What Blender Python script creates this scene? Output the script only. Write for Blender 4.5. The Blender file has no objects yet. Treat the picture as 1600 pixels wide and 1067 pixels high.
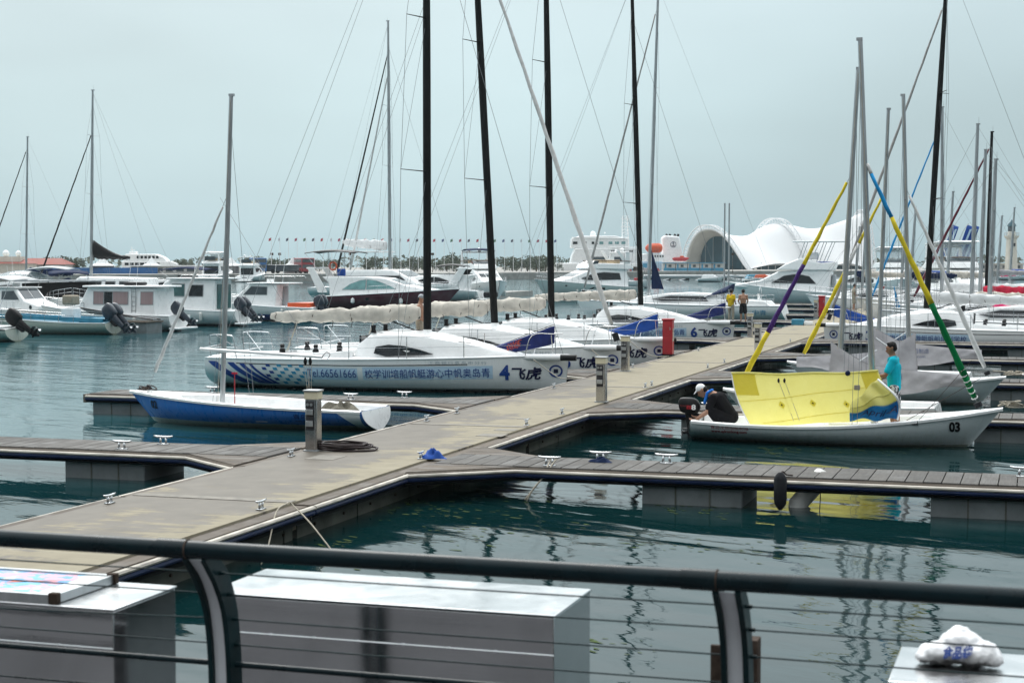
import bpy, bmesh, math, random
from math import sin, cos, pi, radians, sqrt, atan2
from mathutils import Vector, Matrix
random.seed(7)
scene = bpy.context.scene
COL = scene.collection
# ------------------------------------------------------------------ camera
F = 2600.0; CZ = 3.75
YAW = math.atan(832 / 2600); PIT = math.atan(125.5 / 2600)
cam_d = bpy.data.cameras.new('camera'); cam = bpy.data.objects.new('camera', cam_d); COL.objects.link(cam)
cam.location = (0, 0, CZ); cam.rotation_euler = (pi / 2 - PIT, 0, YAW)
cam_d.sensor_width = 36; cam_d.lens = 36 * F / 1600; cam_d.clip_start = .1; cam_d.clip_end = 9000
cam_d.dof.use_dof = True; cam_d.dof.focus_distance = 44; cam_d.dof.aperture_fstop = 5.6
scene.camera = cam
# ------------------------------------------------------------------ sky: overcast, sun veiled ahead and to the left
SUN_AZ = YAW + radians(14)          # to the left of the view direction
SUN_EL = radians(44)
sdir = Vector((-sin(SUN_AZ) * cos(SUN_EL), cos(SUN_AZ) * cos(SUN_EL), sin(SUN_EL)))
w = bpy.data.worlds.new('World'); scene.world = w; w.use_nodes = True
nt = w.node_tree; N = nt.nodes; Lk = nt.links; N.clear()
def wn(t, **k):
    n = N.new(t)
    for a, b in k.items(): setattr(n, a, b)
    return n
tc = wn('ShaderNodeTexCoord'); sep = wn('ShaderNodeSeparateXYZ'); Lk.new(tc.outputs['Generated'], sep.inputs[0])
el = wn('ShaderNodeMapRange'); el.inputs[1].default_value = 0.0; el.inputs[2].default_value = 1.0; Lk.new(sep.outputs['Z'], el.inputs[0])
cr = wn('ShaderNodeValToRGB'); Lk.new(el.outputs[0], cr.inputs[0])
e = cr.color_ramp.elements
e[0].position = 0; e[0].color = (.37, .515, .565, 1); e[1].position = 1; e[1].color = (2.5, 2.6, 2.64, 1)
for p, c in ((.04, (.40, .545, .595, 1)), (.09, (.45, .595, .64, 1)), (.16, (.53, .665, .705, 1)), (.4, (1.3, 1.41, 1.45, 1))):
    q = e.new(p); q.color = c
# veiled sun brightening, broad
dt = wn('ShaderNodeVectorMath', operation='DOT_PRODUCT'); Lk.new(tc.outputs['Generated'], dt.inputs[0]); dt.inputs[1].default_value = sdir
gm = wn('ShaderNodeMapRange'); gm.inputs[1].default_value = -.2; gm.inputs[2].default_value = 1; gm.inputs[3].default_value = .52; gm.inputs[4].default_value = 1.52; Lk.new(dt.outputs['Value'], gm.inputs[0])
# soft cloud unevenness
mp = wn('ShaderNodeMapping'); mp.inputs['Scale'].default_value = (1, 1, 3.0); Lk.new(tc.outputs['Generated'], mp.inputs[0])
nz = wn('ShaderNodeTexNoise'); nz.inputs['Scale'].default_value = 2.6; nz.inputs['Detail'].default_value = 3; nz.inputs['Roughness'].default_value = .45; Lk.new(mp.outputs[0], nz.inputs[0])
nm = wn('ShaderNodeMapRange'); nm.inputs[1].default_value = .3; nm.inputs[2].default_value = .7; nm.inputs[3].default_value = .86; nm.inputs[4].default_value = 1.14; Lk.new(nz.outputs[0], nm.inputs[0])
ml = wn('ShaderNodeMath', operation='MULTIPLY'); Lk.new(gm.outputs[0], ml.inputs[0]); Lk.new(nm.outputs[0], ml.inputs[1])
sc_ = wn('ShaderNodeVectorMath', operation='SCALE'); Lk.new(cr.outputs[0], sc_.inputs[0]); Lk.new(ml.outputs[0], sc_.inputs['Scale'])
sky = wn('ShaderNodeTexSky', sky_type='NISHITA', sun_disc=False, sun_elevation=SUN_EL, sun_rotation=-SUN_AZ, air_density=1, dust_density=4)
b1 = wn('ShaderNodeBackground'); b1.inputs[1].default_value = .82; Lk.new(sc_.outputs[0], b1.inputs[0])
b2 = wn('ShaderNodeBackground'); b2.inputs[1].default_value = .012; Lk.new(sky.outputs[0], b2.inputs[0])
ad = wn('ShaderNodeAddShader'); Lk.new(b1.outputs[0], ad.inputs[0]); Lk.new(b2.outputs[0], ad.inputs[1])
wo = wn('ShaderNodeOutputWorld'); Lk.new(ad.outputs[0], wo.inputs[0])
sl = bpy.data.lights.new('sun', 'SUN'); sl.energy = 1.5; sl.angle = radians(25); sl.color = (1, .97, .92)
sun = bpy.data.objects.new('sun', sl); COL.objects.link(sun); sun.rotation_euler = sdir.to_track_quat('Z', 'Y').to_euler()
vs = scene.view_settings; vs.view_transform = 'Standard'; vs.look = 'None'; vs.exposure = 0.0; vs.gamma = 1
scene.cycles.use_denoising = True; scene.cycles.max_bounces = 6; scene.cycles.transparent_max_bounces = 12
scene.cycles.caustics_reflective = False; scene.cycles.caustics_refractive = False; scene.cycles.sample_clamp_indirect = 4

# ------------------------------------------------------------------ placing: where the view ray through a photo pixel meets a plane of the place
_fw = Vector((-sin(YAW) * cos(PIT), cos(YAW) * cos(PIT), -sin(PIT))); _rt = Vector((cos(YAW), sin(YAW), 0)); _up = Vector((-sin(YAW) * sin(PIT), cos(YAW) * sin(PIT), cos(PIT)))
def ray(px, py): return _fw + _rt * ((px - 800) / F) + _up * ((533.5 - py) / F)
def G(px, py, z=0.0):
    r = ray(px, py); k = (z - CZ) / r.z; return Vector((r.x * k, r.y * k, z))
def D(px, py, d):                     # at distance d along the view axis
    return Vector((0, 0, CZ)) + ray(px, py) * d
def AY(px, py, Y):
    r = ray(px, py); return Vector((0, 0, CZ)) + r * (Y / r.y)

# ------------------------------------------------------------------ materials
MATS = {}
def nodes(name):
    m = bpy.data.materials.new(name); m.use_nodes = True; MATS[name] = m
    t = m.node_tree; b = t.nodes['Principled BSDF']
    return m, t, b
def nn(t, kind, ins=None, **k):
    n = t.nodes.new(kind)
    for a, v in k.items(): setattr(n, a, v)
    for a, v in (ins or {}).items():
        if isinstance(v, bpy.types.NodeSocket): t.links.new(v, n.inputs[a])
        else: n.inputs[a].default_value = v
    return n
def c4(c): return (c[0], c[1], c[2], 1)
def mixc(t, f, a, b, mode='MIX'):
    n = t.nodes.new('ShaderNodeMix'); n.data_type = 'RGBA'; n.blend_type = mode
    for s, v in ((0, f), (6, a), (7, b)):
        if isinstance(v, bpy.types.NodeSocket): t.links.new(v, n.inputs[s])
        else: n.inputs[s].default_value = v if s == 0 else c4(v)
    return n.outputs[2]
def mrange(t, v, a, b, c=0., d=1.):
    n = nn(t, 'ShaderNodeMapRange', {0: v, 1: a, 2: b, 3: c, 4: d}); return n.outputs[0]
def noise(t, vec, scale, detail=3, rough=.5, dist=0.):
    return nn(t, 'ShaderNodeTexNoise', {'Vector': vec, 'Scale': scale, 'Detail': detail, 'Roughness': rough, 'Distortion': dist}).outputs[0]
def objco(t, sc=(1, 1, 1)):
    tc = nn(t, 'ShaderNodeTexCoord'); return nn(t, 'ShaderNodeMapping', {'Vector': tc.outputs['Object'], 'Scale': sc}).outputs[0]
def bumpn(t, b, h, s, d=.01):
    n = nn(t, 'ShaderNodeBump', {'Height': h, 'Strength': s, 'Distance': d}); t.links.new(n.outputs[0], b.inputs['Normal'])
def mat(name, col, rough=.5, metal=0., var=.1, scale=4., bump=0., bscale=40., coat=0., stretch=(1, 1, 1), rvar=.08, spec=.5):
    if name in MATS: return MATS[name]
    m, t, b = nodes(name)
    co = objco(t, stretch); n = noise(t, co, scale, 4, .6)
    f = mrange(t, n, .3, .7)
    c = mixc(t, f, [x * (1 - var) for x in col], [min(1, x * (1 + var)) for x in col])
    t.links.new(c, b.inputs['Base Color'])
    t.links.new(mrange(t, n, .3, .7, max(.02, rough - rvar), min(1, rough + rvar)), b.inputs['Roughness'])
    b.inputs['Metallic'].default_value = metal; b.inputs['Coat Weight'].default_value = coat; b.inputs['Specular IOR Level'].default_value = (spec if max(col) > .12 or metal else spec * .35) * (.45 if rough > .55 else 1)
    if bump: bumpn(t, b, noise(t, co, bscale, 3), bump)
    return m
def zpaint(name, bands, rough=.28, grime=.25, coat=.3):
    """gelcoat painted in horizontal bands: [(z_from, colour), ...] in the boat's own height, with waterline scum and streaks"""
    m, t, b = nodes(name)
    tc = nn(t, 'ShaderNodeTexCoord'); s = nn(t, 'ShaderNodeSeparateXYZ', {0: tc.outputs['Object']})
    r = nn(t, 'ShaderNodeValToRGB', {0: mrange(t, s.outputs[2], -1., 3.)}); r.color_ramp.interpolation = 'CONSTANT'
    el = r.color_ramp.elements
    for i, (z, c) in enumerate(bands):
        p = max(0, min(1, (z + 1) / 4))
        if i == 0: el[0].position = 0; el[0].color = c4(c)
        elif i == 1: el[1].position = p; el[1].color = c4(c)
        else: q = el.new(p); q.color = c4(c)
    if len(bands) == 1: el[1].position = 1; el[1].color = c4(bands[0][1])
    mp = nn(t, 'ShaderNodeMapping', {'Vector': tc.outputs['Object'], 'Scale': (5, 5, .5)}).outputs[0]
    st = noise(t, mp, 1.6, 5, .65); big = noise(t, tc.outputs['Object'], 1.1, 3)
    zf = mrange(t, s.outputs[2], .35, 0., 0., 1.)
    g = nn(t, 'ShaderNodeMath', {0: mrange(t, st, .42, .75), 1: grime}, operation='MULTIPLY').outputs[0]
    g2 = nn(t, 'ShaderNodeMath', {0: g, 1: mrange(t, zf, 0, 1, .35, 2.2)}, operation='MULTIPLY', use_clamp=True).outputs[0]
    c = mixc(t, g2, r.outputs[0], (.20, .22, .15))
    c = mixc(t, mrange(t, big, .35, .65, 0, .07), c, (.5, .5, .48))
    t.links.new(c, b.inputs['Base Color']); t.links.new(mrange(t, st, .3, .7, rough - .06, rough + .12), b.inputs['Roughness']); b.inputs['Coat Weight'].default_value = coat
    return m
WHITE = (.78, .79, .79)
mat('gelcoat', (.84, .845, .84), .3, var=.05, scale=2.5, coat=.25)
mat('gelcoat_warm', (.72, .72, .69), .38, var=.07, scale=3)
mat('deck_white', (.80, .81, .815), .5, var=.06, scale=2, bump=.08, bscale=120)
mat('deck_grey', (.50, .52, .52), .6, var=.12, scale=3)
mat('black', (.012, .012, .013), .42, var=.3, scale=6)
mat('carbon', (.010, .0105, .011), .42, var=.3, scale=2.5, stretch=(4, 4, .6))
mat('rubber', (.02, .021, .024), .6, var=.3, scale=5, bump=.1)
mat('navy', (.012, .022, .06), .75, var=.25, scale=5, bump=.3, bscale=14)
mat('navy_cover', (.018, .03, .14), .7, var=.3, scale=4, bump=.5, bscale=9)
mat('royal', (.015, .07, .32), .6, var=.2, scale=5, bump=.3, bscale=12)
mat('alu', (.46, .48, .49), .35, .85, var=.14, scale=3, stretch=(3, 3, .5))
mat('alu_dull', (.35, .37, .38), .5, .6, var=.18, scale=3)
mat('steel', (.55, .56, .57), .22, 1., var=.15, scale=8)
mat('wire', (.22, .23, .24), .4, .7, var=.1)
mat('rope', (.42, .38, .31), .9, var=.25, scale=30, bump=.6, bscale=160)
mat('rope_dark', (.07, .055, .05), .9, var=.3, scale=30, bump=.5, bscale=160)
mat('hose', (.035, .024, .024), .5, var=.3, scale=10)
mat('canvas', (.55, .51, .45), .9, var=.22, scale=3, bump=.6, bscale=16)
mat('canvas_grey', (.37, .36, .375), .88, var=.14, scale=3, bump=.8, bscale=6)
mat('canvas_white', (.66, .67, .67), .85, var=.1, scale=4, bump=.6, bscale=8)
mat('red_paint', (.36, .012, .02), .42, var=.2, scale=3)
mat('red_cloth', (.45, .02, .05), .8, var=.3, scale=3, bump=.5, bscale=9)
mat('pink_cloth', (.5, .02, .11), .75, var=.35, scale=2.2, bump=.5, bscale=9)
mat('maroon', (.11, .010, .024), .12, var=.15, scale=1.2, coat=.6)
mat('orange', (.62, .085, .02), .45, var=.15, scale=2)
mat('teal_paint', (.003, .016, .019), .4, var=.35, scale=6, bump=.05)
mat('rail_paint', (.003, .012, .016), .3, var=.35, scale=5, bump=.04)
mat('sea_blue', (.04, .24, .36), .5, var=.15, scale=3)
mat('hull_blue', (.008, .06, .26), .3, var=.15, scale=2)
mat('decal_blue', (.008, .045, .24), .4, var=.1)
mat('decal_cyan', (.04, .27, .45), .4, var=.1)
mat('decal_pale', (.44, .60, .74), .4, var=.05)
mat('decal_dark', (.01, .012, .05), .4, var=.1)
mat('decal_black', (.006, .006, .008), .4, var=.1)
mat('decal_white', (.82, .82, .82), .4, var=.03)
mat('decal_red', (.25, .03, .04), .5, var=.2)
mat('decal_grey', (.35, .42, .46), .5, var=.1)
mat('skin', (.36, .19, .12), .55, var=.12, scale=9)
mat('skin_dark', (.24, .115, .065), .5, var=.12, scale=9)
mat('hair', (.008, .007, .007), .5, var=.3, scale=40, bump=.5, bscale=90)
mat('tee_black', (.009, .009, .011), .85, var=.3, scale=7, bump=.5, bscale=14)
mat('tee_turq', (.0, .42, .54), .8, var=.14, scale=6, bump=.6, bscale=14)
mat('tee_yellow', (.66, .44, .01), .8, var=.14, scale=6, bump=.5, bscale=14)
mat('khaki', (.32, .28, .22), .85, var=.2, scale=8, bump=.5, bscale=14)
mat('cap_white', (.78, .79, .8), .7, var=.06)
mat('towel', (.02, .17, .62), .9, var=.15, scale=8, bump=.5, bscale=50)
mat('wood_rail', (.12, .06, .035), .4, var=.3, scale=3, stretch=(.3, 4, 4))
mat('tan_seat', (.42, .33, .22), .7, var=.12)
mat('stone', (.30, .29, .27), .85, var=.25, scale=.8, bump=.6, bscale=3)
mat('quay_top', (.33, .32, .30), .85, var=.15, scale=.3)
mat('roof_red', (.25, .07, .055), .7, var=.18, scale=.6)
mat('wall_cream', (.6, .57, .5), .8, var=.08, scale=.6)
mat('wall_grey', (.42, .42, .41), .8, var=.1, scale=.5)
mat('shed_blue', (.05, .26, .42), .55, var=.15, scale=.5)
mat('fence_blue', (.018, .11, .30), .55, var=.2, scale=.4)
mat('membrane', (.84, .845, .85), .6, var=.03, scale=.15, bump=.05, bscale=1)
mat('truss', (.78, .79, .8), .5, var=.06)
mat('lip_cream', (.52, .51, .47), .7, var=.1, scale=.4)
mat('glass_teal', (.03, .085, .11), .18, var=.3, scale=.25)
mat('socket', (.05, .05, .055), .4, var=.2)
mat('lamp_cream', (.62, .57, .42), .45, var=.08)
mat('float_grey', (.17, .19, .195), .75, var=.22, scale=2.2, bump=.25, bscale=18)
mat('float_dark', (.10, .105, .09), .85, var=.35, scale=2, bump=.4, bscale=12)
mat('fender_white', (.42, .39, .34), .65, var=.42, scale=2.6, stretch=(1, 1, 6))
mat('fender_blue', (.005, .014, .05), .5, var=.35, scale=2.5)
mat('fender_black', (.016, .017, .018), .7, var=.35, scale=3)
mat('bark', (.09, .07, .05), .9, var=.3, scale=3, bump=.6, bscale=8)
mat('shorts', (.02, .02, .024), .8, var=.3)
mat('algae', (.038, .062, .012), .75, var=.45, scale=7)
mat('weed', (.13, .12, .095), .9, var=.4, scale=20, bump=.8, bscale=50)
mat('rust', (.055, .04, .032), .75, var=.45, scale=9, bump=.4, bscale=30)
mat('web_grey', (.6, .62, .65), .45, var=.07, scale=5, spec=.4)
mat('paving', (.10, .101, .106), .8, var=.3, scale=2, bump=.3)
mat('bulkwall', (.085, .083, .088), .8, var=.25, scale=.7)
mat('column_pale', (.55, .53, .5), .7, var=.1, scale=.7)
mat('cowl_grey', (.035, .045, .06), .32, var=.15, scale=5, coat=.3)
mat('curtain', (.34, .25, .25), .7, var=.15, scale=2, stretch=(8, 1, .2))
mat('screen_grey', (.30, .33, .35), .5, var=.12, scale=3, bump=.3, bscale=10)
def glassy(name, col, rough=.06, trans=0., alpha=1.):
    m, t, b = nodes(name); co = objco(t); n = noise(t, co, 2.2, 3)
    t.links.new(mixc(t, mrange(t, n, .3, .7), [x * .75 for x in col], [x * 1.25 for x in col]), b.inputs['Base Color'])
    b.inputs['Roughness'].default_value = rough; b.inputs['IOR'].default_value = 1.5; b.inputs['Alpha'].default_value = alpha
    b.inputs['Specular IOR Level'].default_value = .6; return m
glassy('glass_dark', (.012, .015, .018)); glassy('glass_green', (.05, .12, .12)); glassy('glass_mid', (.06, .075, .085)); glassy('glass_clear', (.36, .42, .44), .1, alpha=.38); glassy('glass_cyan', (.16, .33, .33), .08)
# --- timber decking: long grain, weathering that differs from board to board
def wood(name, c0, c1, axis):
    m, t, b = nodes(name)
    sc = [9, 9, 9]; sc[axis] = .7
    tc = nn(t, 'ShaderNodeTexCoord'); oi = nn(t, 'ShaderNodeObjectInfo')
    off = nn(t, 'ShaderNodeVectorMath', {0: tc.outputs['Object']}, operation='ADD')
    cmb = nn(t, 'ShaderNodeCombineXYZ', {0: oi.outputs['Random'], 1: oi.outputs['Random'], 2: oi.outputs['Random']})
    s30 = nn(t, 'ShaderNodeVectorMath', {0: cmb.outputs[0], 'Scale': 37.}, operation='SCALE'); t.links.new(s30.outputs[0], off.inputs[1])
    mp = nn(t, 'ShaderNodeMapping', {'Vector': off.outputs[0], 'Scale': sc}).outputs[0]
    g = noise(t, mp, 3.2, 6, .7, .4); pl = noise(t, off.outputs[0], 1.7, 3)
    c = mixc(t, mrange(t, g, .3, .7), c0, c1)
    c = mixc(t, mrange(t, oi.outputs['Random'], 0, 1, 0, .55), c, [x * .55 for x in c0])
    c = mixc(t, mrange(t, pl, .5, .75, 0, .5), c, [x * 1.25 for x in c1])
    b.inputs['Specular IOR Level'].default_value = .15; t.links.new(c, b.inputs['Base Color']); t.links.new(mrange(t, pl, .35, .65, .5, .9), b.inputs['Roughness'])
    bumpn(t, b, g, .35, .006); return m
wood('plank', (.072, .068, .064), (.15, .143, .134), 1)
mat('joint', (.22, .205, .18), .85, var=.25, scale=6)
wood('waler', (.085, .07, .058), (.17, .145, .12), 0)
wood('waler_y', (.085, .07, .058), (.17, .145, .12), 1)
# --- concrete deck with the wet stains of the photograph (dark, ragged, drawn out across the pier)
def concrete():
    m, t, b = nodes('deck_concrete'); tc = nn(t, 'ShaderNodeTexCoord'); P = tc.outputs['Object']
    s = nn(t, 'ShaderNodeSeparateXYZ', {0: P})
    fine = noise(t, P, 60, 4, .7); med = noise(t, P, 2.2, 5, .6)
    lam = noise(t, nn(t, 'ShaderNodeMapping', {'Vector': P, 'Scale': (.9, 16, 1)}).outputs[0], 1.0, 4, .6)
    dry = mixc(t, mrange(t, med, .3, .7), (.25, .224, .165), (.31, .28, .21))
    dry = mixc(t, mrange(t, lam, .4, .7, 0, .5), dry, (.235, .205, .155))
    wetc = mixc(t, mrange(t, med, .3, .7), (.09, .078, .062), (.135, .118, .095))
    big = noise(t, nn(t, 'ShaderNodeMapping', {'Vector': P, 'Scale': (.55, .33, 1)}).outputs[0], 1.0, 6, .6, .3)
    rag = noise(t, nn(t, 'ShaderNodeMapping', {'Vector': P, 'Scale': (.8, 5.5, 1)}).outputs[0], 1.0, 5, .65)
    lat = mrange(t, s.outputs[0], -12.1, -9.5, .17, -.13)      # wetter along the left side
    far = mrange(t, s.outputs[1], 27., 58., 0.04, -.22)          # drier along the pier
    a = nn(t, 'ShaderNodeMath', {0: big, 1: lat}, operation='ADD'); a2 = nn(t, 'ShaderNodeMath', {0: a.outputs[0], 1: far}, operation='ADD')
    a3 = nn(t, 'ShaderNodeMath', {0: mrange(t, rag, .2, .8, -.16, .16), 1: a2.outputs[0]}, operation='ADD')
    wet = mrange(t, a3.outputs[0], .505, .56)
    c = mixc(t, wet, dry, wetc); c = mixc(t, mrange(t, fine, .4, .7, 0, .22), c, (.2, .175, .14))
    b.inputs['Specular IOR Level'].default_value = .14; t.links.new(c, b.inputs['Base Color']); t.links.new(mrange(t, wet, 0, 1, .9, .5), b.inputs['Roughness'])
    gr = nn(t, 'ShaderNodeTexWave', {'Vector': P, 'Scale': 6.5, 'Distortion': .6}, bands_direction='Y').outputs['Fac']
    h = nn(t, 'ShaderNodeMath', {0: gr, 1: fine}, operation='ADD').outputs[0]
    bumpn(t, b, h, .25, .006)
concrete()
# --- brushed, smudged stainless sheet
def stainless(name, col=(.60, .605, .61), r0=.05, r1=.16, sc=(.6, 1, 22)):
    m, t, b = nodes(name); tc = nn(t, 'ShaderNodeTexCoord'); P = tc.outputs['Object']
    br = noise(t, nn(t, 'ShaderNodeMapping', {'Vector': P, 'Scale': sc}).outputs[0], 6, 4, .6); sm = noise(t, P, 3.5, 5, .6, .6)
    t.links.new(mixc(t, mrange(t, sm, .3, .7), [x * .86 for x in col], col), b.inputs['Base Color'])
    b.inputs['Metallic'].default_value = 1; t.links.new(mrange(t, sm, .3, .75, r0, r1), b.inputs['Roughness'])
    h = nn(t, 'ShaderNodeMath', {0: br, 1: noise(t, P, 1.6, 2)}, operation='ADD').outputs[0]; bumpn(t, b, h, .035, .008)
stainless('stainless', (.52, .52, .53)); stainless('stainless_top', (.66, .67, .68), .16, .34, (3, 3, 3)); stainless('stainless_post', (.5, .5, .5), .12, .3, (14, 14, 1))
# --- water
def water():
    m, t, b = nodes('sea_water'); tc = nn(t, 'ShaderNodeTexCoord'); P = tc.outputs['Object']
    b.inputs['Base Color'].default_value = (.005, .026, .026, 1); b.inputs['Roughness'].default_value = .03; b.inputs['IOR'].default_value = 1.27; b.inputs['Specular IOR Level'].default_value = .5
    r = nn(t, 'ShaderNodeMapping', {'Vector': P, 'Rotation': (0, 0, radians(20))}).outputs[0]
    def st(x, y): return nn(t, 'ShaderNodeMapping', {'Vector': r, 'Scale': (x, y, 1)}).outputs[0]
    swell = noise(t, st(.28, .75), 1.0, 2, .5, .3); rip = noise(t, st(1.3, 3.2), 1.0, 3, .55, .5); fine = noise(t, st(5, 11), 1.0, 2, .5)
    calm = noise(t, st(.035, .07), 1.0, 2)          # wind patches
    s = nn(t, 'ShaderNodeSeparateXYZ', {0: P}); 
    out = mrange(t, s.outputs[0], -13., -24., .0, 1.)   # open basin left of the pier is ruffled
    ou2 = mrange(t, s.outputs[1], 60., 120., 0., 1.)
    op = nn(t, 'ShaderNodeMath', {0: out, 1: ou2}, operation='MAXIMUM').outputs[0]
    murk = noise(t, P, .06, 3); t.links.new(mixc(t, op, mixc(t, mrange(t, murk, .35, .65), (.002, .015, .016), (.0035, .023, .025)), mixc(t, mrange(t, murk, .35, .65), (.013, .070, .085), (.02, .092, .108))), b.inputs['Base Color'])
    k = nn(t, 'ShaderNodeMath', {0: mrange(t, calm, .35, .65, .35, 1.), 1: mrange(t, op, 0, 1, .26, 1.)}, operation='MULTIPLY').outputs[0]
    h1 = nn(t, 'ShaderNodeMath', {0: swell, 1: .05}, operation='MULTIPLY').outputs[0]
    h2 = nn(t, 'ShaderNodeMath', {0: rip, 1: nn(t, 'ShaderNodeMath', {0: k, 1: .024}, operation='MULTIPLY').outputs[0]}, operation='MULTIPLY').outputs[0]
    h3 = nn(t, 'ShaderNodeMath', {0: fine, 1: nn(t, 'ShaderNodeMath', {0: k, 1: .0055}, operation='MULTIPLY').outputs[0]}, operation='MULTIPLY').outputs[0]
    h = nn(t, 'ShaderNodeMath', {0: h1, 1: h2}, operation='ADD').outputs[0]; h = nn(t, 'ShaderNodeMath', {0: h, 1: h3}, operation='ADD').outputs[0]
    bumpn(t, b, h, 1.0, 1.0)
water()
def leafm():
    m, t, b = nodes('leaf'); oi = nn(t, 'ShaderNodeObjectInfo'); n = noise(t, objco(t), .5, 3)
    c = mixc(t, mrange(t, n, .3, .7), (.055, .075, .05), (.10, .12, .08)); t.links.new(c, b.inputs['Base Color']); b.inputs['Roughness'].default_value = .75
leafm()
def sailcloth(name, c0, c1, tr, f=.42):
    m, t, b = nodes(name); P = objco(t); n = noise(t, P, 3, 4); cr = noise(t, P, 9, 5, .6, 1.4)
    t.links.new(mixc(t, mrange(t, n, .3, .7), c0, c1), b.inputs['Base Color']); b.inputs['Roughness'].default_value = .65; b.inputs['Specular IOR Level'].default_value = .2
    bumpn(t, b, cr, .5, .03)
    tl = nn(t, 'ShaderNodeBsdfTranslucent', {'Color': c4(tr)}); mx = nn(t, 'ShaderNodeMixShader', {0: f, 1: b.outputs[0], 2: tl.outputs[0]}); t.links.new(mx.outputs[0], t.nodes['Material Output'].inputs[0])
sailcloth('sail_yellow', (.76, .68, .17), (.82, .76, .25), (.85, .78, .25)); sailcloth('sail_bright', (.74, .64, .09), (.80, .70, .13), (.84, .75, .13)); sailcloth('sail_pale', (.70, .66, .22), (.78, .75, .32), (.8, .76, .3)); sailcloth('sail_blue', (.01, .17, .42), (.02, .24, .52), (.02, .26, .55))
mat('stay_yellow', (.62, .49, .02), .7, var=.16, scale=5, bump=.5, bscale=12); mat('stay_purple', (.05, .015, .13), .7, var=.2, scale=5, bump=.5, bscale=12); mat('stay_green', (.0, .12, .035), .7, var=.2, scale=5, bump=.5, bscale=12); mat('stay_sky', (.01, .25, .55), .7, var=.16, scale=5, bump=.5, bscale=12); mat('stay_white', (.6, .6, .59), .75, var=.14, scale=5, bump=.5, bscale=12); mat('stay_grey', (.35, .34, .33), .75, var=.2, scale=5, bump=.5, bscale=12)
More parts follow.
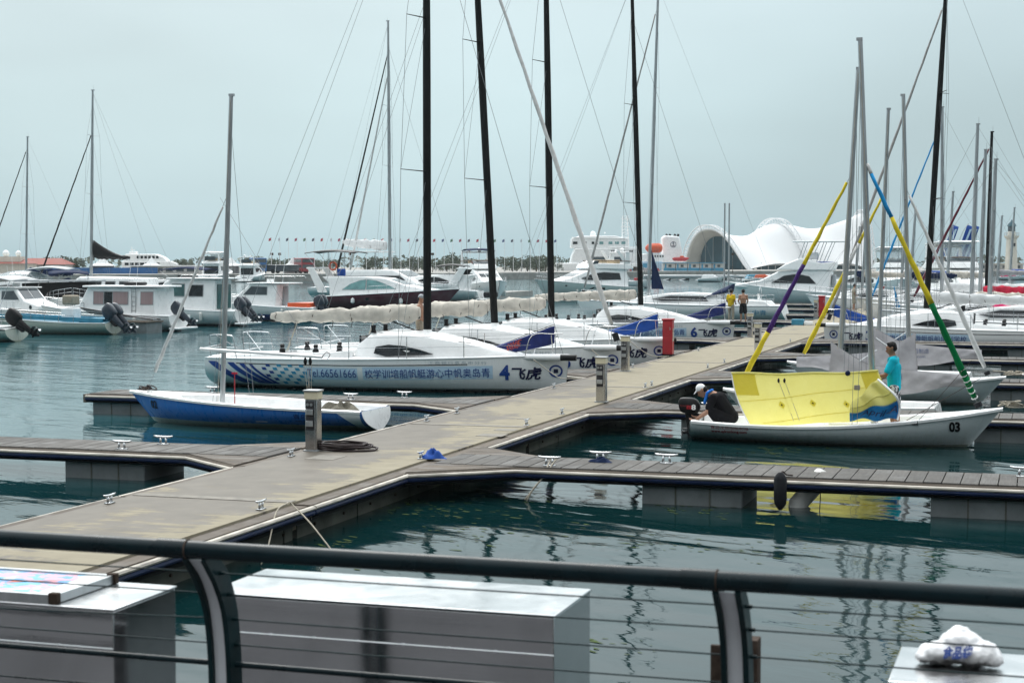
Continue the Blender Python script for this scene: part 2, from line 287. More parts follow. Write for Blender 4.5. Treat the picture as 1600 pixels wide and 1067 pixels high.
# ------------------------------------------------------------------ mesh builder
class MB:
    def __init__(s): s.v = []; s.f = []
    def add(s, vs, fs):
        o = len(s.v); s.v += [tuple(p) for p in vs]; s.f += [tuple(i + o for i in f) for f in fs]; return s
    def bx(s, x0, x1, y0, y1, z0, z1):
        return s.add([(x0, y0, z0), (x1, y0, z0), (x1, y1, z0), (x0, y1, z0), (x0, y0, z1), (x1, y0, z1), (x1, y1, z1), (x0, y1, z1)],
                     [(3, 2, 1, 0), (4, 5, 6, 7), (0, 1, 5, 4), (1, 2, 6, 5), (2, 3, 7, 6), (3, 0, 4, 7)])
    def loft(s, rings, closed=True, caps=True):
        n = len(rings[0]); o = len(s.v)
        for r in rings: s.v += [tuple(p) for p in r]
        for i in range(len(rings) - 1):
            for j in range(n if closed else n - 1):
                k = (j + 1) % n; s.f.append((o + i * n + j, o + i * n + k, o + (i + 1) * n + k, o + (i + 1) * n + j))
        if caps and closed: s.f.append(tuple(o + j for j in reversed(range(n)))); s.f.append(tuple(o + (len(rings) - 1) * n + j for j in range(n)))
        return s
    def tube(s, pts, r, n=6, closed=False, sq=(1, 1)):
        pts = [Vector(p) for p in pts]; m = len(pts); rs = r if isinstance(r, (list, tuple)) else [r] * m; rings = []; pu = None
        for i, p in enumerate(pts):
            t = (pts[(i + 1) % m] - pts[i - 1]) if closed else (pts[min(i + 1, m - 1)] - pts[max(i - 1, 0)])
            t = t.normalized() if t.length > 1e-9 else Vector((0, 0, 1))
            if pu is None: pu = Vector((0, 0, 1)) if abs(t.z) < .9 else Vector((1, 0, 0))
            a = t.cross(pu).normalized(); pu = a.cross(t).normalized()
            rings.append([p + (a * cos(2 * pi * k / n) * sq[0] + pu * sin(2 * pi * k / n) * sq[1]) * rs[i] for k in range(n)])
        if closed: rings.append(rings[0])
        return s.loft(rings, True, not closed)
    def cyl(s, p0, p1, r0, r1=None, n=10): return s.tube([p0, p1], [r0, r0 if r1 is None else r1], n)
    def prism(s, poly, ya, yb, plane='xz'):
        """polygon in a plane, pushed out from ya to yb (numbers or functions of the point)"""
        fa = ya if callable(ya) else (lambda *_: ya); fb = yb if callable(yb) else (lambda *_: yb); P = []
        for f in (fa, fb):
            for (a, b) in poly:
                c = f(a, b); P.append((a, c, b) if plane == 'xz' else (a, b, c) if plane == 'xy' else (c, a, b))
        n = len(poly)
        return s.add(P, [tuple(range(n)), tuple(reversed(range(n, 2 * n)))] + [(i, i + n, (i + 1) % n + n, (i + 1) % n) for i in range(n)])
    def ball(s, c, r, n=10, m=7):
        r = r if isinstance(r, (tuple, list)) else (r, r, r); rings = []
        for i in range(m + 1):
            a = -pi / 2 + pi * i / m; a = max(-pi / 2 + .05, min(pi / 2 - .05, a))
            rings.append([(c[0] + r[0] * cos(a) * cos(2 * pi * k / n), c[1] + r[1] * cos(a) * sin(2 * pi * k / n), c[2] + r[2] * sin(a)) for k in range(n)])
        return s.loft(rings)
    def grid(s, fn, nu, nv):
        P = [fn(i / nu, j / nv) for i in range(nu + 1) for j in range(nv + 1)]
        return s.add(P, [(i * (nv + 1) + j, (i + 1) * (nv + 1) + j, (i + 1) * (nv + 1) + j + 1, i * (nv + 1) + j + 1) for i in range(nu) for j in range(nv)])
    def mesh(s, name, m, smooth=False):
        me = bpy.data.meshes.new(name); me.from_pydata(s.v, [], s.f); me.materials.append(MATS[m] if isinstance(m, str) else m)
        b = bmesh.new(); b.from_mesh(me); bmesh.ops.recalc_face_normals(b, faces=b.faces); b.to_mesh(me); b.free()
        if smooth:
            for p in me.polygons: p.use_smooth = True
        return me
    def build(s, name, m, parent=None, smooth=False, bevel=0., seg=2, solid=0., sub=0, auto=True):
        o = bpy.data.objects.new(name, s.mesh(name, m, smooth or bevel > 0)); COL.objects.link(o); o.parent = parent
        if solid: md = o.modifiers.new('solid', 'SOLIDIFY'); md.thickness = solid; md.offset = 0
        if bevel: md = o.modifiers.new('bevel', 'BEVEL'); md.width = bevel; md.segments = seg; md.limit_method = 'ANGLE'; md.angle_limit = radians(35); md.harden_normals = False
        if sub: md = o.modifiers.new('sub', 'SUBSURF'); md.levels = sub; md.render_levels = sub
        if (smooth and auto) or bevel > 0:
            try: o.data.set_sharp_from_angle(angle=radians(42))
            except Exception: pass
        return o
def tag(o, label, cat, group=None):
    o['label'] = label; o['category'] = cat
    if group: o['group'] = group
    return o
def thing(name, label, cat, loc=(0, 0, 0), rz=0., group=None):
    o = bpy.data.objects.new(name, None); COL.objects.link(o); o.location = loc; o.rotation_euler = (0, 0, rz); o.empty_display_size = .2
    return tag(o, label, cat, group)
def struct(o): o['kind'] = 'structure'; return o
def shared(name, me, parent, loc, rz=0.):
    o = bpy.data.objects.new(name, me); COL.objects.link(o); o.parent = parent; o.location = loc; o.rotation_euler = (0, 0, rz); return o
def copy_tree(o, parent=None):
    c = o.copy(); COL.objects.link(c); c.parent = parent
    for ch in list(o.children): copy_tree(ch, c)
    return c
def sag(a, b, s, n=10):
    a = Vector(a); b = Vector(b); return [a.lerp(b, i / n) - Vector((0, 0, 4 * s * (i / n) * (1 - i / n))) for i in range(n + 1)]
def arc(pts, n=6):
    """rounded path through points (Catmull-Rom)"""
    P = [Vector(p) for p in pts]; P = [P[0] * 2 - P[1]] + P + [P[-1] * 2 - P[-2]]; out = []
    for i in range(1, len(P) - 2):
        for k in range(n):
            t = k / n; a, b, c, d = P[i - 1:i + 3]
            out.append(.5 * ((2 * b) + (c - a) * t + (2 * a - 5 * b + 4 * c - d) * t * t + (3 * b - a - 3 * c + d) * t ** 3))
    return out + [P[-2]]
# lettering: the words as flat glyph meshes, laid onto a surface by a mapping (u, v) -> point
_txt = {}
def glyphs(s, size, bold=0., shear=0., spacing=1.):
    k = (s, size, bold, shear, spacing)
    if k not in _txt:
        cu = bpy.data.curves.new('glyphs', 'FONT'); cu.body = s; cu.size = size; cu.offset = bold; cu.shear = shear; cu.space_character = spacing; cu.resolution_u = 3; cu.fill_mode = 'FRONT'
        o = bpy.data.objects.new('glyphs', cu); COL.objects.link(o); bpy.context.view_layer.update()
        me = bpy.data.meshes.new_from_object(o.evaluated_get(bpy.context.evaluated_depsgraph_get()))
        vs = [tuple(v.co) for v in me.vertices]; fs = [tuple(p.vertices) for p in me.polygons]
        bpy.data.objects.remove(o); bpy.data.meshes.remove(me)
        x0 = min(v[0] for v in vs); x1 = max(v[0] for v in vs); _txt[k] = ([(v[0] - x0, v[1]) for v in vs], fs, x1 - x0)
    return _txt[k]
def lettering(parent, s, fn, m, size, width=None, name='lettering', **k):
    vs, fs, wd = glyphs(s, size, **k); q = width / wd if width else 1.
    o = MB().add([fn(x * q, y) for x, y in vs], fs).build(name, m, parent); return o
# ================================================================== the setting
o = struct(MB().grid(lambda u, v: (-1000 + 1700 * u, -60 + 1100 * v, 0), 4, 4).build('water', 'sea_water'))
DK = .5
WX0, WX1 = -12.05, -9.62
FY = [25.75, 36.45, 47.3, 58.2, 69.1, 80.2, 91.5, 103, 115, 128]       # centre lines of the fingers along the pier
# main pier: floating concrete sections with a joint at each finger
pier = bpy.data.objects.new('pier_walkway', None); COL.objects.link(pier); struct(pier)
ends = [9.5, 20.4] + [y + 5.3 for y in FY] + [150]
for a, b in zip(ends[:-1], ends[1:]):
    MB().bx(WX0, WX1, a + .012, b - .012, .12, DK).build('deck_section', 'deck_concrete', pier)
    for x0, x1, sgn in ((WX0 - .24, WX0 - .004, -1), (WX1 + .004, WX1 + .24, 1)):
        k = a
        while k < b - .1:
            e = min(k + 3.6, b - .01); MB().bx(x0, x1, k + .01, e - .006, .30, DK - .03 + random.uniform(-.006, .006)).build('edge_board', 'waler_y', pier); k += 3.6
        xe = x1 if sgn > 0 else x0
        MB().tube([(xe + sgn * .045, a + .02, .435), (xe + sgn * .045, b - .02, .435)], .042, 8, sq=(1.1, .75)).build('fender_cap', 'fender_white', pier, True)
        MB().tube([(xe + sgn * .045, a + .02, .372), (xe + sgn * .045, b - .02, .372)], .040, 8).build('fender_strip', 'fender_blue', pier, True)
        MB().bx(min(xe, xe - sgn * .30), max(xe, xe - sgn * .30), a + .02, b - .02, .26, .335).build('fender_base', 'fender_black', pier)
    # floats below: panels with upright joints and bolts
    k = a + .05
    while k < b - .2:
        e = min(k + 2.1, b - .05)
        MB().bx(WX0 - .02, WX1 + .02, k, e - .05, -.5, .27).build('float_panel', 'float_dark', pier); k += 2.1
bolts = MB()
for i in range(140):
    bolts.cyl((WX1 + .02, 12 + i, .12), (WX1 + .045, 12 + i, .12), .022, n=6)
bolts.build('bolt_row', 'rust', pier)['kind'] = 'stuff'
for (x, y, a, b) in ((-9.8, 29.4, .5, .22), (-9.85, 30.4, .4, .16), (-11.3, 25.2, .5, .3), (-10.2, 32.7, .25, .12)):
    MB().bx(x - a / 2, x + a / 2, y - b, y + b, DK, DK + .006).build('hatch_plate', 'joint', pier)
for y in ends[1:-1]: MB().bx(WX0 + .02, WX1 - .02, y - .11, y + .11, DK + .002, DK + .008).build('joint_plate', 'joint', pier)

PLK = MB().bx(-.124, .124, -.66, .66, 0, .045).mesh('plank', 'plank')
GUS = {}
SIDEW = {-1: 'on the left of the pier', 1: 'on the right of the pier'}
ORD = ['nearest', 'second', 'third', 'fourth', 'fifth', 'sixth', 'seventh', 'eighth', 'ninth', 'tenth']
FLOATS = {(-1, 0): (3.1, 7.4), (1, 0): (4.25, 8.6), (-1, 1): (4, 9.2)}
def finger(i, sgn, length=10.1):
    Y = FY[i]; x0 = WX0 - .25 if sgn < 0 else WX1 + .25
    t = thing('finger_pontoon', f'grey timber finger pontoon {SIDEW[sgn]}, {ORD[i]} from the railing', 'pontoon', (x0, Y, 0), 0, 'finger pontoons along the pier')
    n = int(length / .265)
    for k in range(n):
        q = shared('plank', PLK, t, (sgn * (.15 + .265 * k), 0, DK - .045 + random.uniform(-.003, .003)), random.uniform(-.003, .003)); 
    L = sgn * (.15 + .265 * n - .13)
    g = 1.45
    for sy in (-1, 1):
        # gusset: boards laid in a triangle at the root
        for k in range(5):
            f0 = 1 - k / 5; x1 = g * f0
            y0 = .70 + .235 * k; y1 = y0 + .225
            xb = g * (1 - (k + 1) / 5)
            poly = [(0, y0), (sgn * x1, y0), (sgn * xb, y1), (0, y1)] if xb > 0 else [(0, y0), (sgn * x1, y0), (0, y1)]
            MB().prism([(x, sy * y) for x, y in poly], DK - .04, DK - .004, 'xy').build('gusset_board', 'waler', t)
        path = [(0, sy * 1.93), (sgn * g, sy * .80), (L, sy * .80)]
        MB().tube([(p[0], p[1] - sy * .055, DK - .075) for p in path], .055, 4, sq=(1, 1.2)).build('edge_board', 'waler', t)
        MB().tube([(p[0], p[1] + sy * .035, DK - .065) for p in path], .037, 8, sq=(1.1, .8)).build('fender_cap', 'fender_white', t, True)
        MB().tube([(p[0], p[1] + sy * .04, DK - .122) for p in path], .037, 8).build('fender_strip', 'fender_blue', t, True)
        MB().tube([(p[0], p[1] - sy * .01, DK - .175) for p in path], .034, 4, sq=(1, 1.1)).build('fender_base', 'fender_black', t)
    MB().bx(min(L, L + sgn * .09), max(L, L + sgn * .09), -.8, .8, DK - .22, DK - .015).build('end_board', 'waler_y', t)
    for fx in FLOATS.get((sgn, i), (2.6, 5.6, 8.8)):
        xa, xb = sorted((sgn * (fx - .78), sgn * (fx + .78)))
        MB().bx(xa, xb, -.70, .70, -.4, DK - .13).build('float', 'float_grey', t, bevel=.02, seg=1)
        for u in (.34, .68): MB().bx(xa + (xb - xa) * u - .012, xa + (xb - xa) * u + .012, -.712, .712, -.4, DK - .14).build('float_joint', 'float_dark', t)
    MB().bx(min(0, L), max(0, L), -.06, .06, DK - .2, DK - .06).build('beam', 'float_dark', t)
    return t
for i in range(10):
    finger(i, -1); finger(i, 1)
# cleats
def cleat_mesh():
    m = MB(); m.bx(-.10, .10, -.05, .05, 0, .015)
    for s in (-1, 1): m.cyl((s * .055, 0, .01), (s * .05, 0, .12), .022, .02, 8)
    m.tube([(-.19, 0, .150), (-.13, 0, .135), (0, 0, .128), (.13, 0, .135), (.19, 0, .150)], [.012, .02, .024, .02, .012], 8); return m.mesh('cleat', 'steel', True)
CL = cleat_mesh()
def cleat(x, y, rz, label, sc=1.):
    o = bpy.data.objects.new('cleat', CL); COL.objects.link(o); o.location = (x, y, DK + (.004 if abs(x + 10.8) < 1.3 else -.004)); o.rotation_euler = (0, 0, rz); o.scale = (sc, sc, sc)
    return tag(o, label, 'cleat', 'mooring cleats')
for px, py, r, lb in ((168, 786, 1, 'steel cleat on the left pier edge nearest the railing'), (450, 798, 1, 'steel cleat with thin ropes on the right pier edge'), (462, 713, 1, 'steel cleat beside the foot of the near power pedestal'),
    (636, 657, 1, 'steel cleat on pier edge by the stern of the blue dinghy'), (722, 646, 1, 'steel cleat at the root of the finger beside the blue dinghy'), (664, 717, 1, 'steel cleat under the crumpled blue cloth'),
    (838, 665, 1, 'steel cleat on the right pier edge past the blue cloth'), (878, 647, 1, 'steel cleat alone on the bare pier edge above the dark water'), (1018, 606, 1, 'nearer steel cleat of a pair beside the cream pedestal'), (1032, 603, 1, 'farther steel cleat of a pair beside the cream pedestal'),
    (884, 607, 1, 'steel cleat at the bow of the boat numbered four'), (1001, 575, 1, 'steel cleat in the middle reach of pier edge before the red cabinet'), (1083, 548, 1, 'steel cleat just beyond the nearest red cabinet'), (1110, 575, 1, 'steel cleat on the right edge opposite the red cabinet'), (1147, 567, 1, 'steel cleat by the foot of the yellow and purple furled sail'), (1230, 534, 1, 'steel cleat on the right edge far along the pier')):
    p = G(px, py, DK); x = p.x
    if abs(x - WX0) < .6: x = WX0 + .12
    if abs(x - WX1) < .6: x = WX1 - .12
    cleat(x, p.y, pi / 2 if r else 0, lb, .8)
for sx, i, x, sy, lb in ((-1, 0, 2.6, .45, 'steel cleat on the far side of the near left finger'), (-1, 0, 2.9, -.45, 'steel cleat on the front side of the near left finger'), (1, 0, 2.5, .45, 'front-most steel cleat on the near right finger by the black cloth'), (1, 0, 3.6, .45, 'steel cleat behind the black cloth on the near right finger'),
    (1, 0, 1.9, -.45, 'steel cleat with a rope trailing to the water'), (1, 0, 9.1, .45, 'steel cleat at the outer end of the near right finger'), (-1, 1, 7.3, .45, 'steel cleat by the bow of the blue dinghy'), (-1, 1, 2.2, .45, 'outer steel cleat of two behind the blue dinghy stern'), (-1, 1, 3.2, -.45, 'inner steel cleat of two behind the blue dinghy stern'), (1, 1, 2.4, -.45, 'steel cleat behind the crouching man'),
    (1, 1, 9.2, .4, 'steel cleat heaped with rope by the bow of dinghy three'), (1, 2, 9.0, .4, 'steel cleat heaped with rope by the bow of the pale dinghy')):
    x0 = WX0 - .25 if sx < 0 else WX1 + .25
    cleat(x0 + sx * x, FY[i] + sy, 0, lb)
# power pedestals
def pedestal(p, label, lamp=True, wide=.22, h=1.05, body='stainless_post'):
    t = thing('power_pedestal', label, 'pedestal', (p[0], p[1], DK), 0, 'power pedestals along the pier')
    MB().bx(-wide / 2 - .03, wide / 2 + .03, -.13, .13, 0, .02).build('base_plate', 'alu_dull', t)
    MB().bx(-wide / 2, wide / 2, -.1, .1, .02, h - .16).build('body', body, t, bevel=.008)
    MB().bx(-wide / 2 - .012, wide / 2 + .012, -.112, .112, h - .16, h - .03).build('lamp_band', 'lamp_cream', t, bevel=.006)
    MB().bx(-wide / 2 - .03, wide / 2 + .03, -.13, .13, h - .03, h).build('cap', 'alu_dull', t, bevel=.006)
    f = MB().bx(-wide / 2 + .02, wide / 2 - .05, -.108, -.098, .36, h - .19).build('front_panel', 'socket', t)
    for z in (.42, .62):
        s = MB().bx(-.07, .05, -.15, -.108, z, z + .11).build('socket', 'socket', t, bevel=.006); MB().bx(-.075, .055, -.156, -.148, z + .01, z + .10).build('socket_lid', 'alu', s, bevel=.003)
    for x in (-.055, .01): MB().cyl((x, -.112, .80), (x, -.122, .80), .026, n=10).build('meter', 'alu', t)
    MB().bx(wide / 2 - .045, wide / 2 - .025, -.112, -.1, .04, h - .18).build('edge_strip', 'steel', t)
    return t
pedestal(G(490, 704, DK), 'tall steel power pedestal with cream lamp band beside the coiled hose')
pedestal(G(940, 628, DK), 'steel power pedestal with cream lamp band by the bow of boat four')
pedestal(G(977, 580, DK), 'steel power pedestal between the two white bows with blue ring emblems')
pedestal(G(1184, 551, DK), 'cream-sided power pedestal alone in the middle distance of the pier', body='column_pale')
pedestal(G(1172, 527, DK), 'grey power pedestal near the bow of boat six')
pedestal(G(1275, 497, DK), 'small grey power pedestal beside the second red cabinet')
pedestal(G(1404, 478, DK), 'small dark power pedestal far down the pier behind the blue streamer')
# red fire cabinets
def cabinet(p, label):
    t = thing('fire_cabinet', label, 'cabinet', (p[0], p[1], DK), 0, 'red fire cabinets along the pier')
    MB().bx(-.18, .18, -.17, .17, 0, .06).build('plinth', 'black', t)
    MB().bx(-.17, .17, -.16, .16, .06, 1.22).build('body', 'red_paint', t, bevel=.015)
    MB().bx(-.14, .14, -.175, -.16, .70, 1.16).build('door', 'red_paint', t, bevel=.006); MB().bx(-.14, .14, -.175, -.16, .12, .64).build('door', 'red_paint', t, bevel=.006)
    MB().bx(-.2, .2, -.19, .19, 1.22, 1.28).build('lid', 'red_paint', t, bevel=.02)
    MB().bx(.17, .182, -.09, .09, .5, .95).build('notice_plate', 'fender_white', t); MB().cyl((.1, -.185, .9), (.1, -.185, 1.0), .012).build('handle', 'steel', t)
cabinet(G(1044, 556, DK), 'red fire cabinet beside the bow with the ring emblem, nearest of three')
cabinet(G(1284, 497, DK), 'red fire cabinet in front of the white sport fishing yacht')
cabinet(G(1378, 473, DK), 'small red fire cabinet far along the pier, farthest of three')
# coiled hose, cloths, ropes lying about
def coil(name, c, turns, r0, r1, rad, m, label, cat, z0=DK):
    P = []; n = 26
    for i in range(int(turns * n)):
        a = 2 * pi * i / n; k = i / (turns * n); r = r0 + (r1 - r0) * abs(sin(3.1 * k * pi)) + .03 * sin(a * 1.37)
        P.append((c[0] + r * 1.25 * cos(a) + .10 * sin(a * .31), c[1] + r * .9 * sin(a) + .05 * cos(a * .23), z0 + rad + rad * 1.6 * (i // n) * .55 + .004 * sin(a * 5)))
    tag(MB().tube(P, rad, 6).build(name, m, None, True, auto=False), label, cat); return P
p = G(535, 702, DK); coil('hose', p, 7, .22, .42, .018, 'hose', 'dark reddish hose coiled on the pier by the pedestal', 'hose')
def crumple(name, c, rx, ry, h, m, label, cat, seed=1, z=DK, rz=0.):
    rnd = random.Random(seed); ph = [rnd.uniform(0, 6) for _ in range(6)]
    def f(u, v):
        a = 2 * pi * v; r = u; k = 1 + .18 * sin(3 * a + ph[0]) + .12 * sin(5 * a + ph[1]); zz = h * (1 - r ** 2.2) * (1 + .35 * sin(4 * a + ph[2] + 3 * r) + .25 * sin(9 * r + ph[3] + 2 * a))
        x, y = rx * r * k * cos(a), ry * r * k * sin(a); return (c[0] + x * cos(rz) - y * sin(rz), c[1] + x * sin(rz) + y * cos(rz), z + .006 + max(0, zz))
    return tag(MB().grid(f, 9, 36).build(name, m, None, True, auto=False), label, cat)
p = G(676, 716, DK); crumple('cloth', p, .22, .14, .11, 'royal', 'crumpled blue cloth lying by a cleat on the pier', 'cloth', 3)
p = G(940, 722, DK); crumple('cloth', p, .18, .10, .06, 'navy', 'small dark crumpled cloth on the near right finger', 'cloth', 5)
p = G(1253, 508, DK); t = thing('crate', 'blue and white storage crate on the pier before the cruiser', 'crate', (p.x, p.y, DK))
MB().bx(-.5, .1, -.25, .25, 0, .3).build('body', 'sea_blue', t, bevel=.02); MB().bx(.12, .55, -.2, .2, 0, .2).build('white_tub', 'gelcoat', t, bevel=.03)
# ropes trailing off the cleats
def rope(pts, r, m, label, name='rope', n=5): return tag(MB().tube(arc(pts, 5), r, n).build(name, m, None, True, auto=False), label, 'rope')
c0 = G(450, 797, DK)
rope([(c0.x, c0.y, .60), (-9.4, c0.y - .3, .52), (-9.22, c0.y - .9, .2), (-9.15, c0.y - 1.25, .02)], .011, 'rope', 'thin rope hanging from the pier edge straight down to the water')
rope([(c0.x, c0.y + .05, .60), (-9.35, c0.y + .1, .55), (-9.0, c0.y - .1, .35), (-8.55, c0.y - .35, .01)], .011, 'rope', 'thin rope slanting out from the pier edge to green weed')
q = G(858, 728, DK)
rope([(q.x, q.y + .25, .62), (q.x, q.y - .05, .53), (q.x - .02, q.y - .22, .38), (q.x - .25, q.y - .5, .02)], .014, 'rope', 'pale doubled rope hung over the edge of the near right finger')
rope([(q.x + .08, q.y + .25, .62), (q.x + .06, q.y - .05, .53), (q.x + .02, q.y - .22, .40), (q.x - .12, q.y - .45, .20), (q.x - .22, q.y - .5, .0)], .014, 'rope', 'second strand of rope knotted over the near right finger edge')
# black fender on the near right finger, and the slanting white pile
fp = AY(1220, 728, FY[0] - .93)
t = thing('boat_fender', 'black cylindrical fender hanging from the near right finger', 'fender', (fp.x, FY[0] - .96, .0))
MB().tube([(0, 0, .03), (0, 0, .06), (0, 0, .12), (0, 0, .2), (0, 0, .50), (0, 0, .56), (0, 0, .6)], [.02, .045, .085, .098, .098, .07, .03], 16).build('body', 'rubber', t, True)
MB().tube(arc([(0, 0, .58), (.02, .1, .60), (.05, .3, .53), (.12, .42, .51)]), .012, 6).build('lashing', 'rope_dark', t, True)
pp = AY(1252, 770, FY[0])
t = thing('mooring_pile', 'pale slanting pile under the near right finger entering the water', 'pile', (pp.x, FY[0], 0))
MB().tube([(-.12, -.4, -.9), (.0, -.30, .05), (.3, .2, .42)], .15, 16).build('tube', 'gelcoat_warm', t, True)
MB().tube([(.36, -.5, .4), (.37, -.62, .15), (.36, -.66, -.1)], .008, 5).build('line', 'rope_dark', t)
# promenade on which the camera stands and the front behind it
PZ = 1.3
struct(MB().bx(-60, 60, -30, 7.62, -2, PZ).build('promenade', 'paving'))
# floating weed between pier and fingers
alg = MB()
def blob(x, y, r, rnd):
    n = 7; st = rnd.uniform(1.5, 3.2); a0 = rnd.uniform(-.3, .3) - .31
    P = []
    for k in range(n):
        a = 2 * pi * k / n; q = r * rnd.uniform(.45, 1.15); dx, dy = q * st * cos(a), q * .8 * sin(a); P.append((x + dx * cos(a0) - dy * sin(a0), y + dx * sin(a0) + dy * cos(a0), .006))
    alg.add(P, [tuple(range(n))])
rnd = random.Random(3)
for (px, py, n, sx, sy) in ((640, 790, 46, 1.0, .7), (720, 800, 50, 1.2, .8), (770, 830, 40, 1.1, .9), (1085, 797, 26, .7, .5), (845, 780, 30, .6, .5), (700, 870, 24, 1.2, 1.3), (1180, 860, 22, .8, .8), (1000, 850, 22, .8, .8), (1240, 703, 40, 1.2, .5), (1330, 705, 40, 1.5, .45), (1200, 708, 18, .5, .4), (1440, 700, 14, .8, .3), (1120, 668, 16, .6, 1.2), (1000, 695, 16, .6, 1.2), (960, 1010, 14, .5, .5), (530, 850, 18, .25, .3), (1060, 640, 20, .8, 1.5), (1480, 585, 90, 1.6, 1.3), (1580, 585, 60, 1.4, 1.), (1200, 580, 40, 2.5, .8), (1100, 790, 14, .7, .4)):
    p = G(px, py, 0)
    for k in range(n): blob(p.x + rnd.gauss(0, sx * .55), p.y + rnd.gauss(0, sy * .55), rnd.uniform(.008, .038), rnd)
o = alg.build('floating_weed', 'algae'); o['kind'] = 'stuff'; o['label'] = 'yellow green weed floating between the pontoons'; o['category'] = 'weed'
# ================================================================== boats: shared builders (own axes: x forward from the stern, z up from the waterline)
class Hull:
    def __init__(s, L, B, bow, mid, st, draft=.4, rb=.3, rs=0., tm=.45, sw=.75, p=2.2, ex=2.6, kb=.35, ks=.6, fl=0., tip=.03):
        s.__dict__.update(locals())
    def hb(s, t):
        if t < s.tm: return s.B / 2 * (s.sw + (1 - s.sw) * sin(pi / 2 * t / s.tm))
        return max(s.tip, s.B / 2 * (1 - ((t - s.tm) / (1 - s.tm)) ** s.p))
    def sheer(s, t):
        a, b, c = s.st, s.mid, s.bow; return a * (1 - t) * (1 - 2 * t) + 4 * b * t * (1 - t) + c * t * (2 * t - 1)
    def keel(s, t):
        z = -s.draft
        if t < s.ks: z += s.draft * .85 * ((s.ks - t) / s.ks) ** 1.6
        if t > 1 - s.kb: z += (s.draft + .04) * ((t - 1 + s.kb) / s.kb) ** 2.6
        return z
    def pt(s, t, u, sd=1):
        h = s.hb(t); z = s.keel(t) + (s.sheer(t) - s.keel(t)) * u
        y = h * (1 - (1 - u) ** s.ex) * (1 - s.fl * (1 - u) * t)
        x = s.L * t - s.rb * (1 - u) * t ** 5 + s.rs * (1 - u) * (1 - t) ** 6
        return (x, sd * y, z)
    def side(s, x, z):
        t = x / s.L; u = .6
        for _ in range(8):
            t = max(0, min(1, t)); u = max(0, min(1, (z - s.keel(t)) / (s.sheer(t) - s.keel(t))))
            t = (x + s.rb * (1 - u) * t ** 5 - s.rs * (1 - u) * (1 - t) ** 6) / s.L
        return s.pt(max(0, min(1, t)), u)[1]
    def shell(s, nt_=36, ns=10):
        m = MB(); rings = []
        for i in range(nt_ + 1):
            t = i / nt_; t = 1 - (1 - t) ** 1.25
            us = [(j / ns) ** .8 for j in range(ns + 1)]
            rings.append([s.pt(t, u, 1) for u in reversed(us)] + [s.pt(t, u, -1) for u in us[1:]])
        m.loft(rings, False); m.f.append(tuple(range(2 * ns + 1))); return m
    def deck(s, nt_=30, cam=.04, inset=.0, dz=0.):
        m = MB(); R = []
        for i in range(nt_ + 1):
            t = i / nt_; x, y, z = s.pt(t, 1); y = max(.004, y - inset); z += dz
            R.append([(x, y * k, z + cam * (1 - k * k) * s.hb(t) / (s.B / 2) - .004) for k in (-1, -.6, -.2, .2, .6, 1)])
        return m.loft(R, False)
    def edge(s, dz=0., out=0., n=30, t0=0., t1=1.):
        return [[(s.pt(t, 1)[0], sd * (s.pt(t, 1)[1] + out), s.sheer(t) + dz) for t in [t0 + (t1 - t0) * i / n for i in range(n + 1)]] for sd in (1, -1)]
def hullparts(t, H, hm, dm, rub=None, rr=.025, cam=.05, rdz=-.02):
    H.shell().build('hull', hm, t, True)
    H.deck(cam=cam).build('deck', dm, t, True)
    if rub:
        a, b = H.edge(rdz, .008)
        MB().tube(a + list(reversed(b)), rr, 6, closed=False).build('rub_rail', rub, t, True)
def onhull(H, x0, z0, sd, off=.014, slope=0.):
    if sd < 0: return lambda u, v: (x0 + u, -H.side(x0 + u, z0 + v + slope * u) - off, z0 + v + slope * u)
    return lambda u, v: (x0 - u, H.side(x0 - u, z0 + v + slope * u) + off, z0 + v + slope * u)
def patch(t, H, x0, z0, wd, ht, sd, m, off=.004, name='sticker', shear=0., nu=6, nv=3, slope=0.):
    f = onhull(H, x0, z0, sd, off, slope); return MB().grid(lambda u, v: f(u * wd + shear * v * ht, v * ht), nu, nv).build(name, m, t)
def ring(t, fn, cx, cy, r0, r1, m, name='emblem', n=28):
    g = MB(); V = []
    for k in range(n):
        a = 2 * pi * k / n
        for r in (r0, r1): V.append(fn(cx + r * cos(a), cy + r * sin(a)))
    return g.add(V, [(2 * k, 2 * k + 1, (2 * k + 3) % (2 * n), (2 * k + 2) % (2 * n)) for k in range(n)]).build(name, m, t)
def house_fn(prof, w0, w1, tf=0.):
    zs = [p[1] for p in prof]; xs = [p[0] for p in prof]; z0, z1, x0, x1 = min(zs), max(zs), min(xs), max(xs)
    return lambda x, z: (w0 + (w1 - w0) * (z - z0) / max(1e-6, z1 - z0)) * (1 - tf * max(0, (x - x0) / (x1 - x0)) ** 2)
def house(t, prof, w0, w1, m, name='cabin', tf=0., bevel=.05, seg=3):
    """superstructure: side profile carried across the boat, narrowing upward; split lengthwise so the sides can taper"""
    f = house_fn(prof, w0, w1, tf); mb = MB().prism(prof, lambda x, z: -f(x, z), lambda x, z: f(x, z))
    o = mb.build(name, m, t, bevel=bevel, seg=seg); return o, f
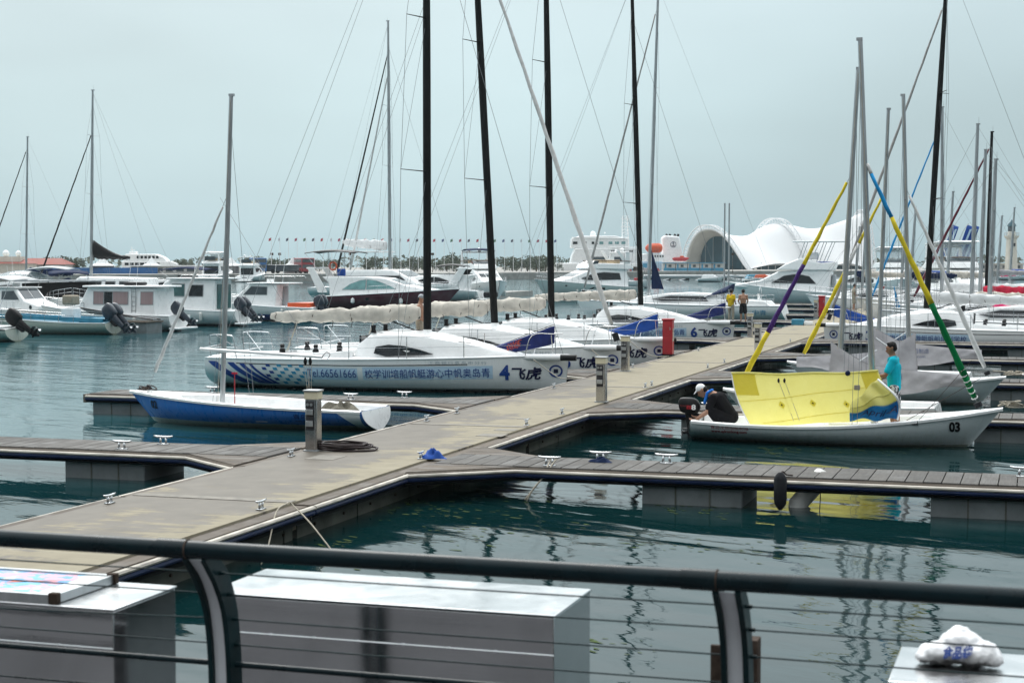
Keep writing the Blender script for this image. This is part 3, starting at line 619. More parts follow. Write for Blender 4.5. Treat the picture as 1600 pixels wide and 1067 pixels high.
def sidewin(t, poly, f, m='glass_dark', name='window', off=.014, sides=(1, -1)):
    cx = sum(p[0] for p in poly) / len(poly); cz = sum(p[1] for p in poly) / len(poly); gw = max(p[0] for p in poly) - min(p[0] for p in poly); gh = max(p[1] for p in poly) - min(p[1] for p in poly)
    fr = [(cx + (x - cx) * (1 + .07 / max(.2, gw)), cz + (z - cz) * (1 + .07 / max(.2, gh))) for x, z in poly]
    for s in sides:
        MB().prism(poly, lambda x, z: s * (f(x, z) - .04), lambda x, z: s * (f(x, z) + off)).build(name, m, t, bevel=.006, seg=1)
        MB().prism(fr, lambda x, z: s * (f(x, z) - .045), lambda x, z: s * (f(x, z) + off * .45)).build('window_frame', 'alu_dull', t)
def shield(t, a, b, f, m='glass_dark', frac=.86, panes=2, name='windshield', off=.02, lift=.02):
    """panes lying on the slope from a to b of a house profile"""
    d = Vector((b[0] - a[0], b[1] - a[1])); n = Vector((-d.y, d.x)).normalized()
    if n.y < 0 and abs(n.y) > .05: n = -n
    for k in range(panes):
        V = []
        for (q, o_) in ((0, off), (1, off), (0, -.05), (1, -.05)):
            P = (a[0] + d.x * (.08 + .84 * q) + n.x * o_, a[1] + d.y * (.08 + .84 * q) + n.y * o_); hw = f(a[0] + d.x * q, a[1] + d.y * q) * frac
            for e in (0, 1):
                y = -hw + 2 * hw * (k + e) / panes + (.03 if e == 0 else -.03); V.append((P[0], y, P[1]))
        MB().add(V, [(0, 1, 3, 2), (4, 6, 7, 5), (0, 4, 5, 1), (2, 3, 7, 6), (0, 2, 6, 4), (1, 5, 7, 3)]).build(name, m, t)
def rails(t, H, t0, t1, h=.6, n=8, inset=.08, mid=True, name='rail', m='steel', r=.014, close=False):
    for sd in (1, -1):
        top = []
        mb = MB()
        for i in range(n + 1):
            q = t0 + (t1 - t0) * i / n; x, y, z = H.pt(q, 1); y = sd * max(0.02, y - inset); mb.cyl((x, y, z - .02), (x, y, z + h), r, n=5); top.append((x, y, z + h))
        mb.tube(top, r, 5)
        if mid: mb.tube([(p[0], p[1], p[2] - h * .45) for p in top], r * .6, 4)
        mb.build(name, m, t)
def outboard(t, x, y, z, tilt=.0, sc=1., cm='black', big=True):
    """engine on the transom: cowling, leg, gearcase and propeller; tilt swings the leg up behind"""
    e = bpy.data.objects.new('outboard_engine', None); COL.objects.link(e); e.parent = t; e.location = (x, y, z); e.rotation_euler = (0, tilt, 0); e.scale = (sc, sc, sc)
    R = []
    for zz, a, b, dx in ((0, .20, .13, 0), (.05, .27, .18, -.01), (.22, .31, .20, -.02), (.40, .31, .195, -.04), (.55, .27, .17, -.07), (.63, .20, .13, -.09), (.65, .12, .08, -.10)):
        R.append([(-.22 + dx + a * (abs(cos(k)) ** .5) * (1 if cos(k) >= 0 else -1), b * (abs(sin(k)) ** .5) * (1 if sin(k) >= 0 else -1), zz + .12) for k in [2 * pi * j / 16 for j in range(16)]])
    MB().loft(R).build('cowling', cm, e, True)
    L = [[(-.2 + a * cos(2 * pi * j / 10), b * sin(2 * pi * j / 10), zz) for j in range(10)] for zz, a, b in ((.16, .19, .13), (-.1, .16, .10), (-.4, .125, .07), (-.6, .11, .05), (-.72, .15, .045))]
    MB().loft(L).build('leg', cm, e, True)
    MB().tube([(-.02, 0, -.72), (-.12, 0, -.72), (-.4, 0, -.72), (-.48, 0, -.72)], [.02, .065, .06, .03], 10).build('gearcase', cm, e, True)
    MB().bx(-.45, -.08, -.12, .12, -.55, -.535).build('plate', cm, e); MB().prism([(-.3, -.76), (-.12, -.76), (-.22, -.95), (-.3, -.95)], -.012, .012).build('skeg', cm, e)
    pr = MB()
    for k in range(3):
        a = 2 * pi * k / 3; pr.add([(-.44, 0, -.72), (-.50, .13 * cos(a - .4), -.72 + .13 * sin(a - .4)), (-.46, .16 * cos(a), -.72 + .16 * sin(a)), (-.42, .13 * cos(a + .4), -.72 + .13 * sin(a + .4))], [(0, 1, 2, 3)])
    pr.build('propeller', 'steel', e, solid=.01)
    MB().bx(-.1, .03, -.1, .1, -.25, .1).build('bracket', 'rubber', e, bevel=.01)
    return e
def mastrig(t, base, top, rx, ry, m, chain, spreaders=(), fore=None, back=(), wire=.006, jib=None, taper=.6, sweep=-.25, cap=True, wm='wire'):
    """spar with spreaders, shrouds, stays; chain = (x, half width, z) of the chainplates; spreaders = [(fraction, half length)]"""
    b = Vector(base); T = Vector(top); n = 12; R = []
    for i in range(n + 1):
        k = i / n; c = b.lerp(T, k); q = 1 if k < .55 else 1 - (1 - taper) * (k - .55) / .45
        R.append([(c.x + rx * q * cos(a), c.y + ry * q * sin(a), c.z) for a in [2 * pi * j / 10 for j in range(10)]])
    mast = MB().loft(R).build('mast', m, t, True)
    if cap: MB().bx(T.x - rx * 1.2, T.x + rx * .8, T.y - ry * .7, T.y + ry * .7, T.z - .01, T.z + .05).build('masthead', m, t);
    if cap and spreaders: MB().tube([(T.x - .05, T.y, T.z), (T.x - .05, T.y, T.z + .35)], .006, 4).build('antenna', 'wire', t)
    tips = {1: [Vector((chain[0], chain[1], chain[2]))], -1: [Vector((chain[0], -chain[1], chain[2]))]}
    for fr, hl in spreaders:
        c = b.lerp(T, fr)
        for sd in (1, -1):
            e_ = c + Vector((sweep * hl, sd * hl, .03)); tips[sd].append(e_); MB().tube([c, e_], [.035, .02], 6, sq=(1, .5)).build('spreader', m, t)
            MB().cyl(c + Vector((0, sd * ry * .9, -.05)), c + Vector((0, sd * ry * .9, .05)), .03, n=6)
    for sd in (1, -1):
        P = tips[sd] + [b.lerp(T, .93)]
        MB().tube(P, wire, 4).build('shroud', wm, t)
        for i, (fr, hl) in enumerate(spreaders): MB().tube([tips[sd][i], b.lerp(T, fr + .0)], wire * .8, 4).build('lower_shroud', wm, t)
        if not spreaders: MB().tube([tips[sd][0] + Vector((.1, 0, 0)), b.lerp(T, .6)], wire, 4).build('lower_shroud', wm, t)
    if fore:
        fx, fz, fr = fore; top_ = b.lerp(T, fr); bot = Vector((fx, 0, fz))
        if jib:
            pieces, rad = jib; k0 = 0.035
            MB().tube([bot, bot.lerp(top_, k0), bot.lerp(top_, .97), top_], wire * 1.2, 4).build('forestay', wm, t); 
            MB().cyl(bot.lerp(top_, .012), bot.lerp(top_, .03), rad * 1.1, n=10).build('furler_drum', 'rubber', t)
            for (ka, kb, mm) in pieces:
                n2 = max(3, int((kb - ka) * 26)); P = []; rr = []
                for i in range(n2 + 1):
                    k = ka + (kb - ka) * i / n2; p = bot.lerp(top_, k); w_ = .007 * sin(k * 60) ; P.append(p + Vector((w_, w_ * .6, 0))); rr.append(rad * (1 - .55 * k) * (1 + .09 * sin(k * 47)) * (min(1, .45 + 9 * (k - .03))))
                MB().tube(P, rr, 8).build('furled_jib', mm, t, True, auto=False)
        else: MB().tube([bot, top_], wire, 4).build('forestay', wm, t)
    for bx_ in back: MB().tube([bx_, b.lerp(T, .99)], wire * .8, 4).build('backstay', wm, t)
    return mast
def boomcover(t, a, b, rad, m, ties='rope_dark', name='sail_cover', seed=0, droop=.12, nt_=7, boomm='carbon', fat=1.0, sqz=1.25):
    """boom with the mainsail flaked and covered along it: lumpy, tied at intervals, sagging skirts"""
    rnd = random.Random(seed); a = Vector(a); b = Vector(b); d = (b - a); L = d.length; n = int(L * 11); R = []; ph = [rnd.uniform(0, 6) for _ in range(5)]
    up_ = Vector((0, 0, 1)); side = d.normalized().cross(up_).normalized()
    MB().tube([a - up_ * .02, b - up_ * .02], .06, 8).build('boom', boomm, t, True)
    tie = [(.06 + .9 * i / (nt_ - 1)) for i in range(nt_)]
    for i in range(n + 1):
        k = i / n; q = rad * (1.15 - .45 * k) * (1 + .05 * sin(k * 23 + ph[0]) + .05 * sin(k * 41 + ph[1]) + .04 * sin(k * 97 + ph[4]))
        pin = min(abs(k - x) for x in tie) * L; q *= 1 - .05 * max(0, 1 - pin / .08)
        q *= min(1, .55 + 6 * min(k, 1 - k) + .1)
        c = a.lerp(b, k) + up_ * (.08 - droop * .12 * sin(k * pi * (nt_ - 1)) ** 2); ring_ = []
        for j in range(14):
            an = 2 * pi * j / 14; w_ = 1 + .10 * sin(3 * an + k * 31 + ph[2]) + .09 * sin(5 * an - k * 53 + ph[3]) + .05 * sin(8 * an + k * 120)
            ring_.append(c + (side * cos(an) * .8 + up_ * sin(an) * sqz * fat) * q * w_)
        R.append(ring_)
    MB().loft(R).build(name, m, t, True, auto=False)
    for x in tie:
        c = a.lerp(b, x) + up_ * .07; q = rad * (1.15 - .45 * x) * .86; dd = d.normalized() * .02
        MB().tube([c + (side * cos(2 * pi * j / 10) * .8 + up_ * sin(2 * pi * j / 10) * sqz * fat) * q + dd * (1 if j % 2 else -1) for j in range(10)], .012, 4, closed=True).build('sail_tie', ties, t)
        if rnd.random() < .5: MB().tube([c - up_ * q * sqz, c - up_ * (q * sqz + .18) + dd * 2], .01, 4).build('tie_end', ties, t)
# ------------------------------------------------------------------ keelboats of the sailing school
mat('school_grey', (.70, .72, .72), .32, var=.05, scale=2, coat=.2)
zpaint('school_hull', [(-1, (.012, .014, .016)), (.085, (.45, .5, .5)), (.10, (.012, .014, .016)), (.125, (.78, .80, .80))], grime=.13)
ZH = '校学训培船帆艇游心中帆奥岛青'
def school_boat(loc, rz, num, label, seed, sd=-1, rake=.0, cover=True, bag=('navy_cover',), tel=True, jib=None, mast_h=14.2, coverm='canvas', name2='飞虎', stripes=True, boomw=4.7):
    t = thing('school_keelboat', label, 'sailboat', loc, rz, 'white keelboats of the sailing school'); t.scale = (1.07, 1.03, 1.03)
    H = Hull(10.15, 2.9, 1.08, .93, .88, draft=.35, rb=.10, rs=-.10, tm=.36, sw=.80, p=2.0, ex=3.4, kb=.30, ks=.5)
    hullparts(t, H, 'school_hull', 'deck_white', None, cam=.07)
    for e_ in H.edge(-.012, .006): MB().tube(e_, .022, 6).build('gunwale', 'gelcoat', t, True)
    # cabin trunk: rounded aft, running out to the foredeck
    sec = []
    for x, hw, h in ((4.30, .80, .10), (4.42, .84, .48), (4.7, .86, .70), (5.2, .88, .76), (5.9, .87, .74), (6.6, .80, .64), (7.4, .66, .46), (8.2, .45, .24), (8.9, .2, .06)):
        z0 = H.sheer(x / H.L) - .02; sec.append([(x, hw * 1.06, z0), (x, hw * 1.02, z0 + h * .45), (x, hw * .86, z0 + h * .86), (x, hw * .5, z0 + h), (x, 0, z0 + h * 1.04), (x, -hw * .5, z0 + h), (x, -hw * .86, z0 + h * .86), (x, -hw * 1.02, z0 + h * .45), (x, -hw * 1.06, z0)])
    cab = MB().loft(sec).build('cabin', 'gelcoat', t, True)
    for s in (1, -1):      # almond window let into the trunk side
        P = [(4.95, .16), (5.0, .34), (5.35, .40), (5.8, .36), (6.25, .25), (6.62, .12), (6.0, .07), (5.3, .07)]
        def cf(x, h):
            for i in range(len(sec) - 1):
                if sec[i][0][0] <= x <= sec[i + 1][0][0]:
                    k = (x - sec[i][0][0]) / (sec[i + 1][0][0] - sec[i][0][0]); c = [[sec[i][j][q] * (1 - k) + sec[i + 1][j][q] * k for q in range(3)] for j in range(3)]
                    zz = c[0][2] + h
                    for j in (0, 1):
                        if c[j][2] <= zz <= c[j + 1][2]: r = (zz - c[j][2]) / (c[j + 1][2] - c[j][2]); return c[j][1] * (1 - r) + c[j + 1][1] * r, zz
                    return c[2][1], zz
        V = []
        for off in (.04, -.03): V += [(x, s * (cf(x, h)[0] + off), cf(x, h)[1]) for x, h in P]
        n = len(P); MB().add(V, [tuple(range(n)), tuple(range(2 * n - 1, n - 1, -1))] + [(i, (i + 1) % n, (i + 1) % n + n, i + n) for i in range(n)]).build('window', 'glass_dark', t)
    zc = H.sheer(.5) + .72
    MB().bx(4.28, 4.34, -.32, .32, .55, zc - .12).build('companionway', 'glass_dark', t)
    # cockpit coamings, benches, traveller, tiller
    for s in (1, -1):
        MB().prism([(.5, .84), (4.3, .90), (4.3, 1.14), (3.7, 1.08), (.7, .96)], s * .72, s * .98).build('coaming', 'gelcoat', t, bevel=.03)
        for wx in (3.9, 3.2, 2.2): 
            wn_ = MB(); wn_.tube([(wx, s * .84, 1.02), (wx, s * .84, 1.12), (wx, s * .84, 1.16), (wx, s * .84, 1.26), (wx, s * .84, 1.28)], [.085, .085, .055, .07, .04], 10); wn_.build('winch', 'black', t, True)
        wn_ = MB(); wn_.tube([(4.75, s * .45, zc - .03), (4.75, s * .45, zc + .06), (4.75, s * .45, zc + .18)], [.08, .06, .07], 10).build('winch', 'black', t, True)
    MB().cyl((1.9, -.9, 1.0), (1.9, .9, 1.0), .025).build('traveller', 'alu', t); MB().tube([(.3, 0, .95), (1.2, .05, 1.15)], .02, 6).build('tiller', 'steel', t)
    MB().bx(-.02, .02, -.03, .03, -.4, .8).build('rudder_stock', 'carbon', t)
    # pushpit, pulpit, stanchions and lifelines
    for s in (1, -1):
        y = s * 1.08
        MB().tube(arc([(.12, y * .96, .86), (.08, y * .98, 1.42), (.18, y, 1.52), (.75, y * 1.08, 1.52), (.88, y * 1.1, 1.42), (.98, y * 1.12, .88)], 4), .014, 6).build('pushpit', 'steel', t, True)
        MB().tube([(.1, y * .97, 1.18), (.95, y * 1.1, 1.18)], .009, 5).build('pushpit_bar', 'steel', t)
        MB().tube([(1.0, y * .4, .92), (.25, y * .9, 1.50)], .012, 5).build('brace', 'steel', t)
        pts = []
        for sx in (.98, 2.7, 4.4, 6.0, 7.5):
            q = sx / H.L; yy = s * (H.hb(q) - .06); z = H.sheer(q)
            if sx > 1: MB().cyl((sx, yy, z - .02), (sx, yy, z + .60), .013, n=6).build('stanchion', 'steel', t)
            pts.append((sx, yy, z + .59))
        q = .905; pts.append((9.2, s * (H.hb(.905) - .04), H.sheer(.905) + .58))
        MB().tube(pts, .006, 4).build('lifeline', 'wire', t); MB().tube([(p[0], p[1], p[2] - .29) for p in pts], .005, 4).build('lifeline', 'wire', t)
        MB().tube(arc([(9.05, s * .42, 1.02), (9.25, s * .40, 1.60), (9.75, s * .2, 1.64), (9.98, 0, 1.64)], 4), .014, 6).build('pulpit', 'steel', t, True)
        MB().tube([(9.75, s * .12, 1.06), (9.72, s * .2, 1.62)], .012, 6).build('pulpit_leg', 'steel', t)
    # bowsprit in its tube along the bow
    MB().tube([(8.75, sd * .42, .985), (9.0, sd * .40, .99), (9.25, sd * .36, 1.0), (10.0, sd * .28, 1.0)], [.01, .07, .095, .1], 12).build('bowsprit_tube', 'gelcoat', t, True)
    MB().cyl((10.0, sd * .28, 1.0), (10.42, sd * .235, 1.0), .085, n=12).build('bowsprit_end', 'black', t)
    # spar, boom and covered mainsail
    mx = 6.15
    mastrig(t, (mx, 0, zc - .06), (mx - rake, 0, zc + mast_h), .115, .075, 'carbon', (5.75, 1.18, .95), [(.32, .95), (.62, .72)], (10.0, 1.05, .88), [(.05, .5, .9), (.05, -.5, .9)], .0065, jib, sweep=-.42)
    MB().cyl((mx, 0, zc - .1), (mx, 0, zc + .06), .16, .12, 12).build('mast_collar', 'gelcoat', t)
    if cover:
        boomcover(t, (mx - .22, 0, zc + .44), (mx - boomw, .05, zc + .29), .17, coverm, seed=seed, nt_=8)
        MB().tube([(mx - .2, 0, zc - .02), (mx - 1.3, 0, zc + .38)], .02, 6).build('vang', 'carbon', t)
        for k in (0, .06, -.06): MB().tube([(1.95, k, 1.02), (2.3, 0, zc + .28)], .008, 4).build('mainsheet', 'rope', t)
    for s in (1, -1):
        MB().tube(arc([(mx - .1, s * .05, zc + .05), (mx - .6, s * .3, zc + .03), (4.8, s * .42, zc + .03)], 4), .009, 4).build('halyard', 'rope_dark', t)
        MB().tube([(4.8, s * .5, zc), (7.6, s * .55, H.sheer(.75) + .38)], .009, 4).build('jib_sheet', 'rope_dark', t)
    # jib bagged on the foredeck, hoisted to the pulpit
    if bag:
        g = lambda u, v: (7.55 + 2.2 * u, .10 * sin(pi * v) * (1 - u) - .05 + .05 * sin(9 * u), H.sheer(.8) + .06 + .55 * u ** 1.4 + (v - .5) * (.10 + .42 * u) * (1 if u < .97 else .9))
        MB().grid(g, 16, 6).build('jib_bag', bag[0], t, True, solid=.07, auto=False)
        MB().tube([(7.5, 0, H.sheer(.75) + .02), (9.75, 0, 1.9)], .008, 4).build('bag_line', 'rope_dark', t)
        if len(bag) > 1: lettering(t, bag[1], lambda u, v: (8.45 + u * .9, -.16, H.sheer(.8) + .13 + .34 * u + v), 'orange', .24, name='bag_lettering', shear=.3)
    # marks on the topsides
    f = lambda x0, z0, off=.016: onhull(H, x0, z0, sd, off)
    if sd < 0:
        if tel: patch(t, H, 3.1, .33, 1.55, .34, sd, 'decal_pale'); lettering(t, 'Tel.66561666', f(3.2, .40), 'decal_blue', .33, 1.42, bold=-.002)
        patch(t, H, 4.80, .34, 3.45, .36, sd, 'decal_pale', slope=.02); lettering(t, ZH, onhull(H, 4.86, .41, sd, .016, .02), 'decal_blue', .27, 3.32)
        lettering(t, num, f(8.42, .39), 'decal_blue', .55, .26, name='hull_number', bold=.02)
        lettering(t, name2, f(8.73, .42), 'decal_dark', .36, .76, name='boat_name', bold=.010, shear=.18)
        ring(t, f(9.83, .62), 0, 0, .125, .17, 'decal_blue'); patch(t, H, 9.775, .565, .11, .11, sd, 'decal_dark', .016, name='emblem')
        lettering(t, '工商银行青岛市分行', f(6.6, .81), 'decal_grey', .10, 1.5, name='small_lettering', spacing=1.3)
        if stripes:
            for i, (x, wd, cm) in enumerate(((.10, .40, 'decal_blue'), (.72, .30, 'decal_blue'), (1.10, .22, 'decal_blue'), (1.42, .14, 'decal_blue'))):
                g = lambda u, v: f(x, .16)((1 - v) ** 1.2 * (.95 - i * .08) + u * wd * (1 - .3 * v), v * (.62 - .02 * i))
                MB().grid(g, 5, 10).build('stripe', cm, t)
            for r in range(6):
                for c in range(9):
                    if (r + c) % 2 == 0: continue
                    x = 1.62 + c * .17 + (5 - r) * .055; z = .17 + r * .10 + .0; cm = 'decal_blue' if c < 3 else 'decal_cyan'
                    if x > 1.75 + (5 - r) * .05: patch(t, H, x, z, .13, .075, sd, cm, .012, name='check', shear=-.5, nu=1, nv=1)
    else:
        patch(t, H, 8.0, .36, 3.6, .36, sd, 'decal_pale', slope=.0); lettering(t, ''.join(reversed(ZH)), f(7.95, .43), 'decal_blue', .27, 3.4)
        lettering(t, num, f(8.42, .40), 'decal_blue', .55, .28, name='hull_number', bold=.02); lettering(t, name2, f(9.28, .42), 'decal_dark', .36, .76, name='boat_name', bold=.010, shear=.18)
        ring(t, f(9.72, .62), 0, 0, .125, .17, 'decal_blue'); patch(t, H, 9.775, .565, .11, .11, sd, 'decal_dark', .016, name='emblem')
    MB().tube([H.pt(k / 20, .86, sd)[:1] + (H.pt(k / 20, .86, sd)[1] + sd * .006,) + H.pt(k / 20, .86, sd)[2:] for k in range(2, 16)], .012, 4).build('cove_line', 'decal_black', t)
    return t, H
t4, H4 = school_boat((-23.68, 45.35, 0), 0, '4', 'white school keelboat numbered 4 with blue stripes and a telephone number', 1, rake=.0, bag=('navy_cover', '训练'))
tB, HB = school_boat((-23.45, 50.9, 0), 0, '5', 'white school keelboat with a long pale furled jib, between boat four and the pier pedestals', 2, rake=.75, bag=None, tel=False, jib=([(.05, .97, 'stay_white')], .085), stripes=False)
tC, HC = school_boat((-23.25, 56.7, 0), 0, '2', 'white school keelboat whose bow reaches to the nearest red cabinet', 3, rake=.25, bag=('royal',), tel=False, stripes=False)
t6, H6 = school_boat((-23.95, 73.4, 0), 0, '6', 'white school keelboat numbered 6 in front of the two standing men', 4, rake=.45, bag=('navy_cover',), tel=False, stripes=False)
t3, H3 = school_boat((1.85, 71.9, 0), pi, '3', 'white school keelboat numbered 3 moored to the right of the pier', 5, sd=1, rake=.67, bag=('royal',), tel=False, coverm='canvas_white', jib=([(.05, .97, 'stay_grey')], .075))
for t_, y_, lb in ((t4, 45.35, 'mooring rope from the bow of boat four to the pier'), (tC, 56.7, 'mooring rope from the bow beside the nearest red cabinet')):
    rope([(-13.7, y_ - .55, .98), (-13.3, y_ - .62, .72), (-12.8, y_ - .9, .50), (-12.15, y_ - 1.2, .52)], .013, 'rope', lb)
rope([(-13.5, 50.4, .98), (-13.0, 50.1, .66), (-12.15, 49.4, .53)], .013, 'rope', 'mooring rope from the bow with the furled jib to the pier')
# ================================================================== training dinghies
zpaint('dinghy_blue', [(-1, (.10, .13, .10)), (.0, (.40, .46, .43)), (.12, (.012, .15, .52))], grime=.10)
zpaint('dinghy_white', [(-1, (.20, .23, .20)), (.04, (.56, .61, .62))], grime=.3)
zpaint('dinghy_pale', [(-1, (.16, .19, .16)), (.04, (.50, .57, .58))], grime=.4)
def dinghy(name, label, stern, rz, L, hm, sheer=(.74, .46, .44), mast_x=.60, rake=.33, mast_top=8.1, jib=None, stay_x=.93, group='training dinghies', mastm='alu'):
    t = thing(name, label, 'sailboat', stern, rz, group)
    H = Hull(L, 2.05, sheer[0], sheer[1], sheer[2], draft=.22, rb=.62, rs=-.12, tm=.40, sw=.80, p=2.1, ex=2.6, kb=.5, ks=.8)
    H.shell(34, 9).build('hull', hm, t, True)
    # side decks, cockpit well and foredeck: one moulding
    N_ = 30; R = []
    for i in range(N_ + 1):
        q = i / N_; x, y, z = H.pt(q, 1); wall = .22 if q < .74 else .22 + (q - .74) * 9; yi = max(.002, y - wall) if q < .80 else .002
        zf = .16 if q < .76 else z - .02 if q > .82 else .16 + (z - .18) * (q - .76) / .06
        half = [(x, y + .03, z - .05), (x, y + .035, z), (x, y - .03, z + .02), (x, (y + yi) / 2, z + .015), (x, yi, z), (x, max(.001, yi - .07), min(z - .01, zf + .10)), (x, max(.0008, yi - .15), min(z - .012, zf)), (x, .0005, min(z - .012, zf))]
        R.append([(a, b, c) for a, b, c in half] + [(a, -b, c) for a, b, c in reversed(half[:-1])])
    MB().loft(R, False).build('deck_moulding', 'gelcoat', t, True)
    us = [k / 8 for k in range(9)]; rg = [H.pt(0, u, 1) for u in reversed(us)] + [H.pt(0, u, -1) for u in us[1:]]
    MB().add([(a - .02, b * 1.01, c) for a, b, c in rg], [tuple(range(len(rg)))]).build('transom', 'gelcoat', t)
    MB().bx(L * .36, L * .41, -.85, .85, .17, .36).build('thwart', 'gelcoat', t, bevel=.02); MB().bx(L * .44, L * .60, -.05, .05, .16, .42).build('centreboard_case', 'gelcoat', t, bevel=.02)
    mx = L * mast_x; mz = .2
    mastrig(t, (mx, 0, mz), (mx - rake, 0, mast_top), .062, .05, mastm, (mx - .35, .92, H.sheer(.5)), [], (L * stay_x, H.sheer(stay_x) + .02, .70), [], .005, jib, taper=.8, wm='wire')
    MB().cyl((mx - .2, -.9, 1.2), (mx - .2, -.9, 1.2001), .01)
    MB().cyl((mx + .05, .12, .2), (mx + .05, .12, .48), .02, n=6).build('halyard_cleat', 'steel', t)
    for k in (-1, 1):
        MB().tube([(mx - rake - .01, k * .055, mast_top - .1), (mx + .06, k * .08, .5)], .006, 4).build('halyard', 'rope', t)
    return t, H, mx
# ---- 02: blue, bow to the left
p0 = AY(586, 640, 34.35); b0 = AY(204, 616, 34.35)
t, H, mx = dinghy('training_dinghy', 'blue dinghy numbered 02 with bare silver mast and weed heaped in its stern', (p0.x, 34.35, 0), pi, p0.x - b0.x, 'dinghy_blue', (.72, .56, .46), mast_x=.615, rake=.30, mast_top=7.5, jib=([(.10, .93, 'stay_white')], .05), stay_x=.93)
lettering(t, '02', onhull(H, H.L - .72, .36, 1, .016), 'decal_black', .25, .22, name='hull_number', bold=.008)
lettering(t, '青岛龙德', onhull(H, 1.55, .28, 1, .016), 'decal_dark', .12, .66, name='small_lettering'); lettering(t, 'www.qdronlong.com', onhull(H, 1.55, .20, 1, .016), 'decal_dark', .07, .66, name='small_lettering')
fsc = onhull(H, 0, 0, 1, .012)
MB().grid(lambda u, v: fsc(-(.02 + u * (.15 + .42 * v ** 1.6)), .03 + v * (.42 - .0)), 8, 10).build('stern_scoop', 'gelcoat', t, True)
crumple('net_heap', (p0.x - .78, 34.2, 0), .5, .5, .19, 'weed', 'heap of grey brown netting in the stern of the blue dinghy', 'net', 11, z=.36)
P = [( H.L * .93 + .25 * cos(k * .9) * (k % 3) / 2, .3 * sin(k * 1.3), H.sheer(.93) + .05 + .03 * (k % 4)) for k in range(16)]
MB().tube(arc(P, 3), .014, 5).build('bow_rope', 'rope_dark', t, True, auto=False)
# boom end hung along the side, as a white pole, and blocks
MB().tube([(H.L * .62, .95, 1.78), (H.L * .13, 1.05, 1.66)], .035, 8).build('boom', 'gelcoat', t, True)
MB().tube([(mx, .02, 1.83), (H.L * .62, .95, 1.78)], .02, 6).build('gooseneck', 'alu', t)
MB().tube(arc([(H.L * .13, 1.05, 1.66), (H.L * .115, 1.05, 1.76), (H.L * .10, 1.05, 1.72), (H.L * .11, 1.05, 1.62)], 3), .008, 4).build('boom_strop', 'rope_dark', t)
MB().tube([(H.L * .155, 1.05, 1.66), (mx + .0, 0, 5.2)], .005, 4).build('topping_lift', 'wire', t)
for k in (0, .12):
    MB().tube([(H.L * .21 + k, .6, 1.62), (H.L * .21 + k, .6, 1.52), (H.L * .21 + k, .6, 1.44)], [.02, .045, .02], 8).build('block', 'black', t, True)
    for dx in (-.03, .03): MB().tube([(H.L * .21 + k + dx, .6, 1.5), (H.L * .21 + .05 + dx * .6, .5, .45)], .006, 4).build('mainsheet', 'rope', t)
MB().tube([(H.L * .52, .5, .5), (H.L * .52, .5, 1.25)], .012, 5).build('marker_pole', 'red_paint', t); MB().bx(H.L * .52 - .07, H.L * .52 + .07, .49, .51, 1.2, 1.24).build('marker_flag', 'red_cloth', t)
# ---- 03: white, bow to the right, yellow sail coming down
Y3 = 34.75; s3 = AY(1092, 672, Y3); b3 = AY(1567, 646, Y3)
jb3 = [(.05, .13, 'stay_green'), (.13, .42, 'stay_green'), (.42, .765, 'stay_yellow'), (.765, .94, 'stay_sky'), (.94, .98, 'stay_white')]
t3d, H3d, mx3 = dinghy('training_dinghy', 'white dinghy numbered 03 with a lowered yellow sail and two men aboard', (s3.x, Y3, 0), 0, b3.x - s3.x, 'dinghy_white', (.80, .44, .44), mast_x=.59, rake=.36, mast_top=8.25, jib=(jb3, .075))
for k in range(6):
    bot = Vector((H3d.L * .93, 0, H3d.sheer(.93) + .02)); top_ = Vector((mx3, 0, .2)).lerp(Vector((mx3 - .36, 0, 8.25)), .70); c = bot.lerp(top_, .05 + .022 * k); d = (top_ - bot).normalized()
    a = d.cross(Vector((0, 1, 0))).normalized(); MB().tube([c + (a * cos(2 * pi * j / 8) + Vector((0, 1, 0)) * sin(2 * pi * j / 8)) * .062 + d * .03 * sin(2 * pi * j / 8) for j in range(8)], .012, 5, closed=True).build('jib_wrap', 'stay_white', t3d)
lettering(t3d, '03', onhull(H3d, H3d.L - 1.02, .34, -1, .016), 'decal_black', .27, .21, name='hull_number', bold=.012)
lettering(t3d, '青岛龙德船艇制造', onhull(H3d, .42, .30, -1, .016), 'decal_red', .115, .80, name='maker_lettering'); lettering(t3d, 'www.qdronlong.com', onhull(H3d, .42, .22, -1, .016), 'decal_red', .085, .76, name='maker_lettering', bold=.003)
eng = outboard(t3d, -.02, .0, .47, 0, .62); eng.scale = (.74, .62, .5)
lettering(eng, '8', lambda u, v: (-.16 + u, -.215, .28 + v), 'decal_white', .30, .13, name='engine_number', bold=.012); lettering(eng, 'TOHATSU', lambda u, v: (-.5 + u, -.200, .40 + v), 'decal_red', .09, .30, name='engine_lettering')
MB().bx(-.3, -.16, -.199, -.19, .3, .45).build('red_flash', 'red_paint', eng)
MB().tube([(.05, 0, .22), (.32, -.05, .26), (.5, -.06, .24)], [.02, .024, .03], 8).build('tiller_arm', 'rubber', eng, True)
MB().tube([(H3d.L * .70, -.72, .55), (H3d.L * .93, 0, 1.4)], .006, 4).build('sheet_line', 'rope_dark', t3d); MB().tube([(H3d.L * .74, -.72, .56), (H3d.L * .90, 0, 1.75)], .006, 4).build('sheet_line', 'rope_dark', t3d); MB().bx(H3d.L * .72, H3d.L * .74, -.75, -.68, .48, .57).build('sheet_cleat', 'rubber', t3d)
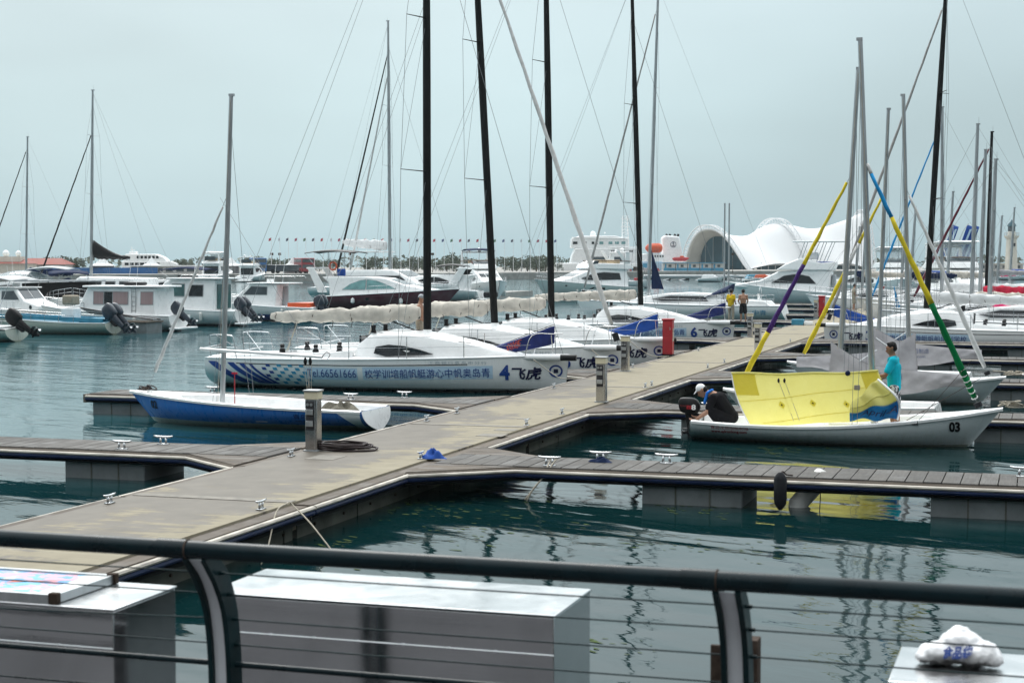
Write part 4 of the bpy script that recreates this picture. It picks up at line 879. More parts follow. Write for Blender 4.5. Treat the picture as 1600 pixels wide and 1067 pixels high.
# the yellow sail, slung between boom end and mast, seen broadside
def on3(px, py, y): q = AY(px, py, y); return Vector((q.x - s3.x, y - Y3, q.z))
ys = Y3 - .45
c00, c10, c11, c01 = on3(1143, 583, ys), on3(1372, 580, ys), on3(1400, 652, ys), on3(1172, 664, ys)
def sailpt(u, v, off=0.):
    a = c00.lerp(c10, u); b = c01.lerp(c11, u); p = a.lerp(b, v); sagx = .06 * sin(pi * v) * (1 - u) * 1.0
    return (p.x - sagx, p.y + .018 * sin(2.4 * u * pi + .6) * (.3 + v) + .014 * sin(9 * u + 4 * v) * v + .008 * sin(31 * u - 7 * v) * v + .006 * sin(47 * u + 13 * v) - .05 * sin(pi * v) + off, p.z + .012 * sin(14 * u) * (1 - v) - .05 * sin(pi * u) * v - .02 * sin(3 * pi * u) * v - .03 * sin(pi * u) * (1 - v))
sail = MB().grid(lambda u, v: sailpt(u, v), 40, 18).build('mainsail', 'sail_yellow', t3d, True, auto=False)
for (u0, u1, v0, v1, m_) in ((.0, .16, .0, .42, 'sail_bright'), (.88, .99, .02, .5, 'sail_bright')):
    MB().grid(lambda u, v: sailpt(u0 + (u1 - u0) * u, v0 + (v1 - v0) * v, -.008), 8, 8).build('sail_patch', m_, sail, True, auto=False)
for (u0, v0, u1, v1) in ((0, .55, 1, .28), (.1, .95, 1, .72)):
    MB().tube([sailpt(u0 + (u1 - u0) * k / 12, v0 + (v1 - v0) * k / 12, -.008) for k in range(13)], .006, 4).build('seam', 'sail_bright', sail)
for (u, v) in ((.29, .60), (.50, .60), (.72, .63)):
    MB().add([sailpt(u - .022, v, -.012), sailpt(u, v - .08, -.012), sailpt(u + .022, v, -.012), sailpt(u, v + .08, -.012)], [(0, 1, 2, 3)]).build('diamond_mark', 'sail_bright', sail); MB().add([sailpt(u - .006, v, -.015), sailpt(u, v - .022, -.015), sailpt(u + .006, v, -.015), sailpt(u, v + .022, -.015)], [(0, 1, 2, 3)]).build('diamond_mark', 'decal_black', sail)
MB().tube([sailpt(k / 20, .0, -.01) for k in range(21)], .022, 8).build('head_batten', 'sail_pale', sail, True); MB().tube([sailpt(0, k / 12, -.01) for k in range(13)], .014, 6).build('leech_edge', 'decal_white', sail, True)
for k in (.32, .36): MB().tube([sailpt(k, .12, -.03), sailpt(k, .92, -.03)], .005, 4).build('mainsheet', 'rope', t3d); MB().ball(sailpt(k, .12, -.04), (.025, .02, .05), 8, 5).build('block', 'rubber', t3d, True)
MB().ball(sailpt(.80, .0, -.06), .055, 10, 7).build('ball_stop', 'navy', t3d, True); q = sailpt(.83, .30, -.05); MB().bx(q[0] - .06, q[0] + .06, q[1] - .03, q[1] + .03, q[2] - .05, q[2] + .05).build('cleat_block', 'khaki', t3d, bevel=.01)
# the bunched foot of the sail gathered against the standing man
bl = on3(1325, 655, Y3 - .62); 
def bund(u, v):
    a = on3(1330 + 0 * u, 632, Y3 - .62).lerp(on3(1372, 590, Y3 - .62), u); b = on3(1328, 656, Y3 - .7).lerp(on3(1402, 655, Y3 - .55), u); e = on3(1398, 628, Y3 - .5)
    p = a.lerp(b, v) + Vector((.22 * sin(pi * v) * u, -.16 * sin(pi * v) * (.5 + u) - .05 * sin(7 * u + 3 * v) - .04 * sin(16 * u * (1 - .3 * v)), .03 * sin(11 * u + 5 * v)))
    return p
bd = MB().grid(lambda u, v: tuple(bund(u, v * .55)), 22, 14).build('sail_fold', 'sail_pale', t3d, True, solid=.012, auto=False)
MB().grid(lambda u, v: tuple(bund(u, .53 + v * .47)), 22, 14).build('sail_fold_blue', 'sail_blue', t3d, True, solid=.012, auto=False)
MB().tube([bund(1, k / 14) + Vector((.0, -.01, 0)) for k in range(15)], .022, 6).build('fold_edge', 'decal_white', bd, True); MB().tube([bund(k / 14, .30) + Vector((0, -.015, 0)) for k in range(15)], .012, 5).build('fold_seam', 'sail_pale', bd)
lettering(t3d, 'April-A', lambda u, v: tuple(bund(.2 + u * 1.05, .84 - v * 1.3) + Vector((0, -.02, 0))), 'decal_dark', .22, .72, name='sail_lettering', shear=.35)
# ---- the three behind, under grey sail covers
mat('cover_letter', (.10, .13, .22), .8)
def covered(name, label, Y, px_stern, px_bow, pyw, heading, mast_x, rake, top, jib, hm, coverh, txt=True, mirror=1):
    s_ = AY(px_stern, pyw, Y); b_ = AY(px_bow, pyw, Y); L = abs(b_.x - s_.x)
    t, H, mx = dinghy(name, label, (s_.x, Y, 0), 0 if heading > 0 else pi, L, hm, (.74, .50, .46), mast_x, rake, top, jib)
    # boom with grey cover: tall gathered collar round the mast, long tapering skirt aft
    bz = 1.05; bl = mx - .35
    MB().tube([(mx, 0, bz), (mx - 2.9, 0, bz + .02)], .04, 8).build('boom', 'alu', t, True)
    def f(s):
        def g(u, v):
            x = mx + .16 - 3.15 * u; hi = bz + .12 + .30 * (1 - u) ** 1.5 + coverh * max(0, 1 - u * 3.4) ** 1.1; lo = bz - .16 - .22 * sin(pi * min(1, u * 1.2)) - .3 * max(0, 1 - u * 7)
            wv = .02 * sin(24 * u + 5 * v) + .016 * sin(41 * u - 7 * v); thick = (.15 * (1 - .5 * u)) * sin(pi * (.06 + .88 * v)) ** .6
            return (x + .03 * sin(6 * v + 9 * u) * (1 - u), s * (thick + wv * sin(pi * v)), lo + (hi - lo) * v)
        return g
    c = MB()
    for s in (1, -1): c.grid(f(s), 44, 14)
    cv = c.build('sail_cover', 'canvas_grey', t, True, auto=False)
    if txt:
        sd = 1 if heading < 0 else -1
        def lf(u0, v0):
            def h(u, v):
                x = (mx - u0 - u) if sd > 0 else (mx - u0 + u); uu = (mx + .16 - x) / 3.15; hi = bz + .12 + .30 * (1 - uu) ** 1.5; lo = bz - .16 - .22 * sin(pi * min(1, uu * 1.2)); q = (v0 + v - lo) / (hi - lo)
                y = f(1)(uu, max(0, min(1, q)))[1] + .012; return (x, sd * y, v0 + v)
            return h
        lettering(cv, '龙帆船制造', lf(.75 if sd > 0 else 1.55, bz + .0), 'cover_letter', .16, .75, name='cover_lettering'); lettering(cv, 'qdronlong.com', lf(.55 if sd > 0 else 1.6, bz - .14), 'cover_letter', .12, .85, name='cover_lettering')
    for dx in (.8, 1.0, 1.1): MB().tube([(mx - dx, .05, bz - .3), (mx - dx + .05, .1, .3)], .005, 4).build('mainsheet', 'rope', t)
    for s in (1, -1): MB().tube([(mx + .12, s * .06, bz - .05), (mx - .9, s * .05, bz + .65)], .016, 5).build('strut', 'alu', t)
    return t, H
covered('training_dinghy', 'covered dinghy with a yellow and purple furled jib, just behind dinghy 03', 39.1, 1464, 1130, 640, -1, .46, .42, 8.15, ([(.05, .27, 'stay_yellow'), (.27, .585, 'stay_purple'), (.585, .96, 'stay_yellow')], .07), 'dinghy_white', .42)
covered('training_dinghy', 'pale dinghy with a white furled jib slanting to its bow at the right edge', 45.2, 1205, 1572, 602, 1, .60, .25, 8.1, ([(.05, .95, 'stay_white')], .07), 'dinghy_pale', .4, txt=False)
covered('training_dinghy', 'covered dinghy with an all yellow furled jib, farthest of the dinghies', 50.3, 1515, 1230, 585, -1, .50, .25, 8.2, ([(.05, .55, 'stay_yellow'), (.55, .7, 'stay_white'), (.7, .96, 'stay_yellow')], .075), 'dinghy_pale', .35)
rnd = random.Random(5)
for (px, py, lb) in ((1575, 637, 'heap of pale rope on the cleat beyond dinghy 03'), (1585, 588, 'heap of pale rope on the finger beyond the pale dinghy')):
    c = G(px, py, DK); P = [(c.x + rnd.gauss(0, .16), c.y + rnd.gauss(0, .08), DK + .02 + rnd.random() * .14) for k in range(26)]
    tag(MB().tube(arc(P, 3), .014, 5).build('rope_heap', 'rope', None, True, auto=False), lb, 'rope')
# ================================================================== people
def caps(mb, p0, p1, r0, r1):
    p0 = Vector(p0); p1 = Vector(p1); mb.ball(p0, r0, 12, 8); mb.ball(p1, r1, 12, 8); mb.tube([p0, p1], [r0, r1], 12)
def flesh(name, shapes, m, parent, vox=.012, smooth=6):
    mb = MB()
    for s in shapes:
        if len(s) == 4: caps(mb, *s)
        else: mb.ball(s[0], s[1], 14, 10)
    o = mb.build(name, m, parent, True, auto=False)
    r = o.modifiers.new('remesh', 'REMESH'); r.mode = 'VOXEL'; r.voxel_size = vox; r.use_smooth_shade = True
    k = o.modifiers.new('smooth', 'SMOOTH'); k.iterations = smooth; k.factor = .5
    return o
def person(label, loc, rz, J, skin, shirt, pants, cap=None, hairm='hair', vox=.012, fingers=True, shirt_on=True, sleeve=.62, pant_to=.55, pleg=True, pantr=1.2, bare=False):
    t = thing('person', label, 'person', loc, rz)
    V = {k: Vector(v) for k, v in J.items()}; face = V['face'].normalized(); up_ = V['up'].normalized() if 'up' in V else Vector((0, 0, 1)); hd = V['head']; side = face.cross(up_).normalized(); up_ = side.cross(face).normalized()
    def hp(f, s, u): return hd + face * f + side * s + up_ * u
    S = [(hd + up_ * .015, (.088, .088, .105)), (hp(.025, 0, -.06), .062), (hp(.045, 0, -.085), .035), (hp(.095, 0, -.01), hp(.108, 0, -.03), .013, .017), (hp(.085, .03, .035), hp(.085, -.03, .035), .018, .018), (hp(.088, .02, -.066), hp(.088, -.02, -.066), .012, .012), (hp(-.01, .088, -.005), hp(-.02, .092, .02), .018, .02), (hp(-.01, -.088, -.005), hp(-.02, -.092, .02), .018, .02), (V['neck'], hd - up_ * .06, .058, .055)]
    S += [(V['neck'] - Vector((0, 0, .03)), V['chest'], .085, .135), (V['chest'] + (V['shL'] - V['shR']) * .17, V['pel'] + (V['hipL'] - V['hipR']) * .2, .115, .105), (V['chest'] - (V['shL'] - V['shR']) * .17, V['pel'] - (V['hipL'] - V['hipR']) * .2, .115, .105), (V['shL'], V['shR'], .07, .07)]
    for s in 'LR':
        S += [(V['sh' + s], V['el' + s], .058, .044), (V['el' + s], V['wr' + s], .044, .028), (V['hip' + s], V['kn' + s], .088, .058), (V['kn' + s], V['kn' + s].lerp(V['an' + s], .35), .057, .058), (V['kn' + s].lerp(V['an' + s], .35), V['an' + s], .058, .036), (V['an' + s] - Vector((0, 0, .03)), V['toe' + s], .042, .034)]
        # palm, four fingers of unequal length curled at the knuckles, thumb from the side of the palm
        w_ = V['wr' + s]; d = (V['hand' + s] - w_).normalized(); sd = d.cross(V.get('palm' + s, Vector((0, 0, 1)))).normalized(); nrm = sd.cross(d).normalized(); pc = w_ + d * .075
        S += [(w_ + d * .02 + sd * .016, pc + sd * .024, .022, .019), (w_ + d * .02 - sd * .016, pc - sd * .024, .022, .019)]
        if fingers:
            for i, ln in enumerate((.072, .082, .076, .060)):
                b_ = pc + sd * (.033 - .022 * i); k1 = b_ + d * ln * .5 - nrm * ln * .12; k2 = k1 + d * ln * .22 - nrm * ln * .38; S += [(b_, k1, .0105, .0095), (k1, k2, .0095, .008)]
            tb = w_ + d * .03 + sd * .03; S += [(tb, tb + sd * .03 + d * .025 - nrm * .01, .013, .011), (tb + sd * .03 + d * .025 - nrm * .01, tb + sd * .035 + d * .055 - nrm * .02, .011, .009)]
        else: S += [(pc, pc + d * .08, .03, .02)]
    body = flesh('body', S, skin, t, vox)
    for s in (1, -1): MB().ball(hp(.086, s * .031, .014), (.012, .012, .009), 8, 6).build('eye', 'hair', body, True)
    if not bare:
        T = [(V['neck'] - Vector((0, 0, .045)), V['chest'], .078, .155), (V['shL'], V['shR'], .083, .083)] + [(V['chest'] + k * (V['shL'] - V['shR']) * .17, V['pel'] + k * (V['hipL'] - V['hipR']) * .22 + Vector((0, 0, -.02)), .135, .128) for k in (1, -1)]
        for s in 'LR': T.append((V['sh' + s], V['sh' + s].lerp(V['el' + s], sleeve), .078, .072))
        flesh('shirt', T, shirt, t, vox)
    Q = [(V['pel'] + (V['hipL'] - V['hipR']) * .2, V['pel'] - (V['hipL'] - V['hipR']) * .2, .128, .128)]
    for s in 'LR':
        if pant_to <= 1: Q += [(V['hip' + s], V['hip' + s].lerp(V['kn' + s], pant_to), .105, .088 * pantr)]
        else: Q += [(V['hip' + s], V['kn' + s], .105, .078), (V['kn' + s], V['kn' + s].lerp(V['an' + s], pant_to - 1), .078, .066)]
    flesh('trousers' if pant_to > 1 else 'shorts', Q, pants, t, vox)
    if cap:
        flesh('cap', [(hp(-.008, 0, .055), (.098, .098, .088)), (hp(.06, .045, .062), hp(.155, .03, .035), .014, .009), (hp(.06, -.045, .062), hp(.155, -.03, .035), .014, .009), (hp(.07, 0, .07), hp(.165, 0, .04), .014, .009)], cap, t, vox, 3)
        flesh('hair', [(hp(-.045, 0, .0), (.07, .086, .07))], hairm, t, vox, 3)
    else: flesh('hair', [(hp(-.022, 0, .05), (.094, .098, .092)), (hp(-.05, 0, .0), (.066, .088, .07)), (hp(.035, .03, .105), hp(.035, -.03, .105), .03, .03)], hairm, t, vox, 3)
    return t, V
# standing man in turquoise, facing the stern, hands on the sail head
mt = on3(1396, 600, Y3 - .1)
def floral():
    m, t, b = nodes('shorts_print'); n = noise(t, objco(t), 13, 1, .4, 1.2); r = mrange(t, n, .50, .53)
    t.links.new(mixc(t, r, (.012, .012, .016), (.62, .62, .64)), b.inputs['Base Color']); b.inputs['Roughness'].default_value = .8
floral()
t, V = person('man in turquoise polo shirt and patterned shorts standing in dinghy 03', (s3.x + mt.x, Y3 - .12, .24), 0,
    dict(pel=(.02, 0, .92), chest=(0, 0, 1.26), neck=(-.01, 0, 1.48), head=(-.045, 0, 1.63), face=(-1, -.12, -.22), up=(-.2, 0, 1), shL=(0, -.17, 1.40), shR=(.02, .17, 1.40), elL=(-.13, -.24, 1.13), wrL=(-.36, -.20, 1.10), handL=(-.48, -.16, 1.12), elR=(-.10, .18, 1.12), wrR=(-.26, .06, 1.02), handR=(-.36, 0, 1.02), palmL=(0, -1, .3), palmR=(0, 1, .3),
         hipL=(.02, -.09, .88), hipR=(.02, .09, .88), knL=(-.02, -.10, .47), knR=(.06, .11, .47), anL=(.03, -.10, .08), anR=(.08, .12, .08), toeL=(-.12, -.12, .03), toeR=(.26, .10, .03)), 'skin_dark', 'tee_turq', 'shorts_print', pant_to=.98, pantr=.95, sleeve=.7); t.scale = (1.06, 1.06, 1.06)
MB().tube([Vector(V['wrL']) + Vector((.0, .034 * cos(2 * pi * k / 10), .034 * sin(2 * pi * k / 10))) for k in range(10)], .010, 5, closed=True).build('wristwatch', 'steel', t)
MB().tube(arc([V['neck'] + Vector((.06, -.02, .0)), V['neck'] + Vector((0, -.085, -.01)), V['neck'] + Vector((-.075, -.03, -.035)), V['neck'] + Vector((-.09, .0, -.10))], 4), .022, 6).build('collar', 'tee_turq', t, True)
# crouching man at the engine
mc = on3(1128, 668, Y3 - .1)
t, V = person('crouching man in black shirt and white cap working on the outboard of dinghy 03', (s3.x + mc.x - .02, Y3 - .1, .27), 0,
    dict(pel=(.20, 0, .20), chest=(-.03, 0, .50), neck=(-.20, 0, .63), head=(-.36, -.02, .665), face=(-.8, -.1, -.62), up=(-.5, 0, .85), shL=(-.12, -.19, .55), shR=(-.12, .19, .55), elL=(-.22, -.25, .28), wrL=(-.44, -.20, .13), handL=(-.55, -.15, .12), elR=(-.25, .2, .3), wrR=(-.45, .05, .16), handR=(-.55, .02, .17), palmL=(0, .2, -1), palmR=(0, .2, -1),
         hipL=(.18, -.11, .16), hipR=(.18, .11, .16), knL=(-.16, -.22, .30), knR=(-.14, .22, .30), anL=(.02, -.20, .03), anR=(.04, .2, .03), toeL=(-.14, -.20, -.02), toeR=(-.12, .2, -.02)), 'skin', 'tee_black', 'tee_black', cap='cap_white', pant_to=1.7, sleeve=.68); t.scale = (1.12, 1.1, 1.12)
n0 = V['neck']
flesh('towel', [(n0 + Vector((.02, -.05, .05)), n0 + Vector((-.05, -.10, .0)), .028, .03), (n0 + Vector((-.05, -.10, .0)), n0 + Vector((-.09, -.11, -.18)), .028, .034), (n0 + Vector((.03, .03, .05)), n0 + Vector((.02, -.05, .05)), .028, .028)], 'towel', t, .012)
# two men farther along, one in yellow, one shirtless
def standing(label, p, rz, skin, shirt, pants, bare=False, pant_to=.95, hands=None, vox=.016, cap=None):
    return person(label, p, rz, dict(pel=(0, 0, .93), chest=(0, 0, 1.26), neck=(-.01, 0, 1.47), head=(-.04, 0, 1.62), face=(-1, 0, -.25), up=(-.2, 0, 1), shL=(0, -.18, 1.39), shR=(0, .18, 1.39), elL=(.02, -.25, 1.12), wrL=(-.14, -.20, .98), handL=(-.25, -.16, .95), elR=(.02, .25, 1.12), wrR=(-.14, .2, .98), handR=(-.25, .15, .95),
        hipL=(0, -.09, .88), hipR=(0, .09, .88), knL=(-.02, -.11, .48), knR=(-.01, .12, .48), anL=(.02, -.11, .08), anR=(.02, .13, .08), toeL=(-.14, -.12, .03), toeR=(-.14, .14, .03)), skin, shirt, pants, bare=bare, pant_to=pant_to, vox=vox, cap=cap)
p = G(1142, 503, DK); standing('man in a yellow shirt and grey trousers standing on the pontoon beyond boat six', (p.x, p.y, DK), radians(-110), 'skin', 'tee_yellow', 'khaki', pant_to=1.85)
p = G(1161, 503, DK); standing('shirtless man in black shorts standing beside the man in yellow', (p.x, p.y, DK), radians(-80), 'skin', 'tee_black', 'shorts', bare=True, pant_to=.9)
p = G(1334, 485, DK); standing('small distant person in grey on the pier near the white sport fishing yacht', (p.x, p.y, DK), radians(200), 'skin', 'khaki', 'khaki', pant_to=.9, vox=.02)
p = AY(656, 522, 45.9); standing('man in a grey cap and pale clothes bending behind the boom of boat four', (p.x, 45.9, 1.02), radians(190), 'skin', 'khaki', 'khaki', bare=True, pant_to=1.9, cap='screen_grey')
# ================================================================== motor yachts and other moored boats
zpaint('yacht_white', [(-1, (.03, .035, .05)), (.03, (.015, .02, .04)), (.12, (.83, .835, .83))], grime=.08)
zpaint('yacht_white2', [(-1, (.12, .02, .02)), (.05, (.82, .825, .82))], grime=.12)
zpaint('yacht_green', [(-1, (.02, .03, .03)), (.10, (.02, .025, .025)), (.16, (.60, .66, .64))], grime=.15)
zpaint('yacht_maroon', [(-1, (.03, .004, .008)), (.0, (.11, .010, .024))], rough=.15, grime=.05, coat=.6)
zpaint('pilot_blue', [(-1, (.02, .02, .03)), (.04, (.01, .05, .25)), (.42, (.72, .73, .73))], grime=.2)
zpaint('skiff', [(-1, (.25, .27, .2)), (.05, (.55, .57, .5))], grime=.5)
def boat(name, label, loc, rz, H, hm, dm='deck_white', rub='gelcoat', cat='motorboat', group=None, rr=.03):
    t = thing(name, label, cat, loc, rz, group); hullparts(t, H, hm, dm, rub, rr); return t
def bimini(t, x0, x1, z, hw, m, legs=True, crown=.18, name='bimini', zl=None):
    MB().grid(lambda u, v: (x0 + (x1 - x0) * u, hw * (2 * v - 1), z + crown * (1 - (2 * v - 1) ** 2) * .6 + crown * sin(pi * u)), 10, 8).build(name, m, t, True, solid=.04, auto=False)
    if legs:
        mb = MB()
        for s in (1, -1):
            for x in (x0 + .1, (x0 + x1) / 2, x1 - .1): mb.cyl((x, s * hw * .98, z), ((x0 + x1) / 2 + (x - (x0 + x1) / 2) * .3, s * hw, zl if zl is not None else z - 1.1), .015, n=5)
        mb.build('bimini_frame', 'steel', t)
def flyyacht(name, label, loc, rz, sc=1., hm='yacht_white', bim=None, winm='glass_dark', hardtop=False, woodrail=True, group=None, shieldm='glass_mid'):
    """flybridge motor yacht about 14 m long"""
    H = Hull(13.5, 4.3, 2.15, 1.55, 1.15, draft=.6, rb=1.6, rs=-.2, tm=.40, sw=.88, p=2.4, ex=2.2, kb=.5, fl=.25)
    t = boat(name, label, loc, rz, H, hm, group=group); t.scale = (sc,) * 3
    pr = [(2.0, 1.15), (2.0, 3.15), (6.6, 3.2), (7.2, 3.05), (9.6, 2.25), (11.2, 1.9), (11.2, 1.6), (6, 1.3)]
    o, f = house(t, pr, 1.75, 1.35, 'gelcoat', 'saloon', tf=.35, bevel=.12)
    shield(t, (7.25, 3.0), (9.3, 2.35), f, shieldm, panes=3); sidewin(t, [(3.0, 2.05), (3.1, 2.75), (5.2, 2.85), (6.6, 2.72), (8.2, 2.22), (7.6, 2.0)], f, winm)
    for s in (1, -1): MB().prism([(5.5, .95), (5.6, 1.2), (7.2, 1.25), (7.6, 1.05)], lambda x, z: s * (H.side(x, z) - .05), lambda x, z: s * (H.side(x, z) + .02)).build('hull_window', 'glass_dark', t); MB().ball((10.3, s * (H.side(10.3, 1.45)), 1.45), (.16, .05, .08), 10, 6).build('porthole', 'glass_dark', t)
    fb = [(1.5, 3.15), (1.2, 3.35), (1.7, 3.75), (5.4, 3.85), (6.9, 3.75), (7.2, 3.25)]
    o, f2 = house(t, fb, 1.7, 1.5, 'gelcoat', 'flybridge', tf=.25, bevel=.1)
    MB().prism([(5.9, 3.78), (6.8, 3.72), (6.3, 4.15), (5.7, 4.15)], -1.25, 1.25).build('fly_screen', 'glass_mid', t, bevel=.03)
    for x in (2.6, 4.4): MB().bx(x, x + .7, -.9, .9, 3.8, 4.2).build('seat', 'tan_seat', t, bevel=.06)
    if woodrail:
        for s in (1, -1): MB().tube([(1.6, s * 1.5, 4.05), (4.0, s * 1.52, 4.1), (5.8, s * 1.35, 4.1)], .04, 6).build('fly_rail', 'wood_rail', t)
        MB().tube([(5.8, 1.35, 4.1), (6.4, .8, 4.12), (6.6, 0, 4.13), (6.4, -.8, 4.12), (5.8, -1.35, 4.1)], .04, 6).build('fly_rail', 'wood_rail', t)
    # radar arch
    for s in (1, -1): MB().prism([(1.6, 3.7), (2.5, 3.7), (2.2, 5.0), (1.75, 5.05)], s * 1.35, s * 1.48).build('arch_leg', 'gelcoat', t, bevel=.04)
    MB().bx(1.7, 2.3, -1.5, 1.5, 4.95, 5.1).build('arch_top', 'gelcoat', t, bevel=.05); MB().ball((2.0, .5, 5.28), (.26, .26, .24), 12, 8).build('radome', 'gelcoat', t, True); MB().ball((2.0, -.6, 5.2), (.16, .16, .16), 10, 6).build('radome', 'gelcoat', t, True)
    for y in (.9, -.9): MB().tube([(2, y, 5.1), (1.5, y, 7.0)], .012, 4).build('whip_antenna', 'gelcoat', t)
    if bim: bimini(t, 2.2, 5.3, 5.15, 1.5, bim, zl=3.9)
    if hardtop:
        MB().prism([(1.8, 5.3), (5.9, 5.5), (6.3, 5.4), (5.9, 5.35), (1.9, 5.15)], -1.6, 1.6).build('hardtop', 'gelcoat', t, bevel=.05)
        for s in (1, -1): MB().tube([(5.4, s * 1.35, 5.4), (6.5, s * 1.2, 3.8)], .05, 6).build('hardtop_strut', 'gelcoat', t)
        MB().prism([(5.7, 5.35), (6.6, 3.8), (6.55, 3.75), (5.6, 5.3)], -1.25, 1.25).build('upper_screen', 'glass_clear', t)
    rails(t, H, .45, .985, .7, 10, name='bow_rail'); MB().bx(-.9, .1, -1.7, 1.7, .2, .32).build('swim_platform', 'gelcoat', t, bevel=.05)
    for s in (1, -1):
        for x in (3.5, 6.5, 9): MB().tube([(x, s * (H.side(x, .8) + .14), .35), (x, s * (H.side(x, .8) + .14), .45), (x, s * (H.side(x, .8) + .14), .95), (x, s * (H.side(x, .8) + .12), 1.05)], [.04, .13, .13, .03], 10).build('fender', 'gelcoat_warm', t, True)
    return t, H
def express(name, label, loc, rz, hm, sc=1., winm='glass_cyan', arch=True, group=None):
    """low express cruiser: long sloping coachroof, arched side windows"""
    H = Hull(11.2, 3.5, 1.65, 1.30, 1.0, draft=.5, rb=1.5, rs=-.3, tm=.42, sw=.88, p=2.3, ex=2.0, kb=.5, fl=.3)
    t = boat(name, label, loc, rz, H, hm, group=group); t.scale = (sc,) * 3
    pr = [(1.2, 1.0), (1.0, 2.05), (.4, 2.5), (1.6, 2.5), (4.0, 2.52), (5.6, 2.40), (7.3, 1.85), (9.4, 1.55), (9.6, 1.35), (5, 1.1)]
    o, f = house(t, pr, 1.45, 1.15, 'gelcoat', 'coachroof', tf=.4, bevel=.10)
    shield(t, (5.7, 2.36), (7.2, 1.9), f, 'glass_mid', panes=2)
    sidewin(t, [(2.2, 1.55), (2.8, 1.95), (3.6, 2.22), (4.05, 2.28), (4.05, 1.55)], f, winm); sidewin(t, [(4.15, 1.55), (4.15, 2.28), (4.9, 2.2), (5.8, 1.9), (6.5, 1.6)], f, winm)
    for s in (1, -1): MB().prism([(4.2, .75), (4.3, .95), (6.6, 1.0), (7.2, .92), (6.6, .78)], lambda x, z: s * (H.side(x, z) - .05), lambda x, z: s * (H.side(x, z) + .02)).build('hull_window', 'glass_dark', t)
    if arch:
        for s in (1, -1): MB().prism([(.2, 1.3), (1.0, 1.3), (-.1, 3.15), (-.7, 3.2)], s * 1.3, s * 1.42).build('arch_leg', 'gelcoat', t, bevel=.05)
        MB().bx(-.75, -.1, -1.42, 1.42, 3.08, 3.2).build('arch_top', 'gelcoat', t, bevel=.04)
    rails(t, H, .4, .985, .55, 9, name='bow_rail'); MB().bx(-.9, .1, -1.5, 1.5, .2, .3).build('swim_platform', 'gelcoat', t, bevel=.04)
    for x in (3.2, 7.0): MB().tube([(x, -H.side(x, .7) - .14, .5), (x, -H.side(x, .7) - .14, .58), (x, -H.side(x, .7) - .14, .82), (x, -H.side(x, .7) - .12, .95)], [.03, .15, .14, .02], 10).build('fender', 'gelcoat', t, True)
    return t, H
